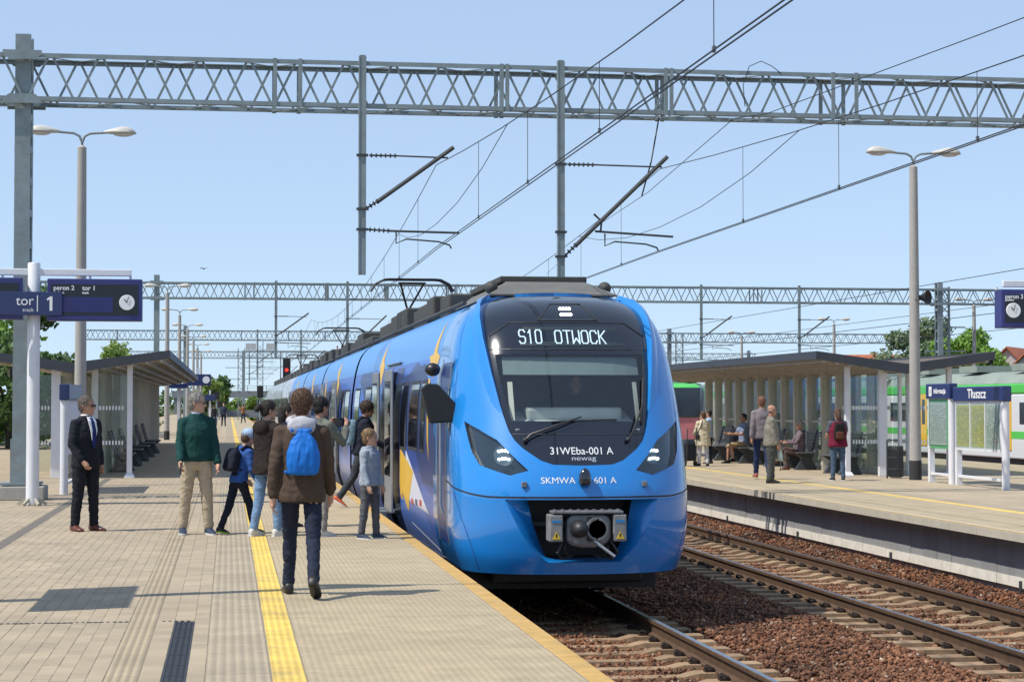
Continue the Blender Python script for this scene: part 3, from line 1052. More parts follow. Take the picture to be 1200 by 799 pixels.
# track sign in front of the post
t = thing('track_sign', 'navy sign reading tor 1 fixed to the white post', 'sign')
s0, s1 = on_y(-15, 369, SY - 0.3), on_y(73, 342, SY - 0.3)
t.location = (s0.x, SY - 0.30, s0.z)
w, h = s1.x - s0.x, s1.z - s0.z
MB().b2(0, w, 0, 0.05, 0, h).build('panel', navy, t, bevel=0.006)
MB().b2(w - 0.40, w - 0.385, -0.004, 0.002, 0.06, h - 0.06).build('divider', sign_white, t)
MB().b2(0.55, 0.62, 0.05, 0.30, 0.1, h - 0.1).build('bracket', steel_d, t)
text_mesh('tor', 0.22, (w - 0.45, -0.003, h * 0.60), FRONT, sign_white, 'lettering', t, 'RIGHT', 0.001)
text_mesh('track', 0.085, (w - 0.45, -0.003, h * 0.22), FRONT, sign_white, 'lettering', t, 'RIGHT', 0.001)
MB().prism([(w - 0.20, 0.075), (w - 0.155, 0.075), (w - 0.155, h - 0.075), (w - 0.19, h - 0.075), (w - 0.245, h - 0.115), (w - 0.235, h - 0.145), (w - 0.20, h - 0.125)], -0.004, -0.001, 'y').build('lettering', sign_white, t)
# right platform display, its post just outside the picture
RY = 31.0
a, b_ = on_y(1174, 384, RY), on_y(1172, 339, RY)
rd = display(a.x, a.x + 1.6, a.z, b_.z, RY, 'blue information display with clock at the right picture edge', [('peron 3', 0.10, 0.06, 0.52), ('platform', 0.045, 0.06, 0.465)], (0.20, 0.29, 0.125), None)
t = thing('sign_post', 'white post carrying the display at the right picture edge', 'sign post', (14.7, RY + 0.16, 0))
MB().lathe([(0.105, 0.0), (0.102, 4.0), (0.09, 4.02)], n=20).build('post', white_paint, t, 40)
zz = on_y(1180, 332, RY).z
MB().b2(on_y(1179, 332, RY).x - 14.7, 1.0, -0.045, 0.045, zz - 0.055, zz + 0.055).build('beam', white_paint, t, bevel=0.01)
MB().b2(-1.95, -1.91, -0.02, 0.02, b_.z - 0.0, zz - 0.05).build('hanger', white_paint, t)
# name board on the off-picture lamp post (its shadow falls on the paving)
t = thing('station_name_board', 'navy name board on the nearest left lamp post, known by its shadow', 'sign', (-2.80, 16.5, 1.85))
MB().b2(0, 0.05, -0.95, 0.95, 0.0, 1.1).build('panel', navy, t)
MB().b2(-0.08, 0.0, -0.05, 0.05, 0.3, 0.8).build('bracket', steel_d, t)
# small platform-number signs farther along the left platform
for k, (px, py, yy, w, h) in enumerate(((232, 445, 88, 1.15, 0.50), (209, 452, 86, 0.8, 0.2), (246, 466, 130, 0.7, 0.4))):
    p = on_y(px, py, yy)
    t = thing('platform_sign', ['blue hanging display with clock beyond the left shelter', 'low blue sign just past the left shelter roof', 'farthest small blue sign on the left platform'][k], 'sign', (p.x, p.y, p.z))
    MB().b2(-w / 2, w / 2, 0, 0.3, -h / 2, h / 2).build('panel', navy, t)
    if k == 0:
        c = MB().lathe([(0.16, 0), (0.16, 0.02)], n=20)
        c.v = [(x, -z, y) for x, y, z in c.v]
        c.build('clock_face', sign_white, t).location = (0.36, -0.01, 0)
    MB().b2(-0.06, 0.06, 0.31, 0.43, -p.z, h / 2 + 0.3).build('post', white_paint, t)

# ------------------------------------------------------------------ shelters
m_fascia = mat('fascia_slate', (0.045, 0.05, 0.062), 0.5, 0, 0.1, 3)
m_soffit = mat('soffit_beige', (0.46, 0.42, 0.35), 0.7, 0, 0.1, 3)
m_roof = mat('roof_felt', (0.12, 0.095, 0.08), 0.9, 0, 0.2, 2)
m_fin = mat('fin_concrete', (0.52, 0.485, 0.41), 0.85, 0, 0.1, 4, 0.15, 60)
m_slat = mat('bench_slat', (0.13, 0.14, 0.15), 0.45, 0.3, 0.15, 5)
def bench_proto():
    t = thing('platform_bench', 'x', 'bench')
    for k in range(5):
        x = -0.10 + k * 0.085
        MB().b2(x, x + 0.065, -0.86, 0.86, 0.42, 0.45).build('seat_slat', m_slat, t)
    for k in range(7):
        u = k * 0.075
        MB().bar((-0.16 - u * 0.28, -0.86, 0.48 + u), (-0.16 - u * 0.28, 0.86, 0.48 + u), 0.02, 0.055).build('back_slat', m_slat, t)
    for y in (-0.55, 0.55):
        l = MB().loft([[(-0.26, y - 0.09, 0), (0.30, y - 0.09, 0), (0.30, y + 0.09, 0), (-0.26, y + 0.09, 0)], [(-0.14, y - 0.06, 0.28), (0.12, y - 0.06, 0.28), (0.12, y + 0.06, 0.28), (-0.14, y + 0.06, 0.28)], [(-0.2, y - 0.06, 0.415), (0.33, y - 0.06, 0.415), (0.33, y + 0.06, 0.415), (-0.2, y + 0.06, 0.415)]])
        l.build('leg', steel_d, t)
        MB().bar((-0.14, y, 0.42), (-0.30, y, 1.0), 0.04, 0.05).build('back_support', steel_d, t)
    return t
def shelter(cx, y0, y1, label, side, trim=0):
    t = thing('platform_shelter', label, 'shelter', (cx, y0, 0), 0, 'butterfly roofed platform shelters')
    L = y1 - y0
    zv, ze, hw, th = 2.44, 2.73, 2.12, 0.05
    for s in (-1, 1):
        r = MB()
        r.loft([[(s * 0.02, y, zv), (s * (hw - 0.03), y, ze), (s * (hw - 0.03), y, ze + th), (s * 0.02, y, zv + th)] for y in (0.03, L - 0.03)])
        ro = r.build('roof_wing', m_soffit, t)
        f = MB()
        f.loft([[(s * 0.03, y, zv + th + 0.003), (s * (hw - 0.04), y, ze + th + 0.003), (s * (hw - 0.04), y, ze + th + 0.02), (s * 0.03, y, zv + th + 0.02)] for y in (0.04, L - 0.04)])
        f.build('roof_felt', m_roof, ro)
        f = MB().b2(min(s * hw, s * (hw - 0.028)), max(s * hw, s * (hw - 0.028)), 0.0, L, ze - 0.06, ze + 0.12)
        f.build('eaves_fascia', m_fascia, ro)
        for yy in (0.0, L - 0.03):
            f = MB()
            f.loft([[(0.0 if s < 0 else 0.002, y, zv - 0.10), (s * (hw - 0.03), y, ze - 0.06), (s * (hw - 0.03), y, ze + 0.12), (0.0 if s < 0 else 0.002, y, zv + 0.13)] for y in (yy, yy + 0.028)])
            f.build('end_fascia', m_fascia, ro)
        rf = MB().bar((s * 0.10, 0, zv - 0.045 + 0.02), (s * (hw - 0.06), 0, ze - 0.05), 0.07, 0.09)
        rfo = rf.build('rafter', m_soffit)
        me = rfo.data
        bpy.data.objects.remove(rfo)
        k = 0
        while 0.35 + 0.6 * k < L - 0.2:
            inst(me, 'rafter', ro, (0, 0.35 + 0.6 * k, 0.0))
            k += 4
        for j in range(6):
            fx = 0.16 + 0.15 * j
            MB().b2(s * hw * fx - 0.035, s * hw * fx + 0.035, 0.04, L - 0.04, zv + (ze - zv) * fx - 0.11, zv + (ze - zv) * fx - 0.005).build('purlin', m_soffit, ro)
    fin = MB().b2(-0.11, 0.11, -0.075, 0.075, 0, 2.47)
    fo = fin.build('column', m_fin)
    fme = fo.data
    bpy.data.objects.remove(fo)
    n = int((L - 3.0) / 1.2) - (3 if L < 30 else 0)
    for k in range(n):
        for s in (-1, 1):
            inst(fme, 'column', t, (s * 0.40, 3.6 + 1.2 * k, 0))
            if k < 14:
                p = MB().b2(s * 0.40 - 0.006, s * 0.40 + 0.006, 3.6 + 1.2 * k + 0.08, 3.6 + 1.2 * k + 1.12, 0.12, 2.3)
                p.build('glass_pane', clear_glass, t)
                MB().b2(s * 0.40 - 0.03, s * 0.40 + 0.03, 3.6 + 1.2 * k + 0.076, 3.6 + 1.2 * k + 1.124, 1.18, 1.23).build('glazing_rail', m_fin, t)
    # white end posts
    for x, y, ww in ((-1.22, 0.55, 0.12), (1.22, 0.55, 0.12), (-0.40, 0.5, 0.20), (0.42, 1.0, 0.14), (0.12, 0.8, 0.07)):
        top = zv + abs(x) / hw * (ze - zv) - 0.02
        po = MB().b2(x - ww / 2, x + ww / 2, y - 0.06, y + 0.06, 0, top).build('post', white_paint, t, bevel=0.01)
        if abs(x) > 1:
            MB().loft([[(x - 0.11, y - 0.13, 0), (x + 0.11, y - 0.13, 0), (x + 0.11, y + 0.13, 0), (x - 0.11, y + 0.13, 0)], [(x - 0.11, y - 0.13, 0.03), (x + 0.11, y - 0.13, 0.03), (x + 0.11, y + 0.13, 0.03), (x - 0.11, y + 0.13, 0.03)], [(x - 0.07, y - 0.08, 0.10), (x + 0.07, y - 0.08, 0.10), (x + 0.07, y + 0.08, 0.10), (x - 0.07, y + 0.08, 0.10)]]).build('post_foot', white_paint, po)
    # glazed wind screens near the end, printed with white dashes
    for s in (-1, 1):
        for (xa, xb, y) in ((0.52, 1.14, 0.6),):
            p = MB().b2(s * xa if s > 0 else -xb, s * xb if s > 0 else -xa, y - 0.006, y + 0.006, 0.15, 2.3).build('glass_pane', clear_glass, t)
            d = MB()
            for z in (1.52, 0.74):
                x = xa + 0.03
                while x < xb - 0.04:
                    d.b2(s * x, s * (x + 0.035), y - 0.010, y - 0.0065, z, z + 0.09)
                    x += 0.07
            d.build('printed_dashes', sign_white, p)['kind'] = 'stuff'
        for k in range(2):
            p = MB().b2(s * 0.40 - 0.006, s * 0.40 + 0.006, 0.75 + k * 1.4, 2.05 + k * 1.4, 0.12, 2.3).build('glass_pane', clear_glass, t)
            d = MB()
            for z in (1.52, 0.74):
                for j in range(14):
                    d.b2(s * 0.40 - 0.010, s * 0.40 + 0.010, 0.8 + k * 1.4 + j * 0.09, 0.85 + k * 1.4 + j * 0.09, z, z + 0.09)
            d.build('printed_dashes', sign_white, p)['kind'] = 'stuff'
    for x in (-1.2, 0.0, 1.2):
        for k in range(1, int(L / 6)):
            pass
    return t
SHY = 42.5
shelter(15.25, SHY, SHY + 21, 'butterfly roofed shelter with benches on the right platform', -1)
shelter(-3.42, SHY + 1.5, SHY + 42, 'butterfly roofed shelter with benches on the left platform', 1)
bp = bench_proto()
first = [True]
def bench(x, y, rz, label):
    o = bp if first[0] else copy_tree(bp)
    first[0] = False
    o.location = (x, y, 0)
    o.rotation_euler = (0, 0, rz)
    tag(o, label, 'bench', 'slatted benches under the shelters')
for k, (y, lb) in enumerate(((44.6, 'slatted bench nearest the litter bin under the right shelter'), (48.1, 'slatted bench where the person with the cane sits'), (51.0, 'third slatted bench from the end of the right shelter'), (53.6, 'slatted bench where the man with folded legs sits'), (56.4, 'farthest visible slatted bench of the right shelter'))):
    bench(14.42, y, math.pi, lb)
for k, (y, lb) in enumerate(((49.0, 'slatted bench nearest the viewer under the left shelter'), (53.5, 'second slatted bench under the left shelter'), (58, 'third slatted bench under the left shelter'), (62.5, 'fourth slatted bench under the left shelter'), (67, 'farthest slatted bench under the left shelter'))):
    bench(-2.60, y, 0, lb)

# ------------------------------------------------------------------ notice boards, bin
m_paper_y = mat('poster_yellow', (0.62, 0.56, 0.20), 0.6, 0, 0.25, 30)
m_paper_w = mat('poster_white', (0.55, 0.58, 0.54), 0.6, 0, 0.25, 30)
m_green_frame = mat('frame_green', (0.10, 0.32, 0.14), 0.5, 0, 0.1, 4)
m_ink = mat('print_grey', (0.25, 0.26, 0.24), 0.7, 0, 0.2, 20)
LEFTF = (R(90), 0, R(-90))
def board(x, y0, y1, label, head, papers, z0, ztop, hh, green=False, flip=False):
    t = thing('notice_board', label, 'notice board', (x, y0, 0), 0, 'notice boards on the platforms')
    w = y1 - y0
    MB().lathe([(0.075, 0), (0.075, ztop - hh + 0.02)], n=16).build('post', white_paint, t, 40)
    po = MB().b2(-0.055, 0.055, w - 0.055, w + 0.055, 0, z0 + 0.05).build('post', white_paint, t)
    MB().b2(-0.09, 0.09, -0.1, w + 0.08, ztop - hh, ztop).build('header', navy, t, bevel=0.02)
    MB().b2(-0.05, 0.05, 0.08, w, z0, ztop - hh - 0.002).build('case', white_paint if not green else m_green_frame, t)
    n = len(papers)
    pw = (w - 0.12) / n
    for k, pc in enumerate(papers):
        ya, yb = 0.12 + pw * k + 0.04, 0.12 + pw * (k + 1) - 0.06
        pp_ = MB().b2(-0.054, -0.0505, ya, yb, z0 + 0.08, ztop - hh - 0.07).build('poster', {'y': m_paper_y, 'w': m_paper_w}[pc], t)
        ink = MB()
        z = z0 + 0.14
        rg = random.Random(k + int(y0))
        while z < ztop - hh - 0.14:
            yy = ya + 0.03
            while yy < yb - 0.08:
                l = rg.uniform(0.03, 0.14)
                if rg.random() < 0.75:
                    ink.b2(-0.0555, -0.0545, yy, min(yy + l, yb - 0.02), z, z + 0.012)
                yy += l + 0.03
            z += 0.035
        ink.build('print', m_ink, pp_)
        MB().b2(-0.0645, -0.0605, ya - 0.03, yb + 0.03, z0 + 0.05, ztop - hh - 0.04).build('glass_pane', clear_glass, t)
        MB().b2(-0.066, -0.05, yb + 0.032, yb + 0.06, z0 + 0.003, ztop - hh - 0.004).build('mullion', white_paint, t)
    MB().b2(-0.03, 0.03, 0.05, w - 0.05, 0.16, 0.21).build('foot_rail', white_paint, t)
    if head:
        text_mesh(head[0], head[1], (-0.093, w * head[2], ztop - hh * 0.5), LEFTF, sign_white, 'lettering', t, 'CENTER', 0.001, head[3], 0.004)
        if len(head) > 4:
            MB().b2(-0.0935, -0.0905, w - 0.28, w - 0.12, ztop - hh + 0.06, ztop - 0.06).build('pictogram', sign_white, t)
            MB().b2(-0.0955, -0.0936, w - 0.215, w - 0.185, ztop - hh + 0.10, ztop - hh + 0.20).build('pictogram_mark', navy, t)
    return t
nb = on_z(1178, 574)
board(14.80, nb.y, nb.y + 2.45, 'wide notice board headed with the station name on the right platform', ('T\u0142uszcz', 0.26, 0.5, 1.25), 'wyy', 0.72, 2.00, 0.30)
nb2 = on_z(1112, 567)
board(14.78, nb2.y - 0.1, nb2.y + 1.1, 'narrow information board left of the wide notice board', ('informacja', 0.15, 0.38, 1.1, 1), 'w', 0.72, 2.08, 0.32, True)
nb3 = on_z(77, 579)
board(-2.98, nb3.y, nb3.y + 3.0, 'white notice board seen edge on beside the suited man', None, 'wyw', 0.72, 2.02, 0.30)
t = thing('litter_bin', 'dark slatted round litter bin beside the right lamp post', 'bin', (14.72, 41.75, 0))
MB().lathe([(0.135, 0.02), (0.14, 0.6), (0.10, 0.6), (0.09, 0.1)], n=18).build('liner', steel_d, t, 40)
for k in range(20):
    a3 = 2 * math.pi * k / 20
    MB().bar((0.152 * math.cos(a3), 0.152 * math.sin(a3), 0.04), (0.152 * math.cos(a3), 0.152 * math.sin(a3), 0.72), 0.03, 0.014).build('slat', steel_d, t)
for z in (0.2, 0.45, 0.66):
    MB().lathe([(0.158, z), (0.164, z), (0.164, z + 0.03), (0.158, z + 0.03)], n=20).build('hoop', steel_d, t)
MB().tube([(-0.2, 0, 0), (-0.2, 0, 0.85), (0.05, 0, 0.85)], 0.02, 6).build('bracket', steel_d, t)
# flat darker strip running along the paving under the left lamp row
MB().b2(-2.70, -2.55, 13, 44, -0.01, 0.0022).build('dark_strip', mat('dark_strip_tone', (0.14, 0.12, 0.10), 0.9, 0, 0.15, 10), pl)
# ------------------------------------------------------------------ the blue train
NOSE_Y = 21.52
m_blue = mat('train_blue', (0.010, 0.215, 0.62), 0.28, 0, 0.05, 1.5, coat=0.9, spec=0.5, dirt=0.10, dirtcol=(0.16, 0.17, 0.18), dscale=7)
m_mask = mat('mask_black', (0.006, 0.008, 0.016), 0.10, 0, 0.1, 3, coat=1.0)
m_trim = mat('train_trim', (0.02, 0.02, 0.022), 0.5, 0, 0.2, 8)
m_wind = glass_mat('windscreen_glass', (0.84, 0.90, 0.89), 1.0, 0.01, 0.085)
m_winside = mat('side_window_glass', (0.012, 0.015, 0.02), 0.06, 0, 0.1, 2, spec=0.7, coat=1.0)
m_lite = emit_mat('lamp_led', (1.0, 0.98, 0.94), 4.0)
m_led_text = emit_mat('display_led', (0.50, 0.66, 0.72), 0.26)
m_lens_d = mat('headlamp_housing', (0.035, 0.05, 0.06), 0.12, 0.2, 0.2, 6, coat=1.0)
m_lcdback = mat('display_back', (0.03, 0.042, 0.048), 0.3, 0, 0.1, 4)
m_silver = mat('silver_metal', (0.34, 0.36, 0.38), 0.4, 0.6, 0.1, 5)
m_coupler = mat('coupler_grey', (0.21, 0.215, 0.22), 0.5, 0.4, 0.25, 12, dirt=0.5, dirtcol=(0.06, 0.05, 0.04), dscale=8)
m_box_l = mat('coupler_box', (0.26, 0.26, 0.25), 0.5, 0.2, 0.2, 10, dirt=0.5, dirtcol=(0.12, 0.10, 0.08), dscale=9)
m_yel = mat('warning_yellow', (0.75, 0.5, 0.02), 0.5, 0, 0.05, 5)
m_rooft = mat('roof_equipment', (0.055, 0.054, 0.05), 0.7, 0.1, 0.25, 4)
m_fair = mat('roof_fairing', (0.13, 0.125, 0.11), 0.6, 0.0, 0.15, 4)
m_cabin = mat('cab_interior', (0.10, 0.115, 0.118), 0.8, 0, 0.15, 4)
m_dash = mat('cab_dashboard', (0.46, 0.47, 0.44), 0.7, 0, 0.1, 4)
m_blind = mat('cab_blind', (0.16, 0.20, 0.20), 0.8, 0, 0.08, 4)

def interp(tab, z):
    for (a, va), (b, vb) in zip(tab, tab[1:]):
        if z <= b:
            k = min(1, max(0, (z - a) / (b - a)))
            return va + (vb - va) * k
    return tab[-1][1]
def smooth_tab(tab):
    """monotone-ish cubic through the points"""
    xs = np.array([a for a, _ in tab]); ys = np.array([b for _, b in tab])
    h = np.diff(xs); dl = np.diff(ys) / h
    m = np.zeros(len(xs))
    m[0], m[-1] = dl[0], dl[-1]
    for i in range(1, len(xs) - 1):
        m[i] = 0 if dl[i - 1] * dl[i] <= 0 else 2 * dl[i - 1] * dl[i] / (dl[i - 1] + dl[i])
    def f(x):
        x = min(max(x, xs[0]), xs[-1])
        i = min(max(int(np.searchsorted(xs, x)) - 1, 0), len(h) - 1)
        t = (x - xs[i]) / h[i]
        return ((1 + 2 * t) * (1 - t) ** 2 * ys[i] + t * (1 - t) ** 2 * h[i] * m[i] + t * t * (3 - 2 * t) * ys[i + 1] + t * t * (t - 1) * h[i] * m[i + 1])
    return f
f_c = smooth_tab([(-0.45, 0.22), (-0.27, 0.14), (-0.05, 0.05), (0.3, 0.0), (0.6, 0.0), (0.78, 0.05), (1.0, 0.14), (1.2, 0.24), (1.4, 0.34), (1.7, 0.49), (2.0, 0.65), (2.4, 0.90), (2.65, 1.10), (2.8, 1.28), (2.92, 1.52), (3.0, 1.95), (3.03, 2.3)])
f_w = smooth_tab([(-0.45, 1.20), (-0.27, 1.27), (0.0, 1.36), (0.3, 1.395), (1.2, 1.40), (1.6, 1.385), (2.1, 1.33), (2.45, 1.26), (2.7, 1.15), (2.88, 0.95), (2.96, 0.72), (3.01, 0.40), (3.03, 0.06)])
f_d = smooth_tab([(-0.45, 0.95), (0.3, 1.15), (1.4, 1.15), (2.4, 0.95), (2.88, 0.70), (3.03, 0.2)])
NEXP = 2.4
YEND = 3.0
def sd(t, z):
    """(angle-like parameter, height) -> local point on the nose skin"""
    w, c, d = f_w(z), f_c(z), f_d(z)
    a = min(abs(t), math.pi / 2)
    s, co = math.sin(a), max(0.0, math.cos(a))
    x = w * s ** (2 / NEXP)
    y = c + d * (1 - co ** (2 / NEXP))
    if abs(t) > math.pi / 2:
        y += (abs(t) - math.pi / 2) / 0.6 * max(0.0, YEND - y)
    return Vector((math.copysign(x, t), y, z))
def sdn(t, z):
    e = 0.004
    a, b = sd(t + e, z) - sd(t - e, z), sd(t, min(3.03, z + e)) - sd(t, z - e)
    n = a.cross(b)
    if n.length < 1e-12:
        return Vector((0, -1, 0))
    n.normalize()
    return n if n.y < 0 or (abs(n.x) > 0.5 and n.x * t > 0) or n.z > 0.3 else -n
def so(t, z, off=0.0):
    return sd(t, z) + sdn(t, z) * off if off else sd(t, z)
def t_of(x, z):
    k = min(1.0, abs(x) / f_w(z))
    return math.copysign(math.asin(k ** (NEXP / 2)), x)
def sx(x, z, off=0.0):
    return so(t_of(x, z), z, off)
def tp(poly):
    return [(t_of(x, z), z) for x, z in poly]
def mir(poly):
    return [(-x, z) for x, z in reversed(poly)]
def inside(p, poly):
    x, y = p
    r = False
    j = len(poly) - 1
    for i in range(len(poly)):
        xi, yi = poly[i]; xj, yj = poly[j]
        if (yi > y) != (yj > y) and x < (xj - xi) * (y - yi) / (yj - yi) + xi:
            r = not r
        j = i
    return r

MASK = [(0.0, 0.955), (0.34, 0.965), (0.47, 1.01), (0.66, 1.145), (0.745, 1.235), (0.80, 1.34), (0.875, 1.62), (0.94, 2.02), (0.985, 2.42), (0.99, 2.66), (0.95, 2.82), (0.87, 2.93), (0.60, 2.995), (0.0, 3.015)]
MASK = MASK + [(-x, z) for x, z in reversed(MASK[1:-1])]
WIND = [(0.765, 1.465), (0.83, 1.75), (0.885, 2.1), (0.895, 2.24), (-0.895, 2.24), (-0.885, 2.1), (-0.83, 1.75), (-0.765, 1.465)]
HEAD = [(1.255, 1.45), (1.12, 1.36), (0.93, 1.235), (0.62, 0.90), (0.82, 0.845), (1.13, 0.955), (1.20, 1.10)]
BOUT = [(0.88, 0.575), (0.76, 0.30), (0.60, 0.05), (0.42, -0.13), (-0.42, -0.13), (-0.60, 0.05), (-0.76, 0.30), (-0.88, 0.575)]
BIN = [(0.60, 0.555), (0.55, 0.30), (0.46, 0.05), (0.38, -0.10), (-0.38, -0.10), (-0.46, 0.05), (-0.55, 0.30), (-0.60, 0.555)]
MASKt, WINDt, HEADt, HEADt2, BOUTt = tp(MASK), tp(WIND), tp(HEAD), tp(mir(HEAD)), tp(BOUT)

def nose_mesh():
    bm = bmesh.new()
    T = math.pi / 2 + 0.6
    z0, z1 = -0.27, 3.028
    bm.faces.new([bm.verts.new((a, b, 0)) for a, b in ((-T, z0), (T, z0), (T, z1), (-T, z1))])
    def cut(co, no, sel=None):
        if sel is None:
            gm = bm.verts[:] + bm.edges[:] + bm.faces[:]
        else:
            fs = [f for f in bm.faces if sel(f)]
            es = {e for f in fs for e in f.edges}
            vs = {v for f in fs for v in f.verts}
            gm = list(vs) + list(es) + fs
        bmesh.ops.bisect_plane(bm, geom=gm, plane_co=co, plane_no=no, dist=1e-5)
    nt = 56
    for k in range(1, nt):
        cut((-math.pi / 2 + math.pi * k / nt, 0, 0), (1, 0, 0))
    for s in (-1, 1):
        cut((s * math.pi / 2, 0, 0), (1, 0, 0))
        for k in range(1, 4):
            cut((s * (math.pi / 2 + 0.15 * k), 0, 0), (1, 0, 0))
    zs = list(np.arange(-0.2, 2.6, 0.07)) + list(np.arange(2.62, 2.9, 0.035)) + list(np.arange(2.9, 3.02, 0.012)) + [3.02]
    for z in zs:
        cut((0, z, 0), (0, 1, 0))
    for poly in (MASKt, WINDt, HEADt, HEADt2, BOUTt):
        n = len(poly)
        for i in range(n):
            a, b = Vector((*poly[i], 0)), Vector((*poly[(i + 1) % n], 0))
            e = b - a
            if e.length < 1e-6:
                continue
            x0, x1 = min(a.x, b.x) - 0.005, max(a.x, b.x) + 0.005
            y0, y1 = min(a.y, b.y) - 0.005, max(a.y, b.y) + 0.005
            def sel(f):
                xs = [v.co.x for v in f.verts]; ys = [v.co.y for v in f.verts]
                return max(xs) > x0 and min(xs) < x1 and max(ys) > y0 and min(ys) < y1
            cut(a, Vector((-e.y, e.x, 0)).normalized(), sel)
    return bm
nose_bm = nose_mesh()
reg = {'body': [], 'mask': [], 'wind': [], 'head': [], 'head2': []}
for f in nose_bm.faces:
    c = f.calc_center_median()
    p = (c.x, c.y)
    if inside(p, WINDt): reg['wind'].append(f)
    elif inside(p, MASKt): reg['mask'].append(f)
    elif inside(p, HEADt): reg['head'].append(f)
    elif inside(p, HEADt2): reg['head2'].append(f)
    elif inside(p, BOUTt): pass
    else: reg['body'].append(f)
def patch(faces, off):
    b = MB()
    ix = {}
    fs = []
    for f in faces:
        r = []
        for v in f.verts:
            if v.index not in ix:
                ix[v.index] = len(b.v)
                b.v.append(tuple(so(v.co.x, v.co.y, off) if not callable(off) else off(v.co.x, v.co.y)))
            r.append(ix[v.index])
        b.f.append(tuple(r)); b.m.append(0)
    return b
nose_bm.verts.index_update()
def resample(poly, n):
    P = [Vector(p) for p in poly]
    L = [0]
    for i in range(len(P)):
        L.append(L[-1] + (P[(i + 1) % len(P)] - P[i]).length)
    out = []
    for k in range(n):
        s = L[-1] * k / n
        for i in range(len(P)):
            if L[i + 1] >= s:
                out.append(P[i].lerp(P[(i + 1) % len(P)], (s - L[i]) / max(1e-9, L[i + 1] - L[i])))
                break
    return out
def dense(poly, sub=6):
    out = []
    for i in range(len(poly)):
        a, b = Vector(poly[i]), Vector(poly[(i + 1) % len(poly)])
        for k in range(sub):
            out.append(a.lerp(b, k / sub))
    return out
train = thing('passenger_train', 'bright blue electric train with lit headlights standing at the left platform', 'train', (T1, NOSE_Y, 0))
cab = patch(reg['body'], 0).build('nose_shell', m_blue, train, smooth=35)
MASK_IN = -0.03
mask = patch(reg['mask'], MASK_IN).build('front_mask', m_mask, train, smooth=35)
def rim(polyt, a, b, name, mt, parent, sub=6):
    d = dense(polyt, sub)
    m = MB()
    m.loft([[tuple(so(q.x, q.y, a)) for q in d], [tuple(so(q.x, q.y, b)) for q in d]], caps=False)
    return m.build(name, mt, parent, smooth=30)
rim(MASKt, 0.001, MASK_IN - 0.005, 'mask_rim', m_blue, cab)
patch(reg['wind'], MASK_IN - 0.004).build('windscreen', m_wind, train, smooth=35, recalc=True)
rim(WINDt, MASK_IN, MASK_IN - 0.03, 'windscreen_seal', m_trim, mask)
for key, pt, sgn in (('head', HEADt, 1), ('head2', HEADt2, -1)):
    h = patch(reg[key], -0.05).build('headlight', m_lens_d, train, smooth=35)
    rim(pt, 0.003, -0.052, 'bezel', m_trim, h)
    patch(reg[key], -0.006).build('cover', glass_mat('headlight_cover_' + key, (0.80, 0.85, 0.88)), h, smooth=35)
    # inner reflector and the two LED clusters
    for zz in (1.035, 1.125):
        e = MB()
        for k in range(4):
            q = sx(sgn * (0.83 + 0.035 * k), zz + 0.008 * math.sin(k * 1.1), -0.033)
            e.ell(q, (0.018, 0.012, 0.016), 8, 6)
        e.build('led_cluster', m_lite, h)
    rr = MB()
    for k in range(14):
        a = 2 * math.pi * k / 14
        rr.v.append(tuple(sx(sgn * (0.885 + 0.115 * math.cos(a)), 1.08 + 0.115 * math.sin(a), -0.046)))
    rr.f.append(tuple(range(14))); rr.m.append(0)
    rr.build('reflector', mat('reflector', (0.11, 0.15, 0.17), 0.2, 0.6, 0.1, 5), h)
# raised blue fins along the upper edges of the mask
def mask_x(z):
    return interp([(zz, xx) for xx, zz in MASK[1:14]], z)
for s in (-1, 1):
    fb_ = MB()
    rings = []
    for k in range(22):
        z = 1.55 + 1.39 * k / 21
        h_ = 0.055 * min(1.0, (z - 1.55) / 0.8)
        e_ = mask_x(z)
        rings.append([tuple(sx(s * (e_ - 0.004), z, -0.04)), tuple(sx(s * (e_ - 0.002), z, h_)), tuple(sx(s * (e_ + 0.035), z, h_ * 0.95)), tuple(sx(s * min(e_ + 0.13, f_w(z) * 0.995), z, -0.004))])
    fb_.loft(rings, caps=False, closed=False)
    fb_.build('cheek_fin', m_blue, cab, smooth=50)
# bumper seam, a recessed-looking dark joint strip
sm = MB()
pts = []
for k in range(61):
    u = -1 + 2 * k / 60
    t_ = u * (math.pi / 2 + 0.25)
    z = 0.60 + 0.17 * max(0, (abs(u) - 0.42) / 0.58) ** 1.3
    pts.append((t_, z))
sm.loft([[tuple(so(t_, z - 0.008, 0.003)) for t_, z in pts], [tuple(so(t_, z + 0.010, 0.003)) for t_, z in pts]], caps=False, closed=False)
sm.build('bumper_seam', m_trim, cab)
for s in (-1, 1):
    sm = MB()
    q = [(s * 1.395, 0.70), (s * 1.32, 0.35), (s * 1.16, -0.15), (s * 1.12, -0.26)]
    pts = []
    for (a, b) in zip(q, q[1:]):
        for k in range(6):
            pts.append((a[0] + (b[0] - a[0]) * k / 6, a[1] + (b[1] - a[1]) * k / 6))
    sm.loft([[tuple(sx(x - 0.004, z, 0.002)) for x, z in pts], [tuple(sx(x + 0.004, z, 0.002)) for x, z in pts]], caps=False, closed=False)
    sm.build('panel_seam', mat('seam_blue', (0.02, 0.10, 0.33), 0.5, 0, 0.1, 5), cab)
for s in (-1, 1):
    for tt_ in (math.pi / 2 + 0.13, math.pi / 2 - 0.30):
        sm = MB()
        zz_ = [0.86 + (2.72 - 0.86) * k / 24 for k in range(25)] if tt_ > math.pi / 2 else [1.52 + 1.2 * k / 24 for k in range(25)]
        sm.loft([[tuple(so(s * (tt_ - 0.003), z, 0.0015)) for z in zz_], [tuple(so(s * (tt_ + 0.003), z, 0.0015)) for z in zz_]], caps=False, closed=False)
        sm.build('panel_seam', MATS['seam_blue'], cab)
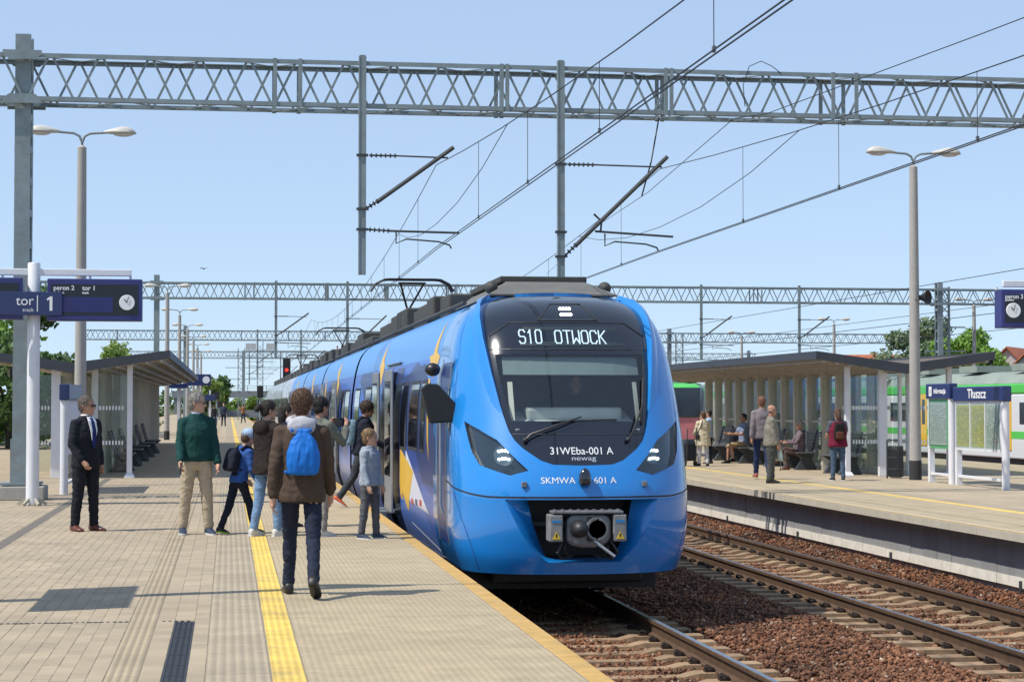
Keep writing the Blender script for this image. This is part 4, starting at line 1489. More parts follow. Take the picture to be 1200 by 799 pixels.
# coupler bay: bevelled surround and dark recess
bo, bi = resample(BOUT, 80), resample(BIN, 80)
m = MB()
rings = []
for k in range(5):
    f = k / 4
    ring = []
    for a, b in zip(bo, bi):
        q = a.lerp(b, f)
        p0, p1 = sx(a.x, a.y), sx(b.x, b.y) + Vector((0, 0.26, 0))
        p = p0.lerp(p1, f)
        p.y = p0.y + (p1.y - p0.y) * f ** 1.4
        ring.append(tuple(p))
    rings.append(ring)
m.loft(rings, caps=False)
m.build('bumper_bevel', m_blue, cab, smooth=40)
m = MB()
rr = [tuple(sx(b.x, b.y) + Vector((0, 0.26, 0))) for b in bi]
m.loft([rr, [(x, 0.75, z) for x, y, z in rr]], caps=False)
m.add([(-0.7, 0.75, -0.2), (0.7, 0.75, -0.2), (0.7, 0.75, 0.65), (-0.7, 0.75, 0.65)], [(0, 1, 2, 3)])
m.build('coupler_bay', m_trim, cab)
m = MB().b2(-0.9, 0.9, 1.15, 2.6, -0.46, -0.275)
m.build('obstacle_deflector', m_trim, train, bevel=0.03)
# coupler head
cp = MB().prism([(-0.24, 0.12), (-0.16, 0.07), (-0.05, 0.05), (0.08, 0.05), (0.20, 0.08), (0.27, 0.15), (0.27, 0.36), (0.20, 0.42), (-0.18, 0.42), (-0.24, 0.36)], -0.16, 0.0, 'y')
cpo = cp.build('coupler', m_coupler, train, bevel=0.035)
def ycyl(c, r, y0, y1, n=20):
    b = MB().tube([(c[0], y0, c[1]), (c[0], y1, c[1])], r, n)
    return b
b = MB().tube([(-0.10, -0.16, 0.26), (-0.10, -0.24, 0.26), (-0.10, -0.31, 0.26), (-0.10, -0.335, 0.26)], [0.10, 0.092, 0.062, 0.02], 20)
b.build('coupler_cone', m_trim, cpo, 40)
b = MB().tube([(0.10, -0.155, 0.26), (0.10, -0.215, 0.26), (0.10, -0.215, 0.26), (0.10, -0.10, 0.26)], [0.135, 0.125, 0.10, 0.06], 22)
b.build('coupler_cup', m_coupler, cpo, 40)
b = MB().tube([(0.10, -0.214, 0.26), (0.10, -0.10, 0.26)], 0.085, 20)
b.build('coupler_bore', m_trim, cpo)
for x, r in ((0.02, 0.03), (0.02, 0.028)):
    pass
MB().tube([(0.02, -0.19, 0.365), (0.02, -0.15, 0.365)], 0.03, 14).build('air_port', m_trim, cpo)
MB().tube([(0.02, -0.19, 0.145), (0.02, -0.15, 0.145)], 0.028, 14).build('air_port', m_trim, cpo)
for s, x in ((-1, -0.36), (1, 0.36)):
    bx = MB().b2(x - 0.075, x + 0.075, -0.20, 0.06, 0.12, 0.42).build('contact_box', m_box_l, cpo, bevel=0.015)
    MB().prism([(x - 0.045, 0.15), (x + 0.045, 0.15), (x, 0.235)], -0.206, -0.2015, 'y').build('warning_triangle', m_yel, bx)
    MB().b2(x - 0.008, x + 0.008, -0.2085, -0.2065, 0.172, 0.21).build('warning_mark', m_trim, bx)
    MB().b2(x - 0.05, x + 0.05, -0.205, -0.2015, 0.33, 0.36).build('label_strip', mat('label_blue', (0.03, 0.22, 0.5), 0.5), bx)
    MB().tube([(x * 0.75, -0.1, 0.13), (x * 0.95, -0.16, 0.0), (x * 0.8, -0.12, -0.07), (x * 0.4, 0.1, -0.06)], 0.018, 8).build('hose', m_trim, cpo, 40)
    MB().tube([(x * 0.6, -0.05, 0.13), (x * 0.7, -0.1, 0.03), (x * 0.6, -0.05, -0.04), (x * 0.3, 0.1, -0.04)], 0.014, 8).build('hose', m_trim, cpo, 40)
MB().b2(-0.40, 0.40, -0.20, 0.05, 0.43, 0.46).build('top_plate', m_coupler, cpo, bevel=0.008)
for k in range(9):
    x = -0.36 + 0.09 * k
    MB().b2(x - 0.01, x + 0.01, -0.19, -0.02, 0.4605, 0.473).build('plate_rib', m_coupler, cpo)
MB().tube([(0.06, -0.22, 0.13), (0.28, -0.30, -0.04)], 0.018, 8).build('release_rod', m_silver, cpo, 40)
MB().b2(-0.12, 0.12, 0.0, 0.7, 0.16, 0.34).build('draw_bar', m_trim, cpo)
# camera bump and two small sensors
b = MB()
q = sx(0.0, 0.80)
rings = []
for u, r in ((0.0, 0.01), (0.03, 0.05), (0.08, 0.068), (0.15, 0.072), (0.19, 0.06)):
    rings.append([(r * math.cos(a), q.y - 0.045 + r * 0.9 * math.sin(a) - 0.01, 0.93 - u) for a in [2 * math.pi * k / 14 for k in range(14)]])
b.loft(rings)
co_ = b.build('front_camera', m_mask, train, 40)
MB().tube([(0.0, q.y - 0.12, 0.785), (0.0, q.y - 0.09, 0.785)], 0.032, 14).build('camera_lens', m_trim, co_)
for x in (-0.675, 0.705):
    q = sx(x, 0.745)
    MB().b2(x - 0.028, x + 0.028, q.y - 0.05, q.y + 0.02, 0.715, 0.775).build('sensor_block', m_coupler, train, bevel=0.006)
def wrap_text(txt, size, x0, z0, off, mt, parent, name='lettering', bold=0.0, sxx=1.0, depth=0.0008):
    o = text_mesh(txt, size, (0, 0, 0), (0, 0, 0), mt, name, parent, 'CENTER', depth, 1.0, bold)
    for v in o.data.vertices:
        p = sx(x0 + v.co.x * sxx, z0 + v.co.y, off + v.co.z)
        v.co = p
    o.data.update()
    return o
wrap_text('SKMWA', 0.10, -0.295, 0.785, 0.003, sign_white, train, bold=0.0, sxx=1.08)
wrap_text('601 A', 0.10, 0.24, 0.785, 0.003, sign_white, train, bold=0.0, sxx=1.08)
wrap_text('31WEba-001 A', 0.115, 0.004, 1.125, MASK_IN + 0.003, sign_white, train, bold=0.0, sxx=1.03)
wrap_text('newag', 0.075, 0.02, 1.045, MASK_IN + 0.003, mat('logo_grey', (0.45, 0.5, 0.55), 0.4), train, bold=0.0, sxx=1.5)
# destination display: block letters out of straight strokes
disp = MB()
d = [tuple(sx(x, z, MASK_IN + 0.002)) for x, z in [(-0.60 + 1.27 * k / 20, 2.345) for k in range(21)]]
d2 = [tuple(sx(x, z, MASK_IN + 0.002)) for x, z in [(-0.55 + 1.12 * k / 20, 2.575) for k in range(21)]]
disp.loft([d, d2], caps=False, closed=False)
dpo = disp.build('destination_display', m_lcdback, train)
STROKES = {'S': [(1, .85, .8, 1), (.8, 1, .2, 1), (.2, 1, 0, .85), (0, .85, 0, .62), (0, .62, .2, .5), (.2, .5, .8, .5), (.8, .5, 1, .38), (1, .38, 1, .15), (1, .15, .8, 0), (.8, 0, .2, 0), (.2, 0, 0, .15)],
           '1': [(.2, .8, .5, 1), (.5, 1, .5, 0)], '0': [(.2, 0, .8, 0), (.8, 0, 1, .15), (1, .15, 1, .85), (1, .85, .8, 1), (.8, 1, .2, 1), (.2, 1, 0, .85), (0, .85, 0, .15), (0, .15, .2, 0)],
           'T': [(0, 1, 1, 1), (.5, 1, .5, 0)], 'W': [(0, 1, 0, 0), (0, 0, .5, .4), (.5, .4, 1, 0), (1, 0, 1, 1)], 'C': [(1, .8, .8, 1), (.8, 1, .2, 1), (.2, 1, 0, .85), (0, .85, 0, .15), (0, .15, .2, 0), (.2, 0, .8, 0), (.8, 0, 1, .2)],
           'K': [(0, 1, 0, 0), (1, 1, 0, .45), (.25, .55, 1, 0)]}
STROKES['O'] = STROKES['0']
def led_word(word, x, z, w, h, gap):
    for ch in word:
        b = MB()
        for (a0, b0, a1, b1) in STROKES[ch]:
            p, q = sx(x + a0 * w, z + b0 * h, MASK_IN + 0.006), sx(x + a1 * w, z + b1 * h, MASK_IN + 0.006)
            e = (q - p).normalized() * 0.009
            b.bar(p - e, q + e, 0.015, 0.004, (0, -1, 0.8))
        b.build('display_letter', m_led_text, dpo)
        x += w + gap
led_word('S10', -0.60, 2.37, 0.068, 0.16, 0.027)
led_word('OTWOCK', -0.18, 2.37, 0.076, 0.152, 0.030)
def outline(poly, w, mt, name, parent, close=True):
    d = dense(poly, 8) if close else None
    m = MB()
    m.tube([sx(q.x, q.y, MASK_IN + 0.003) for q in d] + [sx(d[0].x, d[0].y, MASK_IN + 0.003)], w, 6, False)
    return m.build(name, mt, parent)
m_edge = mat('mask_edge', (0.04, 0.04, 0.042), 0.5, 0, 0.1, 5)
outline([(-0.945, 2.30), (0.945, 2.30), (0.945, 2.46), (0.70, 2.625), (-0.70, 2.625), (-0.945, 2.46)], 0.007, m_edge, 'display_frame', mask)
sl_ = MB()
sl_.tube([sx(-0.775 + 1.55 * k / 24, 1.315, MASK_IN + 0.001) for k in range(25)], 0.006, 6, False)
sl_.build('mask_seam', m_edge, mask)
outline([(-0.36, 2.655), (0.36, 2.655), (0.20, 2.865), (-0.17, 2.865)], 0.008, m_edge, 'top_lamp_frame', mask)
tl = MB()
ga = [tuple(sx(-0.33 + 0.66 * k / 10, 2.665, MASK_IN + 0.001)) for k in range(11)]
gb = [tuple(sx(-0.16 + 0.33 * k / 10, 2.855, MASK_IN + 0.001)) for k in range(11)]
tl.loft([ga, gb], caps=False, closed=False)
tlo = tl.build('top_lamp', m_lens_d, train)
for zz in (2.725, 2.80):
    e = MB()
    for k in range(4):
        e.ell(sx(-0.06 + 0.035 * k, zz, MASK_IN + 0.004), (0.023, 0.014, 0.02), 8, 6)
    e.build('led_cluster', m_lite, tlo)
# wipers
w1 = MB().tube([sx(-0.63, 1.235, 0.0), sx(-0.56, 1.29, 0.03), sx(-0.25, 1.40, 0.02), sx(0.03, 1.50, 0.005)], [0.016, 0.014, 0.012, 0.01], 6)
w1.tube([sx(-0.32, 1.45, -0.012), sx(0.45, 1.475, -0.012)], 0.011, 6)
w1.ell(sx(-0.63, 1.235, 0.0), (0.03, 0.03, 0.03), 10, 6)
w1.build('wiper', m_trim, train, 40)
w2 = MB().tube([sx(0.56, 1.24, 0.0), sx(0.62, 1.32, 0.03), sx(0.72, 1.52, 0.02), sx(0.80, 1.66, 0.005)], [0.016, 0.014, 0.012, 0.01], 6)
w2.tube([sx(0.76, 1.42, -0.012), sx(0.835, 1.95, -0.012)], 0.011, 6)
w2.ell(sx(0.56, 1.24, 0.0), (0.03, 0.03, 0.03), 10, 6)
w2.build('wiper', m_trim, train, 40)
# cab inside
ci = MB()
ci.b2(-1.1, 1.1, 2.55, 2.6, 0.3, 2.65)
ci.b2(-1.2, 1.2, 0.6, 2.55, 0.25, 0.3)
ci.b2(-0.85, 0.85, 1.75, 2.55, 2.65, 2.70)
ci.build('cab_bulkhead', m_cabin, train)
ds = MB()
ds.loft([[(x, f_c(1.36) + 0.22, 1.05), (x, f_c(1.40) + 0.10, 1.36), (x, 0.95, 1.47), (x, 1.30, 1.56), (x, 1.42, 1.50), (x, 1.42, 1.05)] for x in (-0.72, -0.3, 0.3, 0.72)])
ds.build('dashboard', m_dash, train)
ds = MB().b2(-0.52, 0.62, 0.92, 1.25, 1.44, 1.61)
ds.build('console', m_dash, train, bevel=0.04)
bl = MB()
bl.loft([[tuple(sx(-0.84 + 1.68 * k / 10, z, -0.09)) for k in range(11)] for z in (2.03, 2.14, 2.24)], caps=False, closed=False)
bl.build('sun_blind', m_blind, train)
for s in (-1, 1):
    b = MB()
    b.loft([[tuple(sx(s * xa, z, -0.1)) for xa in (0.74, 0.80)] for z in (1.5, 1.7, 1.95)], caps=False, closed=False)
    b.build('side_blind', mat('blind_cream', (0.5, 0.48, 0.40), 0.7), train)

# driver's seat
MB().b2(-0.05, 0.45, 1.95, 2.1, 0.8, 1.75).build('driver_seat', m_trim, train, bevel=0.05)
# ---------------- bodies
PROF = [(f_w(z), z) for z in (-0.30, 0.0, 0.3, 0.75, 1.2, 1.6, 1.85, 2.1, 2.3, 2.45, 2.6, 2.7, 2.8, 2.88, 2.93, 2.97, 3.0, 3.02)]
def livery():
    m = bpy.data.materials.new('train_livery')
    m.use_nodes = True
    nt = m.node_tree
    N, L = nt.nodes, nt.links
    bs = N['Principled BSDF']
    bs.inputs['Roughness'].default_value = 0.32
    bs.inputs['Specular IOR Level'].default_value = 0.35
    bs.inputs['Coat Weight'].default_value = 0.12
    bs.inputs['Coat Roughness'].default_value = 0.06
    geo = N.new('ShaderNodeNewGeometry')
    sep = N.new('ShaderNodeSeparateXYZ')
    L.new(geo.outputs['Position'], sep.inputs[0])
    # large facets: diagonal coordinate through a voronoi, as the printed stars and shards
    mp = N.new('ShaderNodeMapping')
    mp.inputs['Scale'].default_value = (0.0, 0.16, 0.75)
    mp.inputs['Rotation'].default_value = (R(20), 0, 0)
    L.new(geo.outputs['Position'], mp.inputs['Vector'])
    vo = N.new('ShaderNodeTexVoronoi')
    vo.inputs['Scale'].default_value = 1.6
    L.new(mp.outputs[0], vo.inputs['Vector'])
    sc = N.new('ShaderNodeSeparateColor')
    L.new(vo.outputs['Color'], sc.inputs[0])
    r1 = N.new('ShaderNodeValToRGB')
    r1.color_ramp.interpolation = 'CONSTANT'
    els = [(0.0, (0.012, 0.035, 0.16)), (0.3, (0.02, 0.06, 0.30)), (0.55, (0.03, 0.11, 0.45)), (0.8, (0.05, 0.17, 0.55))]
    while len(r1.color_ramp.elements) < len(els):
        r1.color_ramp.elements.new(0.5)
    for e, (p, c) in zip(r1.color_ramp.elements, els):
        e.position = p; e.color = (*c, 1)
    L.new(sc.outputs[0], r1.inputs[0])
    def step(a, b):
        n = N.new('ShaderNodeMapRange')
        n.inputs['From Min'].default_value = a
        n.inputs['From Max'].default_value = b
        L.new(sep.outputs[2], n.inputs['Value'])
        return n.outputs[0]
    mx = N.new('ShaderNodeMixRGB')
    mx.inputs['Color2'].default_value = (0.07, 0.26, 0.62, 1)
    L.new(step(2.24, 2.26), mx.inputs[0]); L.new(r1.outputs[0], mx.inputs[1])
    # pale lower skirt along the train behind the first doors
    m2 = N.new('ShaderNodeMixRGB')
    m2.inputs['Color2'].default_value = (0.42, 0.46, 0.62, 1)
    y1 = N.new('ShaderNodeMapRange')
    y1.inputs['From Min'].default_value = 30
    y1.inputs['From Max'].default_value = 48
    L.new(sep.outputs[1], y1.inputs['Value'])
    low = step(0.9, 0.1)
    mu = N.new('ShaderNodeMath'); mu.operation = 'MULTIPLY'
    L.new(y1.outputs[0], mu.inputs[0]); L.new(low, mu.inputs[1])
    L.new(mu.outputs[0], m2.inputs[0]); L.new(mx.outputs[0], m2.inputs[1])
    nd = N.new('ShaderNodeTexNoise')
    nd.inputs['Scale'].default_value = 3.0
    nd.inputs['Detail'].default_value = 7
    nd.inputs['Roughness'].default_value = 0.7
    L.new(geo.outputs['Position'], nd.inputs['Vector'])
    gr = N.new('ShaderNodeMath'); gr.operation = 'MULTIPLY'
    L.new(nd.outputs['Fac'], gr.inputs[0]); L.new(step(0.35, -0.25), gr.inputs[1])
    m3 = N.new('ShaderNodeMixRGB')
    m3.inputs['Color2'].default_value = (0.15, 0.115, 0.08, 1)
    L.new(gr.outputs[0], m3.inputs[0]); L.new(m2.outputs[0], m3.inputs[1])
    L.new(m3.outputs[0], bs.inputs['Base Color'])
    return m
m_livery = livery()
DOOR1 = (30.72, 32.10)
def body_loft(name, ya, yb, mt, parent, open_left=False):
    """one length of car body, local to the nose; ya, yb are distances from the viewer"""
    a, b = ya - NOSE_Y, yb - NOSE_Y
    R_ = [(w, z) for w, z in PROF]
    Lf = [(-w, z) for w, z in reversed(PROF)]
    if open_left:
        Lf = [(x, z) for x, z in Lf if z > 2.12] + [(-f_w(2.16), 2.16)]
        Lf = [(x, z) for x, z in Lf if z >= 2.16]
    pts = R_ + [(0.0, 3.03)] + Lf
    m = MB()
    m.loft([[(x, y, z) for x, z in pts] for y in (a, b)], caps=False, closed=False)
    return m.build(name, mt, parent, smooth=40)
CARS = [(NOSE_Y + YEND, 41.0), (41.55, 55.6), (56.15, 70.2), (70.75, 84.0)]
sideX = lambda z: -f_w(z)
m_yel_l = mat('livery_yellow', (0.70, 0.42, 0.03), 0.4, 0, 0.05, 3, coat=0.1)
m_wht_l = mat('livery_white', (0.62, 0.64, 0.74), 0.4, 0, 0.05, 3, coat=0.1)
m_drk_l = mat('livery_navy', (0.012, 0.03, 0.13), 0.35, 0, 0.05, 3, coat=0.1)
def side_poly(poly, name, mt, parent, off=0.004, x0=None):
    """flat-printed shape on the near side; poly of (distance, height)"""
    bm_ = bmesh.new()
    bm_.faces.new([bm_.verts.new((y, z, 0)) for y, z in poly])
    for z in (0.3, 0.75, 1.2, 1.6, 1.85, 2.1, 2.3, 2.45, 2.6, 2.7, 2.8):
        bmesh.ops.bisect_plane(bm_, geom=bm_.verts[:] + bm_.edges[:] + bm_.faces[:], plane_co=(0, z, 0), plane_no=(0, 1, 0), dist=1e-5)
    me = bpy.data.meshes.new(name)
    for v in bm_.verts:
        y, z = v.co.x, v.co.y
        v.co = (-interp([(b, a) for a, b in PROF], z) - off, y - NOSE_Y, z)
    bmesh.ops.recalc_face_normals(bm_, faces=bm_.faces)
    bm_.to_mesh(me)
    bm_.free()
    me.materials.append(mt)
    o = bpy.data.objects.new(name, me)
    link(o, parent)
    return o
def side_window(y0, y1, z0, z1, parent):
    xm = interp([(b, a) for a, b in PROF], (z0 + z1) / 2)
    fr = side_poly([(y0 - 0.05, z0 - 0.05), (y1 + 0.05, z0 - 0.05), (y1 + 0.05, z1 + 0.05), (y0 - 0.05, z1 + 0.05)], 'window', m_trim, parent, 0.006)
    side_poly([(y0, z0), (y1, z0), (y1, z1), (y0, z1)], 'pane', m_winside, fr, 0.009)
    return fr
def door_leaf(y0, y1, parent, off=0.0):
    x = -1.402 - off
    b = MB().b2(x - 0.04, x, y0 - NOSE_Y, y1 - NOSE_Y, 0.0, 2.17)
    d = b.build('door_leaf', m_silver if off > 0.03 else m_drk_l, parent, bevel=0.012)
    MB().b2(x - 0.046, x - 0.041, y0 - NOSE_Y + 0.12, y1 - NOSE_Y - 0.12, 0.55, 2.0).build('door_glass', m_winside, d)
    return d
for i, (ya, yb) in enumerate(CARS):
    if i == 0:
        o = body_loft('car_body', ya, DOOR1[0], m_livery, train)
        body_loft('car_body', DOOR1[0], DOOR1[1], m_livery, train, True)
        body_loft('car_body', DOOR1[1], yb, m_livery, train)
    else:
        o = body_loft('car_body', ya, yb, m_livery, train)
    if i < 3:
        b = MB()
        for k in range(5):
            y = yb - NOSE_Y + 0.02 + k * 0.11
            s = 0.955 if k % 2 else 0.90
            b.loft([[(x * s, yy, 1.2 + (z - 1.2) * s) for x, z in [(w, z) for w, z in PROF] + [(-w, z) for w, z in reversed(PROF)]] for yy in (y, y + 0.10)])
        b.build('gangway_bellows', rubber, train)
    # underframe, bogies
    b = MB().b2(-1.2, 1.2, ya - NOSE_Y - (1.2 if i == 0 else 0), yb - NOSE_Y, -0.58, -0.301)
    b.build('underframe', m_trim, train)
    for yc in ((ya + 1.5,) if i == 0 else ()) + (yb + 0.25,):
        for dy in (-1.2, 1.2):
            for s in (-1, 1):
                w = MB().tube([(s * 0.70, yc + dy - NOSE_Y, RAIL_Z + 0.425), (s * 0.83, yc + dy - NOSE_Y, RAIL_Z + 0.425)], 0.42, 24)
                w.build('wheel', mat('wheel_steel', (0.10, 0.075, 0.055), 0.6, 0.6, 0.2, 8), train, 40)
                MB().b2(s * 0.88 if s > 0 else -1.1, 1.1 if s > 0 else -0.88, yc + dy - NOSE_Y - 0.18, yc + dy - NOSE_Y + 0.18, -0.55, -0.28).build('axle_box', m_coupler, train, bevel=0.02)
# first car: windows, open door, cab door
for y0, y1 in ((25.72, 26.25), (26.65, 27.9), (28.35, 29.3), (33.95, 35.4), (35.75, 37.2), (38.9, 40.3)):
    side_window(y0, y1, 1.05 if y1 < 28 else 1.02, 1.92, train)
door_leaf(29.45, 30.70, train, 0.085)
door_leaf(32.12, 33.35, train, 0.085)
vb = MB()
a, b = DOOR1[0] - NOSE_Y, DOOR1[1] - NOSE_Y
vb.b2(-1.36, 1.3, a - 0.6, b + 0.6, -0.06, -0.01)
vb.b2(-1.30, 1.3, a - 0.62, a - 0.60, 0, 2.3)
vb.b2(-1.30, 1.3, b + 0.60, b + 0.62, 0, 2.3)
vb.b2(1.25, 1.3, a - 0.6, b + 0.6, 0, 2.3)
vb.b2(-1.33, 1.3, a - 0.6, b + 0.6, 2.28, 2.30)
vb.build('vestibule', m_cabin, train)
for y in (a - 0.03, b + 0.03):
    MB().b2(-1.395, -1.30, y - 0.03, y + 0.03, 0, 2.15).build('door_pillar', m_trim, train)
MB().tube([(-1.22, a + 0.12, 0.3), (-1.22, a + 0.12, 1.6)], 0.016, 8).build('grab_rail', m_yel, train)
MB().b2(-1.66, -1.36, a + 0.02, b - 0.02, -0.075, -0.045).build('door_step', m_silver, train)
for (y0, y1) in ((22.98, 23.05), (24.0, 24.06)):
    side_poly([(y0, -0.02), (y1, -0.02), (y1, 2.2), (y0, 2.2)], 'handrail_channel', m_silver, train, 0.008)
side_poly([(23.08, 0.0), (23.98, 0.0), (23.98, 2.15), (23.08, 2.15)], 'cab_door', m_drk_l, train, 0.006)
MB().tube([(-1.44, 23.02 - NOSE_Y, 0.35), (-1.47, 23.02 - NOSE_Y, 0.45), (-1.47, 23.02 - NOSE_Y, 2.0), (-1.44, 23.02 - NOSE_Y, 2.1)], 0.018, 8).build('handrail', m_silver, train, 40)
# cab side window (angular) on the curved cheek
for s in (-1, 1):
    cw = MB()
    lo = [(0.92, 1.22), (1.10, 1.42), (1.28, 1.62)]
    for off, nm, mt, sh in ((0.004, 'cab_side_window', m_winside, 0),):
        top = [(math.pi / 2 + 0.10, 2.10), (math.pi / 2 + 0.02, 2.06), (math.pi / 2 - 0.10, 1.80), (math.pi / 2 - 0.17, 1.45)]
        bot = [(math.pi / 2 + 0.10, 1.52), (math.pi / 2 + 0.02, 1.44), (math.pi / 2 - 0.10, 1.33), (math.pi / 2 - 0.17, 1.27)]
        rings = []
        for (ta, za), (tb, zb) in zip(top, bot):
            rings.append([tuple(so(s * (ta + (tb - ta) * k / 6), za + (zb - za) * k / 6, off)) for k in range(7)])
        cw.loft(rings, caps=False, closed=False)
        cw.build(nm, mt, train, smooth=40)
# exterior mirror: black wing standing out from the cheek
mp_ = [on_y(px, py, 22.75) for px, py in ((493, 455), (500, 449), (513, 450), (535, 474), (540, 494), (503, 496))]
mr_ = MB()
mr_.loft([[(p.x - T1, p.y - NOSE_Y + dy, p.z) for p in mp_] for dy in (-0.06, 0.06)])
mi = mr_.build('exterior_mirror', black_plastic, train, bevel=0.02)
MB().bar((mp_[3].x - T1 - 0.1, 22.75 - NOSE_Y, 1.6), (-1.30, 23.0 - NOSE_Y, 1.6), 0.06, 0.08).build('mirror_arm', black_plastic, mi)
q = on_y(507, 433, 24.2)
MB().ell((q.x - T1, 24.2 - NOSE_Y, q.z), (0.10, 0.10, 0.085), 14, 8).build('side_camera', black_plastic, train, 40)
# printed shapes
side_poly([(25.0, 1.98), (25.9, 2.28), (25.45, 2.30), (25.1, 2.75), (25.0, 2.32), (24.55, 2.25)], 'livery_star', m_yel_l, train)
side_poly([(25.05, 0.9), (25.35, 1.98), (25.6, 1.98), (25.3, 1.2)], 'livery_star', m_yel_l, train)
side_poly([(29.3, 1.0), (27.2, 0.70), (28.1, 0.10), (28.9, 0.35), (29.0, -0.1), (29.38, 0.45)], 'livery_star', m_yel_l, train)
side_poly([(28.4, 1.0), (25.2, 0.25), (24.4, -0.22), (27.9, -0.05)], 'livery_panel', m_wht_l, train, 0.003)
side_poly([(33.7, 1.95), (34.6, 2.3), (34.2, 2.72), (33.9, 2.4), (33.5, 2.30)], 'livery_star', m_yel_l, train)
side_poly([(26.3, 2.2), (29.4, 2.05), (24.3, 0.72), (24.3, 1.2)], 'livery_shard', m_drk_l, train, 0.002)
side_poly([(29.4, 2.2), (30.6, 2.2), (30.2, 1.2), (29.4, 0.6)], 'livery_shard', m_drk_l, train, 0.002)
for k in range(3):
    side_poly([(26.0 + k * 0.6, 0.28 - 0.02 * k), (26.3 + k * 0.6, 0.28 - 0.02 * k), (26.3 + k * 0.6, 0.36 - 0.02 * k), (26.0 + k * 0.6, 0.36 - 0.02 * k)], 'livery_logo', mat('logo_red', (0.5, 0.05, 0.05), 0.5) if k != 1 else m_drk_l, train, 0.006)
# other cars: windows, doors, stars
for i, (ya, yb) in enumerate(CARS[1:]):
    ln = yb - ya
    for k, (f0, f1) in enumerate(((0.05, 0.15), (0.17, 0.27), (0.45, 0.55), (0.57, 0.67), (0.86, 0.96))):
        side_window(ya + f0 * ln, ya + f1 * ln, 1.02, 1.92, train)
    for f0 in (0.30, 0.71):
        door_leaf(ya + f0 * ln, ya + f0 * ln + 0.72, train, 0.05)
        door_leaf(ya + f0 * ln + 0.74, ya + f0 * ln + 1.46, train, 0.05)
    y = ya + 0.42 * ln
    side_poly([(y, 1.3), (y + 0.5, 2.2), (y + 1.1, 2.45), (y + 0.4, 2.7), (y, 2.3), (y - 0.5, 2.1)], 'livery_star', m_yel_l, train)
    y = ya + 0.82 * ln
    side_poly([(y, 0.5), (y + 0.4, 1.2), (y + 0.7, 2.5), (y - 0.1, 2.0), (y - 0.4, 1.0)], 'livery_star', m_yel_l, train)
for k in range(8):
    y = 24.8 + 2.1 * k
    MB().b2(-1.30, -1.21, y - NOSE_Y, y + 1.3 - NOSE_Y, -0.56, -0.33).build('equipment_case', m_coupler, train, bevel=0.02)

# ---------------- roof
fr = MB()
fr.loft([[(-0.80, 2.15, 2.98), (0.80, 2.15, 2.98), (0.80, 2.15, 3.0), (-0.80, 2.15, 3.0)], [(-0.78, 2.45, 2.98), (0.78, 2.45, 2.98), (0.55, 2.5, 3.14), (-0.55, 2.5, 3.14)], [(-0.78, 2.7, 2.98), (0.78, 2.7, 2.98), (0.50, 2.75, 3.19), (-0.50, 2.75, 3.19)], [(-0.78, 6.0, 2.98), (0.78, 6.0, 2.98), (0.50, 6.0, 3.19), (-0.50, 6.0, 3.19)]])
fr.build('roof_fairing', m_fair, train, smooth=25)
MB().b2(-0.56, 0.56, 2.9, 6.0, 3.192, 3.27).build('cooling_unit', m_rooft, train, bevel=0.015)
for s in (-1, 1):
    MB().ell((s * 0.72, 2.55, 3.10), (0.085, 0.12, 0.085), 14, 8).build('roof_horn', m_rooft, train, 40)
rg = random.Random(4)
for i, (ya, yb) in enumerate(CARS):
    y = ya + (3.4 if i == 0 else 0.5)
    while y < yb - 1.0:
        ln = rg.uniform(0.9, 2.2)
        ln = min(ln, yb - 0.3 - y)
        pan = (i == 1 and y < 45.0) or (i == 2 and y > 66.0)
        h = rg.uniform(0.20, 0.33) if not pan else 0.10
        w = rg.uniform(0.75, 0.92)
        MB().b2(-w, w, y - NOSE_Y, y + ln - NOSE_Y, 2.90, 3.03 + h).build('roof_unit', m_rooft, train, bevel=0.03)
        y += ln + rg.uniform(0.1, 0.3)
    b = MB().tube([(-0.95, ya + 0.4 - NOSE_Y, 2.95), (-0.95, yb - 0.4 - NOSE_Y, 2.95)], 0.03, 6)
    b.build('roof_conduit', m_rooft, train)
m_ins_red = mat('insulator_red', (0.30, 0.04, 0.03), 0.4, 0, 0.1, 8)
def pantograph(y, flip, parent):
    """raised half-scissor pantograph; y = distance of its head"""
    y = y - NOSE_Y
    s = 1 if flip else -1
    b = MB()
    hz = 4.37
    b.b2(-0.6, 0.6, y - 0.5, y + 0.5, 3.30, 3.35)
    k = (0, y + s * 1.0, 3.72)
    b.tube([(0, y - s * 0.3, 3.38), k], 0.045, 8)
    b.tube([k, (-0.25, y, hz - 0.10)], 0.025, 6)
    b.tube([k, (0.25, y, hz - 0.10)], 0.025, 6)
    b.tube([(0.15, y - s * 0.1, 3.38), (0.1, y + s * 0.9, 3.62)], 0.018, 6)
    po = b.build('pantograph_arm', m_trim, parent)
    for dy in (-0.16, 0.16):
        MB().tube([(-0.90, y + dy, hz - 0.26), (-0.80, y + dy, hz - 0.10), (-0.62, y + dy, hz - 0.01), (-0.5, y + dy, hz), (0.5, y + dy, hz), (0.62, y + dy, hz - 0.01), (0.80, y + dy, hz - 0.10), (0.90, y + dy, hz - 0.26)], 0.024, 6).build('collector_bar', m_trim, po)
    MB().tube([(-0.3, y, hz - 0.08), (0.3, y, hz - 0.08)], 0.03, 6).build('collector_yoke', m_trim, po)
    for x in (-0.5, 0.5):
        for dy in (-0.4, 0.4):
            q = MB()
            insulator(q, (x, y + dy, 3.12), (x, y + dy, 3.32), 0.06, 3)
            q.build('insulator', m_ins_red, po)
    for x in (-0.12, 0.12):
        q = MB()
        insulator(q, (x, y - s * 0.2, 3.4), (x, y - s * 0.2, 3.75), 0.05, 4)
        q.build('insulator', m_ins_red, po)
pantograph(42.4, True, train)
pantograph(69.6, False, train)

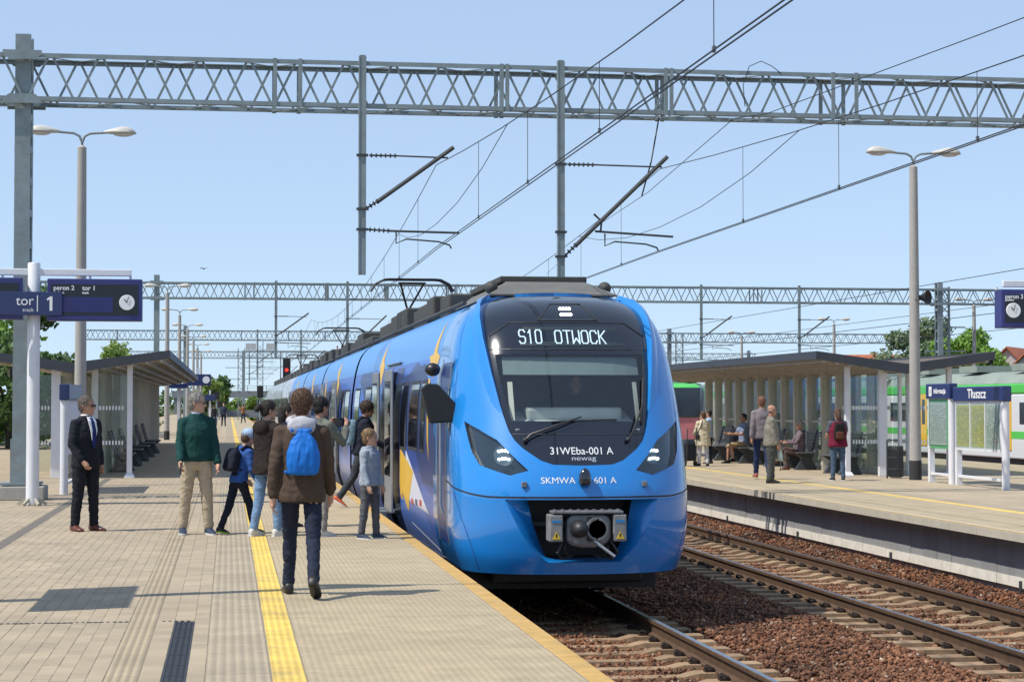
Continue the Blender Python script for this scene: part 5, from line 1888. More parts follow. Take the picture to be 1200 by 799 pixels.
# second coupled unit farther back
tr2 = thing('passenger_train', 'grey train coupled behind the blue train, far along the platform', 'train', (T1, 85.2, 0))
m_grey_b = mat('train_grey', (0.36, 0.38, 0.40), 0.3, 0, 0.1, 1, coat=0.4)
m_dkband = mat('train_window_band', (0.02, 0.022, 0.026), 0.15, 0, 0.1, 2, coat=0.6)
for k in range(4):
    y0 = 0.3 + 13.6 * k
    pts = [(w, z) for w, z in PROF] + [(-w, z) for w, z in reversed(PROF)]
    b = MB()
    if k == 0:
        b.loft([[(x * s, y, 1.0 + (z - 1.0) * s) for x, z in pts] for y, s in ((-0.9, 0.5), (-0.5, 0.8), (0.2, 0.95), (1.0, 1.0), (13.3, 1.0))])
    else:
        b.loft([[(x, y, z) for x, z in pts] for y in (y0, y0 + 13.0)])
    co = b.build('car_body', m_grey_b, tr2, smooth=40)
    MB().b2(-1.41, -1.40, y0 + 1.2, y0 + 12.6, 1.0, 1.95).build('window_band', m_dkband, co)
    for j in range(3):
        MB().b2(-0.8, 0.8, y0 + 0.6 + 4.2 * j, y0 + 3.9 + 4.2 * j, 2.95, 3.25).build('roof_unit', m_rooft, tr2)
pantograph(107 - 85.2 + NOSE_Y, True, tr2)
# dark rear nose of the blue unit
b = MB()
pts = [(w, z) for w, z in PROF] + [(-w, z) for w, z in reversed(PROF)]
b.loft([[(x * s, y - NOSE_Y, 1.0 + (z - 1.0) * s) for x, z in pts] for y, s in ((84.0, 1.0), (84.6, 0.97), (85.0, 0.85), (85.2, 0.5))])
b.build('rear_nose', m_blue, train, smooth=40)
# ------------------------------------------------------------------ trains beyond the right platform
m_kw = mat('train_white', (0.66, 0.67, 0.67), 0.35, 0, 0.06, 1, coat=0.3, dirt=0.2, dirtcol=(0.4, 0.38, 0.35), dscale=1)
m_kg = mat('train_green', (0.07, 0.50, 0.06), 0.4, 0, 0.06, 1, coat=0.3)
m_ky = mat('train_yellow', (0.80, 0.46, 0.015), 0.4, 0, 0.05, 1, coat=0.3)
m_kroof = mat('train_roof_pale', (0.24, 0.28, 0.24), 0.7, 0, 0.15, 1)
def local_train(xl, y0, y1, label, nose=False):
    t = thing('local_train', label, 'train', (xl + 1.42, y0, 0), 0, 'white and green local trains')
    n = max(1, round((y1 - y0) / 17.5))
    L = (y1 - y0) / n
    for k in range(n):
        a, b = k * L + 0.2, (k + 1) * L - 0.2
        MB().b2(-1.42, 1.42, a, b, -0.30, 2.02).build('car_body', m_kw, t, bevel=0.05)
        MB().b2(-1.428, 1.428, a + 0.02, b - 0.02, 2.025, 2.40).build('cantrail', m_kg, t, bevel=0.06)
        r = MB()
        r.loft([[(-1.38, y, 2.405), (1.38, y, 2.405), (1.15, y, 2.72), (0.5, y, 2.86), (-0.5, y, 2.86), (-1.15, y, 2.72)] for y in (a + 0.05, b - 0.05)])
        r.build('roof', m_kroof, t)
        MB().b2(-1.427, -1.4205, a + 0.03, b - 0.03, 0.42, 0.68).build('stripe', m_kg, t)
        for f in (0.25, 0.75):
            y = a + (b - a) * f
            d = MB().b2(-1.45, -1.4205, y - 0.68, y + 0.68, 0.0, 2.06).build('door', m_ky, t)
            for s in (-0.34, 0.34):
                MB().b2(-1.456, -1.451, y + s - 0.17, y + s + 0.17, 0.85, 1.85).build('door_window', m_winside, d)
        for f in (0.10, 0.42, 0.58, 0.90):
            y = a + (b - a) * f
            for q in (-0.6, 0.6):
                MB().b2(-1.432, -1.4205, y + q - 0.55, y + q + 0.55, 0.95, 1.72).build('window', m_winside, t)
        for f in (0.2, 0.5, 0.8):
            MB().b2(-1.1, 1.1, a + (b - a) * f - 0.9, a + (b - a) * f + 0.9, 2.87, 3.12).build('roof_unit', m_kroof, t)
        b_ = MB().tube([(-0.9, a + 1, 2.98), (-0.9, a + 2.4, 2.98)], 0.16, 12)
        b_.build('air_tank', m_silver, t)
        MB().b2(-1.25, 1.25, a, b, -0.85, -0.305).build('underframe', m_trim, t)
    if nose:
        pts = [(1.42, -0.3), (1.42, 2.0), (1.25, 2.5), (0.8, 2.75), (-0.8, 2.75), (-1.25, 2.5), (-1.42, 2.0), (-1.42, -0.3)]
        m = MB()
        m.loft([[(x * s, y, 0.6 + (z - 0.6) * s2) for x, z in pts] for y, s, s2 in ((0.25, 1, 1), (-0.4, 0.98, 0.97), (-1.0, 0.90, 0.90), (-1.3, 0.78, 0.75))])
        m.build('nose', m_kg, t, smooth=35)
        MB().loft([[(-1.06, -1.40, 1.02), (1.06, -1.40, 1.02), (0.90, -1.33, 2.5), (-0.90, -1.33, 2.5)], [(-1.06, -1.0, 1.02), (1.06, -1.0, 1.02), (0.90, -0.7, 2.55), (-0.90, -0.7, 2.55)]]).build('windscreen', m_mask, t)
        m_pink = mat('train_front_red', (0.62, 0.20, 0.20), 0.4, 0, 0.2, 2)
        MB().loft([[(-1.08, -1.345, -0.1), (1.08, -1.345, -0.1), (1.02, -1.345, 1.0), (-1.02, -1.345, 1.0)], [(-1.1, -1.2, -0.1), (1.1, -1.2, -0.1), (1.05, -1.2, 1.0), (-1.05, -1.2, 1.0)]]).build('front_panel', m_pink, t)
    return t
local_train(27.9, 45.5, 115.5, 'white train with green stripes and yellow doors behind the right platform')
local_train(21.45, 97.5, 132, 'green nosed train with dark windscreen behind the right shelter', True)

# ------------------------------------------------------------------ trees, houses, walls, far things
def leaf_mat(name, col, var=0.35):
    m = bpy.data.materials.new(name)
    m.use_nodes = True
    nt = m.node_tree
    N, L = nt.nodes, nt.links
    bs = N['Principled BSDF']
    bs.inputs['Roughness'].default_value = 0.6
    geo = N.new('ShaderNodeNewGeometry')
    nz = N.new('ShaderNodeTexNoise')
    nz.inputs['Scale'].default_value = 0.7
    L.new(geo.outputs['Position'], nz.inputs['Vector'])
    ad = N.new('ShaderNodeMath'); ad.operation = 'ADD'
    L.new(nz.outputs['Fac'], ad.inputs[0]); L.new(geo.outputs['Random Per Island'], ad.inputs[1])
    rp = N.new('ShaderNodeValToRGB')
    rp.color_ramp.elements[0].position = 0.4
    rp.color_ramp.elements[1].position = 1.5 / 1.6
    rp.color_ramp.elements[0].color = (*[c * (1 - var) for c in col], 1)
    rp.color_ramp.elements[1].color = (*[c * (1 + var) for c in col], 1)
    L.new(ad.outputs[0], rp.inputs[0])
    L.new(rp.outputs[0], bs.inputs['Base Color'])
    tr = N.new('ShaderNodeBsdfTranslucent')
    L.new(rp.outputs[0], tr.inputs[0])
    mx = N.new('ShaderNodeMixShader')
    mx.inputs[0].default_value = 0.3
    L.new(bs.outputs[0], mx.inputs[1]); L.new(tr.outputs[0], mx.inputs[2])
    L.new(mx.outputs[0], N['Material Output'].inputs[0])
    return m
LEAF = {'grey': leaf_mat('leaf_greygreen', (0.14, 0.19, 0.10)), 'green': leaf_mat('leaf_green', (0.14, 0.26, 0.035)), 'dark': leaf_mat('leaf_dark', (0.065, 0.12, 0.03)), 'light': leaf_mat('leaf_light', (0.17, 0.25, 0.055))}
m_bark = mat('bark', (0.09, 0.07, 0.05), 0.9, 0, 0.3, 5)
def leaf_cloud(name, lobes, n, size, mt, parent, seed):
    rg = np.random.default_rng(seed)
    w = np.array([l[3] * l[4] * l[5] for l in lobes]) ** 0.67
    idx = rg.choice(len(lobes), n, p=w / w.sum())
    L = np.array(lobes, float)[idx]
    d = rg.normal(size=(n, 3))
    d /= np.linalg.norm(d, axis=1)[:, None]
    r = (0.55 + 0.5 * rg.random(n)) ** 1.0
    r *= 0.85 + 0.25 * np.sin(d[:, 0] * 7 + L[:, 0]) * np.sin(d[:, 2] * 6 + L[:, 1])
    c = L[:, :3] + d * L[:, 3:6] * r[:, None]
    nrm = d + rg.normal(size=(n, 3)) * 0.7
    nrm /= np.linalg.norm(nrm, axis=1)[:, None]
    u = np.cross(nrm, rg.normal(size=(n, 3)))
    u /= np.linalg.norm(u, axis=1)[:, None]
    v = np.cross(nrm, u)
    s = size * (0.5 + rg.random(n))[:, None]
    P = np.stack([c - u * s, c + v * s * 0.55, c + u * s, c - v * s * 0.55], 1)
    me = bpy.data.meshes.new(name)
    me.vertices.add(n * 4)
    me.vertices.foreach_set('co', P.reshape(-1))
    me.loops.add(n * 4)
    me.loops.foreach_set('vertex_index', np.arange(n * 4, dtype=np.int32))
    me.polygons.add(n)
    me.polygons.foreach_set('loop_start', np.arange(0, n * 4, 4, dtype=np.int32))
    me.update(calc_edges=True)
    me.materials.append(mt)
    o = bpy.data.objects.new(name, me)
    link(o, parent)
    return o
def tree(x, y, h, r, label, kind, seed, n=7000, leaf=0.22, base=-1.2, lobes_n=14, low=0.25):
    t = thing('tree', label, 'tree', (x, y, base), 0, 'trees beyond the station')
    rg = random.Random(seed)
    b = MB().tube([(0, 0, 0), (0.05 * h * 0.1, 0, h * 0.3), (0, 0.1, h * 0.7)], [h * 0.022, h * 0.018, h * 0.006], 8)
    limbs = []
    for k in range(6):
        a = rg.uniform(0, 6.28)
        z0 = h * rg.uniform(0.25, 0.5)
        e = (math.cos(a) * r * 0.7, math.sin(a) * r * 0.7, z0 + h * rg.uniform(0.15, 0.35))
        b.tube([(0, 0, z0), (e[0] * 0.5, e[1] * 0.5, z0 + (e[2] - z0) * 0.6), e], [h * 0.010, h * 0.007, h * 0.003], 6)
    b.build('trunk', m_bark, t)
    lobes = []
    for k in range(lobes_n):
        a = rg.uniform(0, 6.28)
        zz = rg.uniform(low, 0.90)
        prof = math.sin(min(1, max(0.05, (zz - low + 0.12) / (1.0 - low + 0.1))) * math.pi) ** 0.6
        rr = r * prof * rg.uniform(0.3, 0.8)
        s = r * rg.uniform(0.30, 0.48)
        lobes.append((math.cos(a) * rr, math.sin(a) * rr, zz * h, s, s, s * 0.8))
    leaf_cloud('crown', lobes, n, leaf, LEAF[kind], t, seed)
    return t
def tree_px(px, pytop, y, r, label, kind, seed, **k):
    p = on_y(px, pytop, y)
    return tree(p.x, y, p.z + 1.2, r, label, kind, seed, **k)
tree_px(1062, 372, 150, 3.6, 'grey green poplar like tree behind the right shelter', 'grey', 11, n=9000, leaf=0.20, low=0.15, lobes_n=20)
tree_px(1095, 368, 158, 3.4, 'tall grey green tree just left of the round bright tree', 'grey', 12, n=8000, leaf=0.20, low=0.15, lobes_n=18)
tree_px(1134, 383, 140, 3.2, 'bright green round tree beside the red roofed houses', 'green', 13, n=9000, leaf=0.18, low=0.1, lobes_n=22)
tree_px(1118, 440, 135, 2.2, 'low bushy tree under the round bright tree', 'dark', 14, n=4000, leaf=0.18, low=0.1)
tree_px(12, 318, 75, 2.6, 'dark tree behind the blue displays at the left edge', 'dark', 15, n=7000, leaf=0.13, lobes_n=18, low=0.2)
tree_px(-22, 330, 80, 2.8, 'light green tree cut by the left picture edge', 'green', 16, n=6000, leaf=0.13, low=0.2)
tree_px(60, 412, 110, 2.4, 'low dark tree behind the left shelter roof', 'dark', 17, n=5000, leaf=0.15)
tree_px(128, 396, 105, 2.0, 'light green thin tree above the left shelter roof', 'light', 18, n=5000, leaf=0.13, low=0.1)
tree_px(150, 404, 112, 2.0, 'light green bush right of the thin tree over the shelter', 'light', 19, n=4000, leaf=0.14, low=0.1)
for k, (px, py, y, r, kd) in enumerate(((252, 437, 260, 2.5, 'dark'), (243, 445, 230, 2.0, 'light'), (300, 466, 330, 3.0, 'light'), (326, 467, 340, 3.4, 'light'), (352, 468, 350, 3.0, 'dark'), (275, 468, 350, 2.6, 'light'), (395, 468, 360, 4, 'dark'))):
    tree_px(px, py, y, r, ['dark tree beside the far blue sign', 'pale tree at the end of the left platform', 'pale bush under the footbridge', 'larger pale bush right of the signal mast', 'dark bush near the rear of the train', 'small pale bush at the platform end', 'dark trees behind the train roof'][k], kd, 30 + k, n=2500, leaf=0.3, low=0.08)
# the wood along the horizon reads as one mass
lob = []
rg = random.Random(8)
for k in range(120):
    x = -260 + k * 5.2
    lob.append((x, 440 + 30 * math.sin(k * 1.3), rg.uniform(0.5, 3.0), 5.0, 4.0, rg.uniform(2.5, 4.5)))
tag(leaf_cloud('treeline', lob, 26000, 0.55, LEAF['dark'], None, 77), 'distant dark green wood along the horizon', 'treeline', kind='stuff')

# houses
m_tile = mat('roof_tile', (0.36, 0.11, 0.05), 0.85, 0, 0.2, 2)
m_plast = mat('house_plaster', (0.42, 0.41, 0.40), 0.9, 0, 0.08, 1)
m_hwin = mat('house_window', (0.03, 0.04, 0.05), 0.2)
def house(px, pytop, y, w, d, h, label, rz):
    p = on_y(px, pytop, y)
    t = thing('house', label, 'house', (p.x, y, -1.2), rz, 'red roofed houses beyond the trees')
    top = p.z + 1.2
    eave = top - h
    wl = MB()
    wl.prism([(-w / 2, 0), (w / 2, 0), (w / 2, eave), (0, top - 0.1), (-w / 2, eave)], -d / 2, d / 2, 'y')
    wl.build('wall', m_plast, t)
    for s in (-1, 1):
        r = MB()
        r.loft([[(0, yy, top), (s * (w / 2 + 0.4), yy, eave - 0.28 * h / 2), (s * (w / 2 + 0.4), yy, eave - 0.28 * h / 2 + 0.15), (0, yy, top + 0.15)] for yy in (-d / 2 - 0.4, d / 2 + 0.4)])
        ro = r.build('roof', m_tile, t)
    MB().b2(w * 0.18, w * 0.18 + 0.6, -0.3, 0.3, eave, top + 0.5).build('chimney', m_tile, t)
    for x in (-w * 0.18, w * 0.18):
        for z in (eave - 2.0, eave + 0.4):
            wn_ = MB().b2(x - 0.5, x + 0.5, -d / 2 - 0.03, -d / 2 - 0.003, z, z + 1.2).build('window', m_hwin, t)
            MB().b2(x - 0.6, x + 0.6, -d / 2 - 0.10, -d / 2 - 0.032, z - 0.12, z - 0.02).build('sill', m_plast, wn_)
    return t
house(1192, 409, 185, 6, 9, 3.0, 'gabled house with red tiled roof right of the bright tree', R(-35))
house(1214, 416, 178, 7, 9, 3.2, 'red roofed house cut by the right picture edge', R(-35))
house(1168, 414, 205, 6, 10, 2.6, 'red roofed house half hidden behind the bright tree', R(20))
house(1024, 417, 215, 8, 14, 2.2, 'long low red roof showing above the right shelter', R(75))

# noise barrier and slope at the far left
m_noise = mat('noise_wall', (0.20, 0.215, 0.20), 0.85, 0, 0.12, 2, per_obj=0.08)
nw = thing('noise_barrier', 'grey panelled noise barrier behind the left track', 'wall', (-17.0, 40, -1.2))
pm = MB().b2(-0.06, 0.06, 0.08, 3.92, 0, 3.2)
po_ = pm.build('panel', m_noise)
pme = po_.data
bpy.data.objects.remove(po_)
qm = MB().b2(-0.10, 0.10, -0.09, 0.07, 0, 3.3)
qo = qm.build('post', steel)
qme = qo.data
bpy.data.objects.remove(qo)
for k in range(60):
    inst(pme, 'panel', nw, (0, 4 * k, 0))
    inst(qme, 'post', nw, (0, 4 * k, 0))
def grass(name, n, x0, x1, y0, y1, z, seed, label):
    lob = []
    rg = np.random.default_rng(seed)
    x = x0 + (x1 - x0) * rg.random(n)
    y = y0 + (y1 - y0) * rg.random(n) ** 1.5
    h = 0.12 + 0.25 * rg.random(n)
    a = rg.random(n) * 6.28
    dx, dy = np.cos(a) * 0.03, np.sin(a) * 0.03
    lean = (rg.random((n, 2)) - 0.5) * 0.2
    zz = np.full(n, z)
    P = np.stack([np.stack([x - dx, y - dy, zz], 1), np.stack([x + dx, y + dy, zz], 1), np.stack([x + lean[:, 0], y + lean[:, 1], zz + h], 1)], 1)
    me = bpy.data.meshes.new(name)
    me.from_pydata(P.reshape(-1, 3).tolist(), [], [(3 * i, 3 * i + 1, 3 * i + 2) for i in range(n)])
    me.materials.append(LEAF['light'])
    o = bpy.data.objects.new(name, me)
    link(o)
    tag(o, label, 'grass', kind='stuff')
grass('grass', 16000, -16.8, -13.5, 45, 120, -1.2, 5, 'rough grass strip below the grey noise barrier')
grass('grass', 6000, -6, 12, 335, 380, -1.0, 6, 'pale grass beyond the end of the platforms')

# footbridge, signals, far lattice masts
m_bridge = mat('bridge_concrete', (0.26, 0.27, 0.27), 0.85, 0, 0.1, 0.3)
fb = thing('footbridge', 'far grey footbridge crossing the tracks at the horizon', 'bridge', (0, 420, 0))
z0, z1 = on_y(380, 466, 420).z, on_y(380, 458, 420).z
MB().b2(-12, 60, 0, 3, z0, z1).build('deck', m_bridge, fb)
for k in range(37):
    MB().b2(-12 + 2 * k - 0.06, -12 + 2 * k + 0.06, -0.1, 0.02, z1, z1 + 1.1).build('railing_post', steel, fb)
for zz in (0.5, 1.05):
    MB().b2(-12, 60, -0.08, -0.02, z1 + zz, z1 + zz + 0.08).build('railing_rail', steel, fb)
for x in (-11, -1, 14, 30, 46, 58):
    MB().b2(x - 0.5, x + 0.5, 0.5, 2.5, -1.24, z0).build('pier', m_bridge, fb)
m_red = emit_mat('signal_red', (1.0, 0.03, 0.02), 1.5)
def signal(px, pyt, pyb, y, label, w=0.5, lit=False):
    a, b = on_y(px, pyt, y), on_y(px, pyb, y)
    t = thing('rail_signal', label, 'signal', (a.x, y, 0), 0, 'railway signals')
    h = a.z
    MB().b2(-w / 2, w / 2, 0, 0.12, b.z, h).build('head', black_plastic, t)
    MB().tube([(0, 0.16, -1.0), (0, 0.16, h)], 0.07, 8).build('post', steel, t)
    for k in range(3):
        z = b.z + (h - b.z) * (0.2 + 0.3 * k)
        L_ = MB().tube([(0, -0.02, z), (0, 0.01, z)], w * 0.22, 12)
        L_.build('lamp', m_red if (lit and k == 1) else m_trim, t)
    MB().bar((-0.02, 0.3, h * 0.5), (0.25, 0.3, h), 0.04).build('ladder', m_ins_red, t)
signal(336, 420, 447, 128, 'tall red signal above the far end of the train', lit=True)
signal(305, 452, 466, 160, 'low signal beside the far lattice mast')
signal(254, 459, 468, 175, 'small signal at the end of the left platform')
signal(257, 470, 477, 210, 'farthest small signal at the platform end')
def lattice_mast(px, pyt, y, w, label):
    a = on_y(px, pyt, y)
    t = thing('lattice_mast', label, 'mast', (a.x, y, -1.2), 0, 'distant lattice masts')
    h = a.z + 1.2
    for sx_ in (-1, 1):
        MB().b2(sx_ * w / 2 - 0.05, sx_ * w / 2 + 0.05, -0.05, 0.05, 0, h).build('upright', steel, t)
    b = MB()
    k = 0
    while k * w < h - w:
        b.bar((-w / 2, 0, k * w), (w / 2, 0, k * w + w), 0.04)
        b.bar((w / 2, 0.05, k * w), (-w / 2, 0.05, k * w + w), 0.04)
        k += 1
    b.build('lacing', steel, t)
    for k in range(3):
        MB().b2(-w * 2.5, w * 2.5, -0.03, 0.03, h * (0.62 + 0.14 * k), h * (0.62 + 0.14 * k) + 0.07).build('crossarm', steel, t)
lattice_mast(283, 408, 215, 0.7, 'dark lattice mast at the far end of the left platform')
lattice_mast(305, 400, 250, 0.7, 'thin lattice mast right of the dark far mast')
lattice_mast(796, 390, 160, 0.6, 'lattice mast just right of the blue train front')
lattice_mast(1107, 336, 98.2, 0.45, 'grey steel mast between the trees and the right lamp post')
# far gantry between the lattice masts with white boards
fg = thing('signal_gantry', 'far signal gantry with pale boards over the tracks', 'gantry', (0, 230, 0))
xa, xb = on_y(285, 412, 230).x, on_y(392, 412, 230).x
zt, zb2 = on_y(340, 411, 230).z, on_y(340, 419, 230).z
MB().b2(xa, xb, -0.05, 0.05, zt - 0.08, zt).build('chord', steel, fg)
MB().b2(xa, xb, -0.05, 0.05, zb2 - 0.08, zb2).build('chord', steel, fg)
b = MB()
k = 0
while xa + k * 0.8 < xb - 0.8:
    b.bar((xa + k * 0.8, 0, zb2 if k % 2 else zt), (xa + k * 0.8 + 0.8, 0, zt if k % 2 else zb2), 0.05)
    k += 1
b.build('lacing', steel, fg)
for x in (xa, xb):
    MB().b2(x - 0.12, x + 0.12, -0.1, 0.1, -1.2, zt).build('upright', steel, fg)
for px in (294, 318):
    x = on_y(px, 404, 230).x
    MB().b2(x - 0.6, x + 0.6, -0.1, -0.05, zt + 0.05, zt + 0.85).build('board', mat('board_pale', (0.5, 0.52, 0.52), 0.7), fg)
MB().b2(-6, 8, 262, 263, -0.05, 0.9).build('platform_end_fence', m_bridge, pl)
# bird
b = MB()
q = on_y(239, 315, 90)
b.ell((0, 0, 0), (0.09, 0.14, 0.06), 8, 6)
for s in (-1, 1):
    b.add([(0, -0.05, 0.02), (s * 0.2, -0.02, 0.10), (s * 0.38, 0.06, 0.02), (s * 0.2, 0.10, 0.08), (0, 0.08, 0.02)], [(0, 1, 2, 3, 4)])
bo_ = b.build('bird', mat('bird_dark', (0.03, 0.03, 0.03), 0.8))
bo_.location = q
bo_.scale = (0.55, 0.55, 0.55)
tag(bo_, 'small dark bird flying above the left shelter', 'bird')
# ------------------------------------------------------------------ people
work = bpy.data.scenes.new('workshop')
def remesh(mb, voxel, it=3, fac=0.5):
    me = mb.mesh('tmp')
    bm_ = bmesh.new()
    bm_.from_mesh(me)
    bmesh.ops.recalc_face_normals(bm_, faces=bm_.faces)
    bm_.to_mesh(me)
    bm_.free()
    o = bpy.data.objects.new('tmp', me)
    work.collection.objects.link(o)
    r = o.modifiers.new('r', 'REMESH')
    r.mode = 'VOXEL'
    r.voxel_size = voxel
    if it:
        s = o.modifiers.new('s', 'SMOOTH')
        s.factor = fac
        s.iterations = it
    work.view_layers[0].update()
    dg = work.view_layers[0].depsgraph
    res = bpy.data.meshes.new_from_object(o.evaluated_get(dg))
    bpy.data.objects.remove(o)
    bpy.data.meshes.remove(me)
    return res
def folds(me, amp, freq=(9, 9, 16), seed=0.0):
    n = len(me.vertices)
    co = np.empty(n * 3); me.vertices.foreach_get('co', co); co = co.reshape(-1, 3)
    no = np.array([v.normal[:] for v in me.vertices])
    d = np.empty(n)
    for i in range(n):
        x, y, z = co[i]
        d[i] = 0.8 * mnoise.noise((x * freq[0] + seed, y * freq[1] + z * 3.0, z * freq[2])) + 1.1 * (0.35 - abs(mnoise.noise((x * freq[0] * 1.7 + seed + 9 + z * 2.5, y * freq[1] * 1.7, z * freq[2] * 1.5))))
    co += no * (d * amp)[:, None]
    me.vertices.foreach_set('co', co.reshape(-1))
    me.update()
def ringpts(c, rx, ry, M=None, n=18, p=0.85):
    out = []
    for k in range(n):
        a = 2 * math.pi * k / n
        ca, sa = math.cos(a), math.sin(a)
        q = Vector((c[0] + rx * math.copysign(abs(ca) ** p, ca), c[1] + ry * math.copysign(abs(sa) ** p, sa), c[2]))
        out.append(M(q) if M else q)
    return out
def limb(mb, pts, rad, n=12):
    """tapered tube with rounded ends"""
    pts = [Vector(p) for p in pts]
    d0 = (pts[0] - pts[1]).normalized(); d1 = (pts[-1] - pts[-2]).normalized()
    P = [pts[0] + d0 * rad[0] * 0.85, pts[0] + d0 * rad[0] * 0.5] + pts + [pts[-1] + d1 * rad[-1] * 0.5, pts[-1] + d1 * rad[-1] * 0.85]
    Rr = [rad[0] * 0.45, rad[0] * 0.85] + list(rad) + [rad[-1] * 0.85, rad[-1] * 0.45]
    mb.tube(P, Rr, n)
SKIN = {'light': mat('skin_light', (0.50, 0.29, 0.20), 0.55, 0, 0.08, 12), 'tan': mat('skin_tan', (0.42, 0.22, 0.14), 0.55, 0, 0.08, 12)}
m_eye = mat('eye_dark', (0.02, 0.016, 0.014), 0.25)
m_lip = mat('lip', (0.33, 0.12, 0.10), 0.5)
def cloth(name, col, rough=0.85, var=0.12, scale=14, bump=0.3, bs=220):
    return mat('cloth_' + name, col, rough, 0, var, scale, bump, bs, spec=0.25)
def hair_mat(name, col):
    return mat('hair_' + name, col, 0.55, 0, 0.45, 55, 0.8, 130, stretch=(1, 1, 0.35))
def to_obj(me, name, mt, parent, s=1.0):
    me.materials.clear()
    me.materials.append(mt)
    smooth_mesh(me)
    o = bpy.data.objects.new(name, me)
    link(o, parent)
    return o

def strands(o, n, s, rg):
    """fine locks lying on the hair, in the same mesh"""
    me = o.data
    V = [v.co.copy() for v in me.vertices]
    Fs = [tuple(p.vertices) for p in me.polygons]
    top = max(v.z for v in V)
    cx = sum((v for v in V), Vector()) / len(V)
    b = MB()
    b.v = [tuple(v) for v in V]
    b.f = list(Fs); b.m = [0] * len(Fs)
    pol = me.polygons
    for k in range(n):
        p = pol[rg.randrange(len(pol))]
        c, nn = p.center.copy(), p.normal.copy()
        crown = Vector((cx.x, cx.y - 0.02 * s, top))
        d = c - crown
        d = d - nn * d.dot(nn)
        if d.length < 1e-4:
            continue
        d.normalize()
        d = (d + nn * rg.uniform(0.0, 0.45) + Vector((rg.uniform(-.5, .5), rg.uniform(-.5, .5), rg.uniform(-.5, .3)))).normalized()
        w = d.cross(nn)
        if w.length < 1e-4:
            continue
        w = w.normalized() * 0.0014 * s
        L = rg.uniform(0.015, 0.038) * s
        q0 = c - nn * 0.002
        q1 = c + d * L * 0.55 + nn * 0.004 * s
        q2 = c + d * L - nn * 0.002 * s
        b.add([q0 - w, q0 + w, q1 + w, q1 - w, q2], [(0, 1, 2, 3), (3, 2, 4)])
    m2 = b.mesh('hair')
    m2.materials.append(me.materials[0])
    smooth_mesh(m2)
    o.data = m2

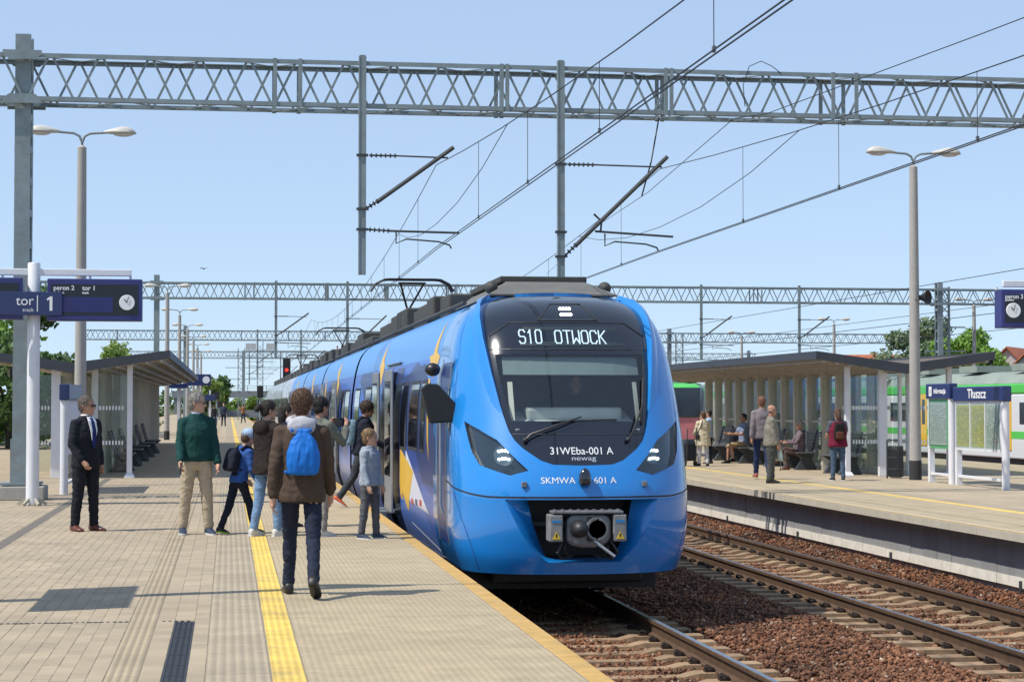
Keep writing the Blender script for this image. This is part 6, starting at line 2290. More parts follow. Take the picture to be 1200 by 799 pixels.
def person(label, pos, rz, H, top, legs, hair, shoes, skin='light', lean=0.0, pose=None, armL=(5, 8, 12, 0), armR=(5, 8, 12, 0), legL=(0, 3), legR=(0, 3), head=(0, 0), girth=1.0, hk=1.0, vox=0.0085,
           topname='jacket', hem=0.86, sleeve=1.0, flare=0.0, thick=0.02, shorts=None, lift=0.0, spread=0.03, glasses=None, bald=False, ponytail=False, longhair=False, face=True, legw=1.0, hairsize=1.0, soles=None, skirt=None, group='people on the platforms', inner=None, vest=None):
    """facing local +Y; arm = (forward, outward, elbow, inward); leg = (thigh forward, knee bend)"""
    rg = random.Random(label)
    J = {}
    hip = Vector((0, 0, 0.90))
    for s, nm, lg in ((-1, 'L', legL), (1, 'R', legR)):
        a, k = R(lg[0]), R(lg[1])
        o_ = spread * s
        h = Vector((s * 0.092, 0, 0.90))
        kn = h + Vector((o_ * 0.5, math.sin(a) * 0.42, -math.cos(a) * 0.42))
        an = kn + Vector((o_ * 0.5, math.sin(a - k) * 0.40, -math.cos(a - k) * 0.40))
        fp = R(lg[2]) if len(lg) > 2 else 0.0      # heel lift
        J[nm] = (h, kn, an, fp)
    T = lambda p: hip + Matrix.Rotation(-R(lean), 3, 'X') @ (Vector(p) - hip)
    # ground the figure on its lower foot
    low = min(J[n][2].z - 0.08 - (0.0 if J[n][3] <= 0 else 0.16 * math.sin(J[n][3])) for n in 'LR')
    dz = Vector((0, 0, -low))
    g = girth
    # ---- shoes
    shoe_b = {}
    for nm in 'LR':
        h, kn, an, fp = J[nm]
        s = -1 if nm == 'L' else 1
        M = Matrix.Rotation(-fp, 3, 'X') @ Matrix.Rotation(R(-8) * s, 3, 'Z')
        b = MB()
        secs = []
        for y, w, z0, z1 in ((-0.075, 0.022, -0.065, -0.015), (-0.065, 0.036, -0.08, 0.012), (-0.03, 0.040, -0.08, 0.022), (0.03, 0.042, -0.08, 0.012), (0.09, 0.047, -0.08, -0.018), (0.14, 0.047, -0.08, -0.034), (0.18, 0.036, -0.08, -0.045), (0.20, 0.014, -0.075, -0.06)):
            ring = []
            for k in range(12):
                a = 2 * math.pi * k / 12
                ca, sa = math.cos(a), math.sin(a)
                q = Vector((w * math.copysign(abs(ca) ** 0.7, ca), y, (z0 + z1) / 2 + (z1 - z0) / 2 * math.copysign(abs(sa) ** 0.7, sa)))
                ring.append(an + M @ q)
            secs.append(ring)
        b.loft(secs)
        shoe_b[nm] = (b, M, an)
    # ---- trousers
    tr = MB()
    tr.loft([ringpts((0, 0, z), rx * g, ry * g) for z, rx, ry in ((0.80, 0.09, 0.075), (0.84, 0.14, 0.10), (0.90, 0.160, 0.112), (0.97, 0.155, 0.108), (1.04, 0.142, 0.10))])
    for nm in 'LR':
        h, kn, an, fp = J[nm]
        end = an + (kn - an) * (0.06 if not shorts else 0.85)
        if shorts: end = kn + (h - kn) * 0.05
        tr_p = [h + Vector((0, 0, -0.02)), h.lerp(kn, 0.45), kn]
        tr_r = [0.088 * g * legw, 0.080 * g * legw, 0.062 * legw + 0.004]
        if not shorts:
            tr_p += [kn.lerp(end, 0.35), kn.lerp(end, 0.8), end]
            tr_r += [0.062 * legw, 0.055 * legw, 0.056 * legw]
        limb(tr, tr_p, tr_r)
    # ---- top
    tp_ = MB()
    i = thick
    prof = [(hem, 0.160 + flare, 0.108 + flare, 0), (hem + 0.05, 0.165 + flare * 0.8, 0.115 + flare * 0.8, 0), (1.02, 0.150 + flare * 0.3, 0.105 + flare * 0.3, 0), (1.12, 0.152, 0.105, 0.0), (1.22, 0.156, 0.110, 0.004), (1.31, 0.154, 0.110, 0.0), (1.38, 0.132, 0.092, -0.008), (1.43, 0.092, 0.072, -0.014), (1.485, 0.060, 0.060, -0.012)]
    prof = [p for p in prof if p[0] >= hem]
    tp_.loft([ringpts((0, yo, z), rx * (g if z < 1.3 else 1) + i, ry * (g if z < 1.3 else 1) + i, T) for z, rx, ry, yo in prof])
    arms = {}
    for s, nm, ar in ((-1, 'L', armL), (1, 'R', armR)):
        f, b_, e, inn = R(ar[0]), R(ar[1]), R(ar[2]), R(ar[3])
        sh = Vector((s * 0.166, -0.005, 1.385))
        du = Vector((s * math.sin(b_), math.sin(f) * math.cos(b_), -math.cos(f) * math.cos(b_)))
        el = sh + du * 0.285
        df = Vector((s * (math.sin(b_) * 0.5 - math.sin(inn)), math.sin(f + e), -math.cos(f + e))).normalized()
        wr = el + df * 0.245
        sh, el, wr = T(sh), T(el), T(wr)
        arms[nm] = (sh, el, wr)
        limb(tp_, [T((s * 0.085, -0.008, 1.405)), sh, sh.lerp(el, 0.5)], [0.048 + i * 0.6, 0.053 + i * 0.8, 0.047 + i * 0.8])
        if sleeve >= 0.9:
            limb(tp_, [sh, sh.lerp(el, 0.5), el, el.lerp(wr, 0.5), el.lerp(wr, 0.93)], [0.052 + i * 0.7, 0.047 + i * 0.7, 0.041 + i * 0.7, 0.037 + i * 0.7, 0.033 + i * 0.6])
        elif sleeve > 0:
            limb(tp_, [sh, sh.lerp(el, 0.5), sh.lerp(el, min(1, sleeve * 2))], [0.06 + i * 0.6, 0.053 + i * 0.7, 0.05 + i * 0.7])
    # ---- body (skin), one surface
    bd = MB()
    bd.loft([ringpts((0, 0, z), rx, ry, T) for z, rx, ry in ((0.84, 0.10, 0.07), (0.92, 0.14, 0.095), (1.05, 0.132, 0.088), (1.2, 0.15, 0.098), (1.33, 0.140, 0.095), (1.40, 0.10, 0.075), (1.46, 0.060, 0.055))])
    neck = T((0, -0.012, 1.45))
    HC = T((0, 0.015, 1.505))            # chin level, centre of the skull above
    hy, hp = R(head[0]), R(head[1])
    HM = Matrix.Rotation(hy, 3, 'Z') @ Matrix.Rotation(-hp, 3, 'X')
    hs = hk
    P = lambda p: HC + HM @ (Vector(p) * hs)
    limb(bd, [T((0, -0.015, 1.40)), neck, P((0, -0.012, 0.07))], [0.062, 0.054, 0.055])
    bd.loft([ringpts((0, yo, z), rx, ry, P, 18, 0.95) for z, rx, ry, yo in ((-0.008, 0.024, 0.022, 0.062), (0.012, 0.042, 0.045, 0.042), (0.045, 0.057, 0.072, 0.020), (0.085, 0.066, 0.088, 0.006), (0.125, 0.072, 0.094, -0.002), (0.165, 0.073, 0.094, -0.006), (0.20, 0.060, 0.078, -0.008), (0.225, 0.036, 0.048, -0.008), (0.235, 0.012, 0.016, -0.008))])
    limb(bd, [P((0, 0.084, 0.118)), P((0, 0.098, 0.095)), P((0, 0.108, 0.078))], [0.010, 0.013, 0.016], 8)
    limb(bd, [P((-0.035, 0.078, 0.130)), P((0.035, 0.078, 0.130))], [0.012, 0.012], 8)
    limb(bd, [P((-0.018, 0.083, 0.043)), P((0.018, 0.083, 0.043))], [0.011, 0.011], 8)
    limb(bd, [P((-0.01, 0.082, 0.008)), P((0.01, 0.082, 0.008))], [0.014, 0.014], 8)
    for s in (-1, 1):
        limb(bd, [P((s * 0.074, -0.008, 0.078)), P((s * 0.080, -0.016, 0.105)), P((s * 0.079, -0.016, 0.122))], [0.010, 0.014, 0.012], 8)
    for nm in 'LR':
        sh, el, wr = arms[nm]
        s = -1 if nm == 'L' else 1
        limb(bd, [T((s * 0.10, -0.01, 1.385)), sh, sh.lerp(el, 0.5), el, el.lerp(wr, 0.4), wr], [0.05, 0.053, 0.045, 0.038, 0.036, 0.026])
        d = (wr - el).normalized()
        nrm = Vector((-s, 0.15, 0)) - d * d.dot(Vector((-s, 0.15, 0)))
        nrm = nrm.normalized() if nrm.length > 0.1 else Vector((0, 0, 1))
        sd_ = d.cross(nrm).normalized()
        limb(bd, [wr, wr + d * 0.045 + nrm * 0.004, wr + d * 0.085 + nrm * 0.008], [0.026, 0.030, 0.028], 10)
        for q, (o2, ln) in enumerate(((0.028, 0.070), (0.010, 0.080), (-0.008, 0.075), (-0.026, 0.060))):
            p0 = wr + d * 0.085 + sd_ * o2 * 1.1
            p1 = p0 + d * ln * 0.5 + nrm * ln * 0.15
            p2 = p1 + d * ln * 0.30 + nrm * ln * 0.42
            limb(bd, [p0, p1, p2], [0.0105, 0.0095, 0.008], 7)
        sg = 1 if sd_.y > 0 else -1
        p0 = wr + d * 0.03 + sd_ * 0.026 * sg
        limb(bd, [p0, p0 + d * 0.035 + sd_ * 0.018 * sg + nrm * 0.012, p0 + d * 0.066 + sd_ * 0.014 * sg + nrm * 0.026], [0.013, 0.011, 0.009], 7)
        h, kn, an, fp = J[nm]
        limb(bd, [h, h.lerp(kn, 0.5), kn, kn.lerp(an, 0.35), an], [0.075, 0.066, 0.05, 0.05, 0.035])
    s_ = H / 1.75
    def fin(mb, v, it, nm, mt, parent, fold=0.0, fr=(9, 9, 16)):
        mb.v = [tuple((Vector(p) + dz) * s_) for p in mb.v]
        me = remesh(mb, v, it)
        if fold:
            folds(me, fold, fr, rg.uniform(0, 50))
        return to_obj(me, nm, mt, parent)
    root = fin(bd, vox, 2, 'person', SKIN[skin], None)
    root.location = (pos[0], pos[1], lift)
    root.rotation_euler = (0, 0, rz)
    tag(root, label, 'person', group)
    if vox < 0.012:
        cv = vox * 1.25
    else:
        cv = vox * 1.1
    fin(tr, cv, 3, 'trousers' if not shorts else 'shorts', legs, root, 0.010, (9, 9, 16))
    fin(tp_, cv, 3, topname, top, root, 0.010, (8, 8, 11))
    if vest:
        vb_ = MB()
        pv = [p for p in prof if p[0] < 1.47]
        vb_.loft([ringpts((0, yo, z), rx * (g if z < 1.3 else 1) + i + 0.018, ry * (g if z < 1.3 else 1) + i + 0.018, T) for z, rx, ry, yo in pv])
        fin(vb_, cv, 2, 'vest', vest, root, 0.005)
    if inner:
        col = MB()
        col.loft([ringpts((0, yo, z), rx, ry, T) for z, rx, ry, yo in ((1.43, 0.085, 0.07, -0.005), (1.47, 0.070, 0.066, -0.006), (1.505, 0.064, 0.064, -0.004))])
        fin(col, 0.009, 2, 'collar', inner, root)
    if skirt:
        sk = MB()
        sk.loft([ringpts((0, 0, z), rx, ry) for z, rx, ry in ((skirt[0], skirt[1], skirt[1] * 0.8), (0.75, 0.2, 0.15), (0.95, 0.17, 0.125), (1.05, 0.15, 0.11))])
        fin(sk, cv, 3, 'coat_skirt', top, root, 0.01, (12, 12, 4))
    for nm in 'LR':
        b, M, an = shoe_b[nm]
        b.v = [tuple((Vector(p) + dz) * s_) for p in b.v]
        so_ = b.build('shoe', shoes, root, smooth=60)
        if soles:
            q = MB()
            rings = []
            for z in (-0.083, -0.062):
                rings.append([(an + M @ Vector((w * sx_, y, z)) + dz) * s_ for y, w, sx_ in ((-0.078, 0.03, 1), (0.0, 0.044, 1), (0.10, 0.050, 1), (0.18, 0.038, 1), (0.205, 0.012, 1), (0.205, 0.012, -1), (0.18, 0.038, -1), (0.10, 0.050, -1), (0.0, 0.044, -1), (-0.078, 0.03, -1))])
            q.loft(rings)
            q.build('sole', soles, so_)
    # ---- hair
    hb = MB()
    if bald:
        for s in (-1, 1):
            limb(hb, [P((s * 0.070, 0.0, 0.115)), P((s * 0.066, -0.05, 0.11)), P((s * 0.03, -0.088, 0.10))], [0.012, 0.016, 0.014], 8)
    else:
        z_ = hairsize
        hb.ell(P((0, -0.020, 0.158)), (0.086 * hs * z_, 0.098 * hs * z_, 0.092 * hs * z_), 20, 14, HM)
        hb.ell(P((0, -0.048, 0.105)), (0.072 * hs, 0.062 * hs, 0.075 * hs), 16, 12, HM)
        if longhair:
            limb(hb, [P((0, -0.055, 0.12)), P((0, -0.075, 0.03)), P((0, -0.075, -0.06))], [0.075, 0.07, 0.05])
        if ponytail:
            limb(hb, [P((0, -0.10, 0.15)), P((0, -0.145, 0.15)), P((0, -0.165, 0.12))], [0.035, 0.045, 0.035])
    hv = max(0.006, vox * 0.8)
    hair_o = fin(hb, hv, 1, 'hair', hair, root, 0.006 if not bald else 0.002, (75, 75, 60))
    if vox < 0.012 and not bald:
        strands(hair_o, 2600 if vox < 0.01 else 900, s_, rg)
    if face:
        for s in (-1, 1):
            e = MB().ell(P((s * 0.030, 0.086, 0.113)), (0.012 * hs, 0.007 * hs, 0.006 * hs), 8, 6, HM)
            e.v = [tuple((Vector(p) + dz) * s_) for p in e.v]
            e.build('eye', m_eye, root)
            e = MB()
            limb(e, [P((s * 0.014, 0.092, 0.131)), P((s * 0.046, 0.080, 0.133))], [0.004, 0.0035], 6)
            e.v = [tuple((Vector(p) + dz) * s_) for p in e.v]
            e.build('eyebrow', hair, root)
        e = MB().ell(P((0, 0.091, 0.043)), (0.021 * hs, 0.007 * hs, 0.0055 * hs), 10, 6, HM)
        e.v = [tuple((Vector(p) + dz) * s_) for p in e.v]
        e.build('mouth', m_lip, root)
    if glasses:
        e = MB()
        for s in (-1, 1):
            if glasses == 'sun':
                e.ell(P((s * 0.033, 0.101, 0.112)), (0.028 * hs, 0.006 * hs, 0.018 * hs), 12, 8, HM)
            else:
                e.tube([P((s * 0.033 + 0.024 * math.cos(a), 0.103, 0.112 + 0.016 * math.sin(a))) for a in [2 * math.pi * k / 12 for k in range(13)]], 0.0032, 6)
            e.tube([P((s * 0.060, 0.098, 0.116)), P((s * 0.078, 0.04, 0.116)), P((s * 0.078, -0.02, 0.116))], 0.003, 6)
        e.tube([P((-0.012, 0.107, 0.114)), P((0.012, 0.107, 0.114))], 0.003, 6)
        e.v = [tuple((Vector(p) + dz) * s_) for p in e.v]
        e.build('glasses', black_plastic, root)
    W = lambda p: root.matrix_basis @ ((Vector(p) + dz) * s_)
    Mw = Matrix.Translation(root.location) @ Matrix.Rotation(rz, 4, 'Z')
    return {'root': root, 'T': T, 'P': P, 'arms': arms, 'dz': dz, 's': s_, 'M': Mw, 'rz': rz, 'HM': HM, 'hs': hs}
def world(fg_, p):
    return fg_['M'] @ ((Vector(p) + fg_['dz']) * fg_['s'])
def worn(fg_, mb, voxel, name, mt, label, cat, fold=0.006, it=3, parent=None, fr=(12, 12, 12), cut=None):
    """a bag and the like, in the wearer's frame, but a thing of its own"""
    mb.v = [tuple(world(fg_, p)) for p in mb.v]
    me = remesh(mb, voxel, it)
    if fold:
        folds(me, fold, fr, 3.1)
    o = to_obj(me, name, mt, parent)
    if label:
        tag(o, label, cat)
    return o
def straps(fg_, mt, parent, back=-0.13, low=1.06, w=0.016):
    T = fg_['T']
    for s in (-1, 1):
        b = MB()
        b.tube([world(fg_, T(p)) for p in ((s * 0.075, back + 0.0, 1.40), (s * 0.10, -0.06, 1.485), (s * 0.115, 0.05, 1.47), (s * 0.125, 0.135, 1.36), (s * 0.14, 0.145, 1.22), (s * 0.165, 0.06, 1.10), (s * 0.12, back + 0.02, low))], w, 8)
        b.build('strap', mt, parent, smooth=60)
def backpack(fg_, mt, strapm, label, w=0.14, h0=1.0, h1=1.42, depth=0.14, name='backpack', fold=0.006, panels=None):
    T = fg_['T']
    b = MB()
    yb = -0.125 - depth / 2
    b.loft([ringpts((0, yb, z), rx, ry, T, 20, 0.6) for z, rx, ry in ((h0, w * 0.75, depth * 0.38), (h0 + 0.03, w * 0.97, depth * 0.52), (h0 + (h1 - h0) * 0.4, w, depth * 0.55), (h0 + (h1 - h0) * 0.75, w * 0.93, depth * 0.5), (h1 - 0.03, w * 0.75, depth * 0.42), (h1, w * 0.45, depth * 0.28))])
    o = worn(fg_, b, 0.011, name, mt, label, 'backpack', fold)
    straps(fg_, strapm, o)
    if panels:
        p = MB()
        p.loft([ringpts((0, yb - depth * 0.42, z), rx, ry, T, 16, 0.6) for z, rx, ry in ((h0 + 0.02, w * 0.7, 0.03), (h0 + 0.05, w * 0.8, 0.045), (h0 + (h1 - h0) * 0.45, w * 0.75, 0.04), (h0 + (h1 - h0) * 0.5, w * 0.6, 0.02))])
        worn(fg_, p, 0.011, 'front_pocket', panels, None, None, 0.003, 2, o)
    return o

K = dict
black_suit = cloth('suit', (0.010, 0.012, 0.018), 0.8)
jean_d = cloth('jeans_dark', (0.018, 0.024, 0.045))
jean_l = cloth('jeans_light', (0.16, 0.26, 0.40))
beige = cloth('chino', (0.42, 0.34, 0.24))
green_k = cloth('green_knit', (0.008, 0.050, 0.045))
brown_j = cloth('brown_jacket', (0.075, 0.050, 0.036))
fleece = cloth('dark_fleece', (0.022, 0.015, 0.013))
greyh = cloth('grey_hoodie', (0.30, 0.34, 0.39))
greyp = cloth('grey_trousers', (0.085, 0.09, 0.10))
navyc = cloth('navy', (0.012, 0.014, 0.026))
shoe_blk = mat('shoe_black', (0.015, 0.014, 0.014), 0.5)
shoe_brn = mat('shoe_brown', (0.12, 0.035, 0.02), 0.35)
shoe_wht = mat('shoe_white', (0.55, 0.53, 0.48), 0.6)
shoe_nvy = mat('shoe_navy', (0.02, 0.035, 0.07), 0.7)
sole_w = mat('sole_white', (0.6, 0.6, 0.58), 0.7)
h_brown, h_dark, h_grey, h_sand, h_black = hair_mat('brown', (0.11, 0.055, 0.028)), hair_mat('dark', (0.025, 0.016, 0.012)), hair_mat('grey', (0.30, 0.28, 0.25)), hair_mat('sandy', (0.26, 0.16, 0.075)), hair_mat('black', (0.012, 0.010, 0.009))

# suited man
p = on_z(100, 622)
f = person('man in black suit, tie and sunglasses standing by the white post', p, R(-138), 1.76, black_suit, black_suit, hair_mat('short_grey', (0.16, 0.13, 0.11)), shoe_brn, 'tan', armL=(-4, 9, 14, 0), armR=(4, 14, 30, 22), legL=(3, 3), legR=(-3, 3), head=(24, 0), girth=1.05, thick=0.022, topname='suit_jacket', hem=0.80, glasses='sun', inner=sign_white, hairsize=0.97, legw=1.08)
b = MB()
T = f['T']
b.loft([[world(f, T((x, y, z))) for x, y in ((-w, yy), (w, yy), (w, yy + 0.012), (-w, yy + 0.012))] for z, w, yy in ((1.465, 0.020, 0.085), (1.42, 0.020, 0.128), (1.30, 0.026, 0.166), (1.14, 0.032, 0.166), (1.07, 0.010, 0.162))])
b.build('tie', cloth('tie_blue', (0.01, 0.02, 0.11), 0.5), f['root']).matrix_parent_inverse = f['M'].inverted()
b = MB()
b.loft([[world(f, T((x, y, z))) for x, y in ((-w, yy), (w, yy), (w, yy + 0.010), (-w, yy + 0.010))] for z, w, yy in ((1.475, 0.050, 0.075), (1.42, 0.060, 0.118), (1.30, 0.052, 0.158), (1.15, 0.022, 0.158))])
b.build('shirt_front', sign_white, f['root']).matrix_parent_inverse = f['M'].inverted()
# green sweater man with phone
p = on_z(230, 626)
f = person('grey haired man in dark green sweater and beige trousers holding a phone', p, R(-168), 1.80, green_k, beige, h_grey, shoe_nvy, 'light', armL=(6, 10, 16, 0), armR=(10, 10, 25, 0), legL=(4, 6), legR=(-5, 3), head=(58, 2), girth=1.06, thick=0.022, topname='sweater', hem=0.90, glasses='clear', inner=cloth('shirt_pale', (0.45, 0.5, 0.6)), soles=sole_w, legw=1.08, spread=0.06, hairsize=0.98)
sh, el, wr = f['arms']['R']
d = (wr - el).normalized()
b = MB()
c = wr + d * 0.11
b.box((0, 0, 0), (0.012, 0.075, 0.15))
b.v = [tuple(world(f, c + Vector(q))) for q in b.v]
tag(b.build('phone', black_plastic), 'dark phone in the hand of the green sweater man', 'phone')
# child with pale blue cap
p = on_z(279, 625)
f = person('child in pale blue cap and navy clothes walking beside the ponytailed woman', p, R(-55), 1.34, cloth('child_blue', (0.03, 0.09, 0.30)), navyc, h_brown, shoe_blk, 'light', lean=14, armL=(25, 8, 30, 0), armR=(15, 8, 30, 0), legL=(-14, 10, 8), legR=(22, 12), head=(0, 18), hk=1.16, girth=0.95, topname='hoodie', face=False, soles=mat('sole_lime', (0.35, 0.6, 0.05), 0.6))
b = MB()
b.ell(f['P']((0, -0.012, 0.165)), (0.098 * 1.16, 0.112 * 1.16, 0.092 * 1.16), 18, 12, f['HM'])
b.ell(f['P']((0, 0.10, 0.15)), (0.07 * 1.16, 0.07 * 1.16, 0.014), 14, 6, f['HM'])
worn(f, b, 0.009, 'cap', cloth('cap_blue', (0.42, 0.58, 0.78)), None, None, 0.001, 2, None)
cap = bpy.data.objects['cap']
tag(cap, 'pale blue cap on the walking child', 'cap')
backpack(f, navyc, navyc, 'dark navy backpack on the child with the blue cap', w=0.15, h0=1.02, h1=1.40, depth=0.17)
# woman with ponytail
p = on_z(313, 628)
f = person('woman with dark ponytail in dark brown fleece and light blue jeans', p, R(-48), 1.70, fleece, jean_l, h_dark, shoe_wht, 'light', armL=(10, 10, 40, 10), armR=(12, 8, 35, 10), legL=(-6, 5), legR=(8, 6), head=(-20, 4), ponytail=True, thick=0.035, topname='fleece', hem=0.80, flare=0.02, soles=sole_w, hairsize=1.0)
b = MB()
b.ell(f['T']((0, -0.12, 1.40)), (0.13, 0.06, 0.10), 14, 10)
worn(f, b, 0.012, 'hood', fleece, None, None, 0.006, 3, None)
ho = bpy.data.objects['hood']; ho.parent = f['root']; ho.matrix_parent_inverse = f['M'].inverted()
b = MB()
wv = f['arms']['R'][2]
b.loft([ringpts((wv.x, wv.y + 0.02, wv.z - 0.06 + z), rx, ry, None, 14, 0.7) for z, rx, ry in ((-0.22, 0.05, 0.09), (-0.18, 0.06, 0.11), (-0.06, 0.05, 0.10), (0.0, 0.02, 0.04))])
worn(f, b, 0.011, 'hand_bag', cloth('hand_bag_red', (0.16, 0.008, 0.04)), 'small burgundy bag held between the ponytailed woman and the brown jacket', 'bag', 0.004)
# woman in navy behind
p = Vector((0.78, 26.4, 0))
person('dark haired woman in navy jacket half hidden behind the ponytailed woman', p, R(-125), 1.66, navyc, jean_d, h_dark, shoe_blk, 'light', armL=(20, 8, 60, 30), armR=(20, 8, 60, 30), head=(30, 0), topname='jacket', thick=0.025, inner=cloth('scarf_pale', (0.4, 0.45, 0.55)), longhair=True)
# man in brown jacket
p = on_z(353, 698)
f = person('man in brown jacket and dark jeans walking away with blue drawstring bag', p, R(-4), 1.80, brown_j, jean_d, h_brown, shoe_blk, 'light', lean=2, armL=(-10, 10, 14, 0), armR=(8, 10, 18, 0), legL=(20, 12, 0), legR=(-17, 22, 30), head=(-6, 2), thick=0.028, hem=0.81, flare=0.014, girth=0.98, vox=0.0075, legw=0.93, spread=0.02, hairsize=1.06, topname='jacket')
b = MB()
T = f['T']
b.tube([T((0.10 * math.cos(a), -0.03 + 0.075 * math.sin(a), 1.485 + 0.02 * math.sin(a))) for a in [2 * math.pi * k / 14 for k in range(15)]], 0.035, 10)
b.ell(T((0, -0.115, 1.44)), (0.12, 0.055, 0.085), 16, 10)
worn(f, b, 0.010, 'hood', cloth('hood_grey', (0.42, 0.42, 0.46)), None, None, 0.006, 3, None)
ho = [o for o in C.objects if o.name.startswith('hood') and o.parent is None][0]
ho.parent = f['root']; ho.matrix_parent_inverse = f['M'].inverted()
blue_bag = cloth('bag_blue', (0.008, 0.15, 0.55), 0.55)
b = MB()
yb = -0.185
b.loft([ringpts((0.02, yb, z), rx, ry, T, 20, 0.75) for z, rx, ry in ((1.035, 0.10, 0.03), (1.05, 0.125, 0.05), (1.12, 0.138, 0.065), (1.22, 0.132, 0.068), (1.30, 0.11, 0.055), (1.355, 0.07, 0.04), (1.385, 0.05, 0.032), (1.41, 0.065, 0.03))])
bag = worn(f, b, 0.009, 'drawstring_bag', blue_bag, 'bright blue drawstring bag on the back of the brown jacketed man', 'backpack', 0.011, 2, None, (22, 22, 5))
straps(f, blue_bag, bag, -0.16, 1.05, 0.013)
# man with camera
p = on_z(375, 628)
gg = cloth('olive_grey_shirt', (0.135, 0.14, 0.115))
f = person('man in olive grey shirt raising a camera towards the train', p, R(-52), 1.74, gg, cloth('stone_trousers', (0.26, 0.24, 0.21)), h_black, shoe_wht, 'tan', armL=(38, 18, 112, 30), armR=(38, 18, 112, 30), legL=(3, 3), legR=(-3, 3), head=(0, 2), topname='shirt', thick=0.022, girth=1.1, soles=sole_w)
w1_, w2_ = f['arms']['L'][2], f['arms']['R'][2]
c = (w1_ + w2_) / 2 + Vector((0, 0.06, 0.04))
b = MB()
b.box((0, 0, 0), (0.14, 0.07, 0.09)).tube([(0, 0.03, 0), (0, 0.14, 0)], 0.036, 14).box((0, 0, 0.055), (0.06, 0.06, 0.03))
b.v = [tuple(world(f, c + Vector(q))) for q in b.v]
tag(b.build('camera_body', black_plastic), 'black camera held up by the man in olive grey', 'camera')
# teenager boarding
p = Vector((2.10, 31.35, 0))
f = person('curly haired teenager in navy hoodie stepping into the open train door', p, R(-88), 1.72, navyc, cloth('jeans_charcoal', (0.04, 0.045, 0.055)), hair_mat('curly_brown', (0.05, 0.026, 0.016)), mat('shoe_orange', (0.5, 0.10, 0.03), 0.6), 'tan', lean=8, armL=(10, 8, 30, 0), armR=(30, 8, 40, 0), legL=(35, 55), legR=(-18, 18, 30), head=(-5, 8), topname='hoodie', thick=0.03, hairsize=1.16, soles=sole_w)
backpack(f, cloth('pack_teal', (0.14, 0.22, 0.27)), navyc, 'pale grey blue backpack on the boarding teenager', w=0.14, h0=1.0, h1=1.42, depth=0.13)
# driver in the cab
person('train driver in dark uniform seated behind the windscreen', Vector((T1 + 0.2, NOSE_Y + 1.72, 0)), R(180), 1.76, navyc, navyc, h_dark, shoe_blk, 'light', armL=(40, 8, 50, 10), armR=(40, 8, 50, 10), legL=(86, 86), legR=(86, 86), vox=0.014, lift=0.66)
# boy in grey
p = on_z(433, 631)
f = person('boy in pale grey hoodie and grey trousers standing near the train door', p, R(-128), 1.32, greyh, greyp, h_sand, shoe_nvy, 'light', armL=(4, 8, 14, 0), armR=(6, 9, 16, 0), legL=(6, 5), legR=(-4, 3), head=(20, -2), hk=1.17, topname='hoodie', thick=0.028, girth=0.98, soles=sole_w, legw=1.05)
b = MB()
b.tube([f['T']((0.09 * math.cos(a), -0.02 + 0.07 * math.sin(a), 1.475 + 0.015 * math.sin(a))) for a in [2 * math.pi * k / 14 for k in range(15)]], 0.026, 10)
b.ell(f['T']((0, -0.10, 1.43)), (0.10, 0.05, 0.07), 14, 8)
worn(f, b, 0.010, 'hood', greyh, None, None, 0.004, 3, None)
ho = [o for o in C.objects if o.name.startswith('hood') and o.parent is None][0]
ho.parent = f['root']; ho.matrix_parent_inverse = f['M'].inverted()
# far people on the left platform
FARP = [(251, 499, 1.62, cloth('far_dark', (0.03, 0.025, 0.03)), 'far person in dark clothes beside the low signal'), (262, 499.5, 1.78, cloth('far_navy', (0.03, 0.04, 0.07)), 'far tall person in navy walking up the left platform'), (285, 495.5, 1.70, cloth('far_rust', (0.28, 0.13, 0.06)), 'far person in rust top near the yellow line'), (247, 497, 1.66, cloth('far_grey', (0.2, 0.2, 0.2)), 'far person in grey at the left platform end')]
for k, (px, py, hh, cl_, lb) in enumerate(FARP):
    person(lb, on_z(px, py), R(180 if k % 2 else 20), hh, cl_, jean_d, h_dark, shoe_blk, 'light', armL=(8, 8, 20, 0) if k != 2 else (60, 20, 90, 20), armR=(8, 8, 20, 0) if k != 2 else (60, 20, 90, 20), legL=(10, 5), legR=(-10, 8), vox=0.02, face=False)
# ---- right platform
cream = cloth('cream_coat', (0.60, 0.52, 0.36))
p = on_z(824, 546)
f = person('woman in cream coat and white trousers with black shoulder bag', p, R(8), 1.45, cream, cloth('white_trousers', (0.55, 0.55, 0.6)), h_brown, shoe_blk, 'light', armL=(15, 12, 50, 15), armR=(15, 12, 50, 15), legL=(5, 3), legR=(-5, 3), head=(25, 0), girth=1.1, hem=0.66, flare=0.05, thick=0.035, topname='coat', vox=0.011, hk=1.05)
b = MB()
b.loft([ringpts((-0.22, -0.06, z), 0.03 + w, 0.10 + w, f['T'], 16, 0.6) for z, w in ((0.86, 0.0), (0.9, 0.015), (1.02, 0.01), (1.06, -0.01))])
hb_ = worn(f, b, 0.012, 'shoulder_bag', shoe_blk, 'black shoulder bag hanging at the side of the cream coat', 'bag', 0.002)
MB().tube([world(f, f['T'](q)) for q in ((-0.22, -0.02, 1.04), (-0.12, -0.15, 1.3), (-0.06, -0.10, 1.48), (0.0, 0.05, 1.47), (-0.1, 0.15, 1.3), (-0.22, 0.0, 1.05))], 0.012, 6).build('strap', shoe_blk, hb_)
p = on_z(831, 543)
person('dark haired person in pale blue standing behind the cream coat', p, R(60), 1.5, cloth('pale_blue', (0.35, 0.45, 0.62)), jean_d, h_black, shoe_blk, 'light', vox=0.014, face=False)
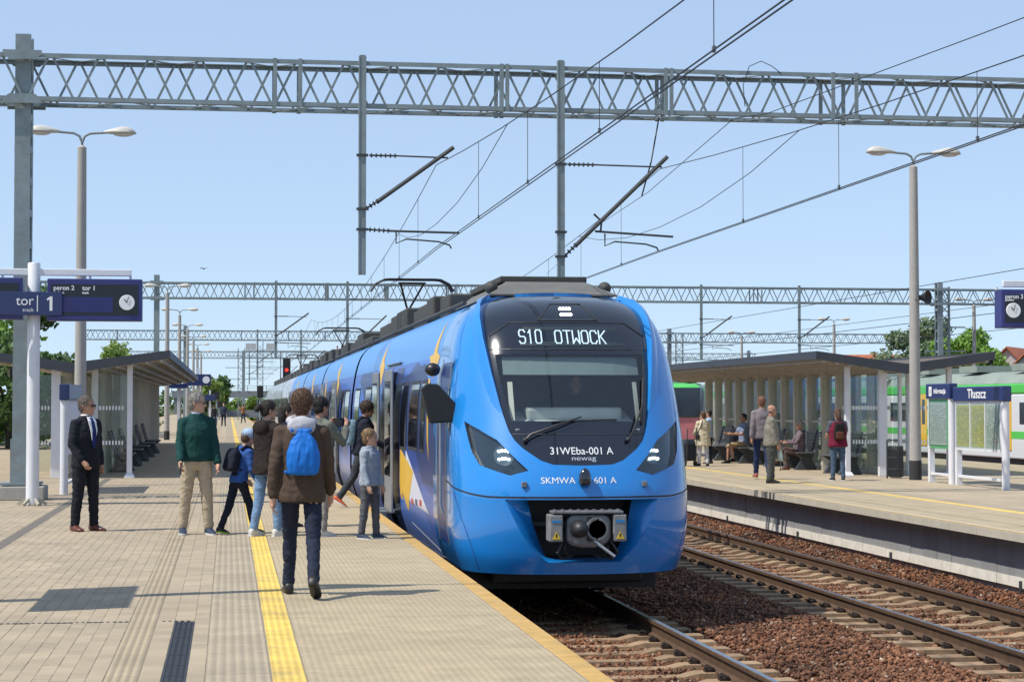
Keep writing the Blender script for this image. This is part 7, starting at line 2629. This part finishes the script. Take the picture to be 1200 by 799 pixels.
# trolley bag
p = on_z(806, 546)
t = thing('shopping_trolley', 'dark wheeled trolley bag left of the woman in cream', 'trolley', p, R(20))
MB().loft([[(x * w, y * w, z) for x, y in ((-0.2, -0.15), (0.2, -0.15), (0.2, 0.15), (-0.2, 0.15))] for z, w in ((0.14, 0.9), (0.3, 1.05), (0.6, 1.0), (0.72, 0.7))]).build('bag', cloth('trolley_dark', (0.03, 0.04, 0.05)), t, bevel=0.04)
MB().tube([(-0.15, -0.17, 0.1), (-0.15, -0.22, 1.0), (0.15, -0.22, 1.0), (0.15, -0.17, 0.1)], 0.014, 6).build('handle', steel_d, t)
for x in (-0.17, 0.17):
    MB().tube([(x - 0.02, -0.1, 0.075), (x + 0.02, -0.1, 0.075)], 0.075, 14).build('wheel', rubber, t)
# seated man
person('man in grey blue shirt sitting on a bench under the right shelter', Vector((14.34, 53.3, 0)), R(98), 1.74, cloth('grey_blue_shirt', (0.20, 0.24, 0.34)), cloth('khaki_shorts', (0.36, 0.26, 0.14)), h_dark, shoe_blk, 'tan', armL=(35, 10, 60, 15), armR=(35, 10, 60, 15), legL=(86, 92), legR=(80, 78), head=(10, -4), vox=0.012, shorts=1, sleeve=0.3, topname='shirt')
b = MB()
b.loft([ringpts((14.34, 54.15, z), rx, ry, None, 16, 0.6) for z, rx, ry in ((0.455, 0.18, 0.16), (0.5, 0.20, 0.18), (0.75, 0.19, 0.17), (0.92, 0.12, 0.12))])
me = remesh(b, 0.014, 3); folds(me, 0.006, (12, 12, 12), 2)
tag(to_obj(me, 'travel_bag', navyc, None), 'black bag on the bench beside the seated man', 'bag')
# walking man in grey shirt
p = on_z(893, 561.5)
person('man in grey checked shirt and jeans walking away on the right platform', p, R(-8), 1.80, cloth('grey_check', (0.20, 0.17, 0.18)), cloth('jeans_blue', (0.018, 0.03, 0.085)), hair_mat('short_red', (0.20, 0.09, 0.05)), mat('shoe_redwhite', (0.35, 0.10, 0.08), 0.6), 'tan', armL=(-14, 9, 14, 0), armR=(12, 9, 20, 0), legL=(12, 6), legR=(-12, 16, 30), head=(6, 0), topname='shirt', hem=0.84, vox=0.0105, hairsize=0.97, soles=mat('sole_tan', (0.4, 0.25, 0.12), 0.7), spread=0.02)
# bald man
p = on_z(904, 566)
f = person('bald man in khaki grey shirt holding a plastic bag on the right platform', p, R(-98), 1.64, cloth('khaki_grey', (0.225, 0.205, 0.165)), cloth('slate_trousers', (0.075, 0.08, 0.075)), h_grey, shoe_blk, 'tan', armL=(12, 6, 16, 0), armR=(6, 8, 12, 0), legL=(3, 3), legR=(-3, 3), head=(0, 0), bald=True, girth=1.28, hem=0.83, flare=0.012, topname='shirt', vox=0.0105, legw=1.2)
wl_ = f['arms']['L'][2]
b = MB()
c = wl_ + Vector((0, 0.03, -0.14))
b.loft([ringpts((c.x, c.y, c.z + z), rx, ry, None, 14, 0.7) for z, rx, ry in ((-0.26, 0.10, 0.06), (-0.22, 0.13, 0.08), (-0.08, 0.12, 0.07), (0.02, 0.05, 0.03), (0.06, 0.02, 0.02))])
bagm = mat('plastic_bag', (0.55, 0.62, 0.56), 0.4, 0, 0.2, 9)
bo2 = worn(f, b, 0.012, 'plastic_bag', bagm, 'white plastic bag with green print held by the bald man', 'bag', 0.012)
# person with burgundy vest and backpack
p = on_z(982, 563)
f = person('person in burgundy vest and jeans seen from behind on the right platform', p, R(-4), 1.56, cloth('patterned_grey', (0.10, 0.10, 0.13), 0.85, 0.5, 60), cloth('jeans_mid', (0.07, 0.11, 0.17)), hair_mat('auburn', (0.10, 0.05, 0.03)), shoe_blk, 'light', armL=(20, 12, 55, 10), armR=(20, 12, 55, 10), legL=(2, 3), legR=(-2, 3), head=(10, 6), girth=1.15, hem=0.82, flare=0.015, vest=cloth('burgundy', (0.16, 0.012, 0.035)), topname='shirt', vox=0.0105, longhair=True, soles=sole_w, sleeve=0.35)
backpack(f, cloth('pack_black', (0.012, 0.012, 0.013)), black_plastic, 'black backpack with brown base on the burgundy vest', w=0.135, h0=0.98, h1=1.40, depth=0.13, panels=cloth('pack_brown', (0.10, 0.035, 0.02)))
# seated person with cane
person('person in brown trousers and sandals seated on the bench behind the burgundy vest', Vector((14.28, 47.6, 0)), R(80), 1.62, cloth('muted_mauve', (0.16, 0.12, 0.14)), cloth('brown_trousers', (0.09, 0.06, 0.05)), h_grey, shoe_brn, 'tan', armL=(30, 10, 60, 10), armR=(40, 10, 50, 10), legL=(88, 95), legR=(100, 60), head=(0, -4), vox=0.013, legw=0.95)
b = MB().tube([(13.55, 46.9, 0.0), (13.67, 47.05, 0.86), (13.72, 47.1, 0.90), (13.80, 47.15, 0.89)], 0.012, 8)
tag(b.build('walking_cane', steel_d), 'dark walking cane leaning in front of the seated person', 'cane')
bpy.data.scenes.remove(work)
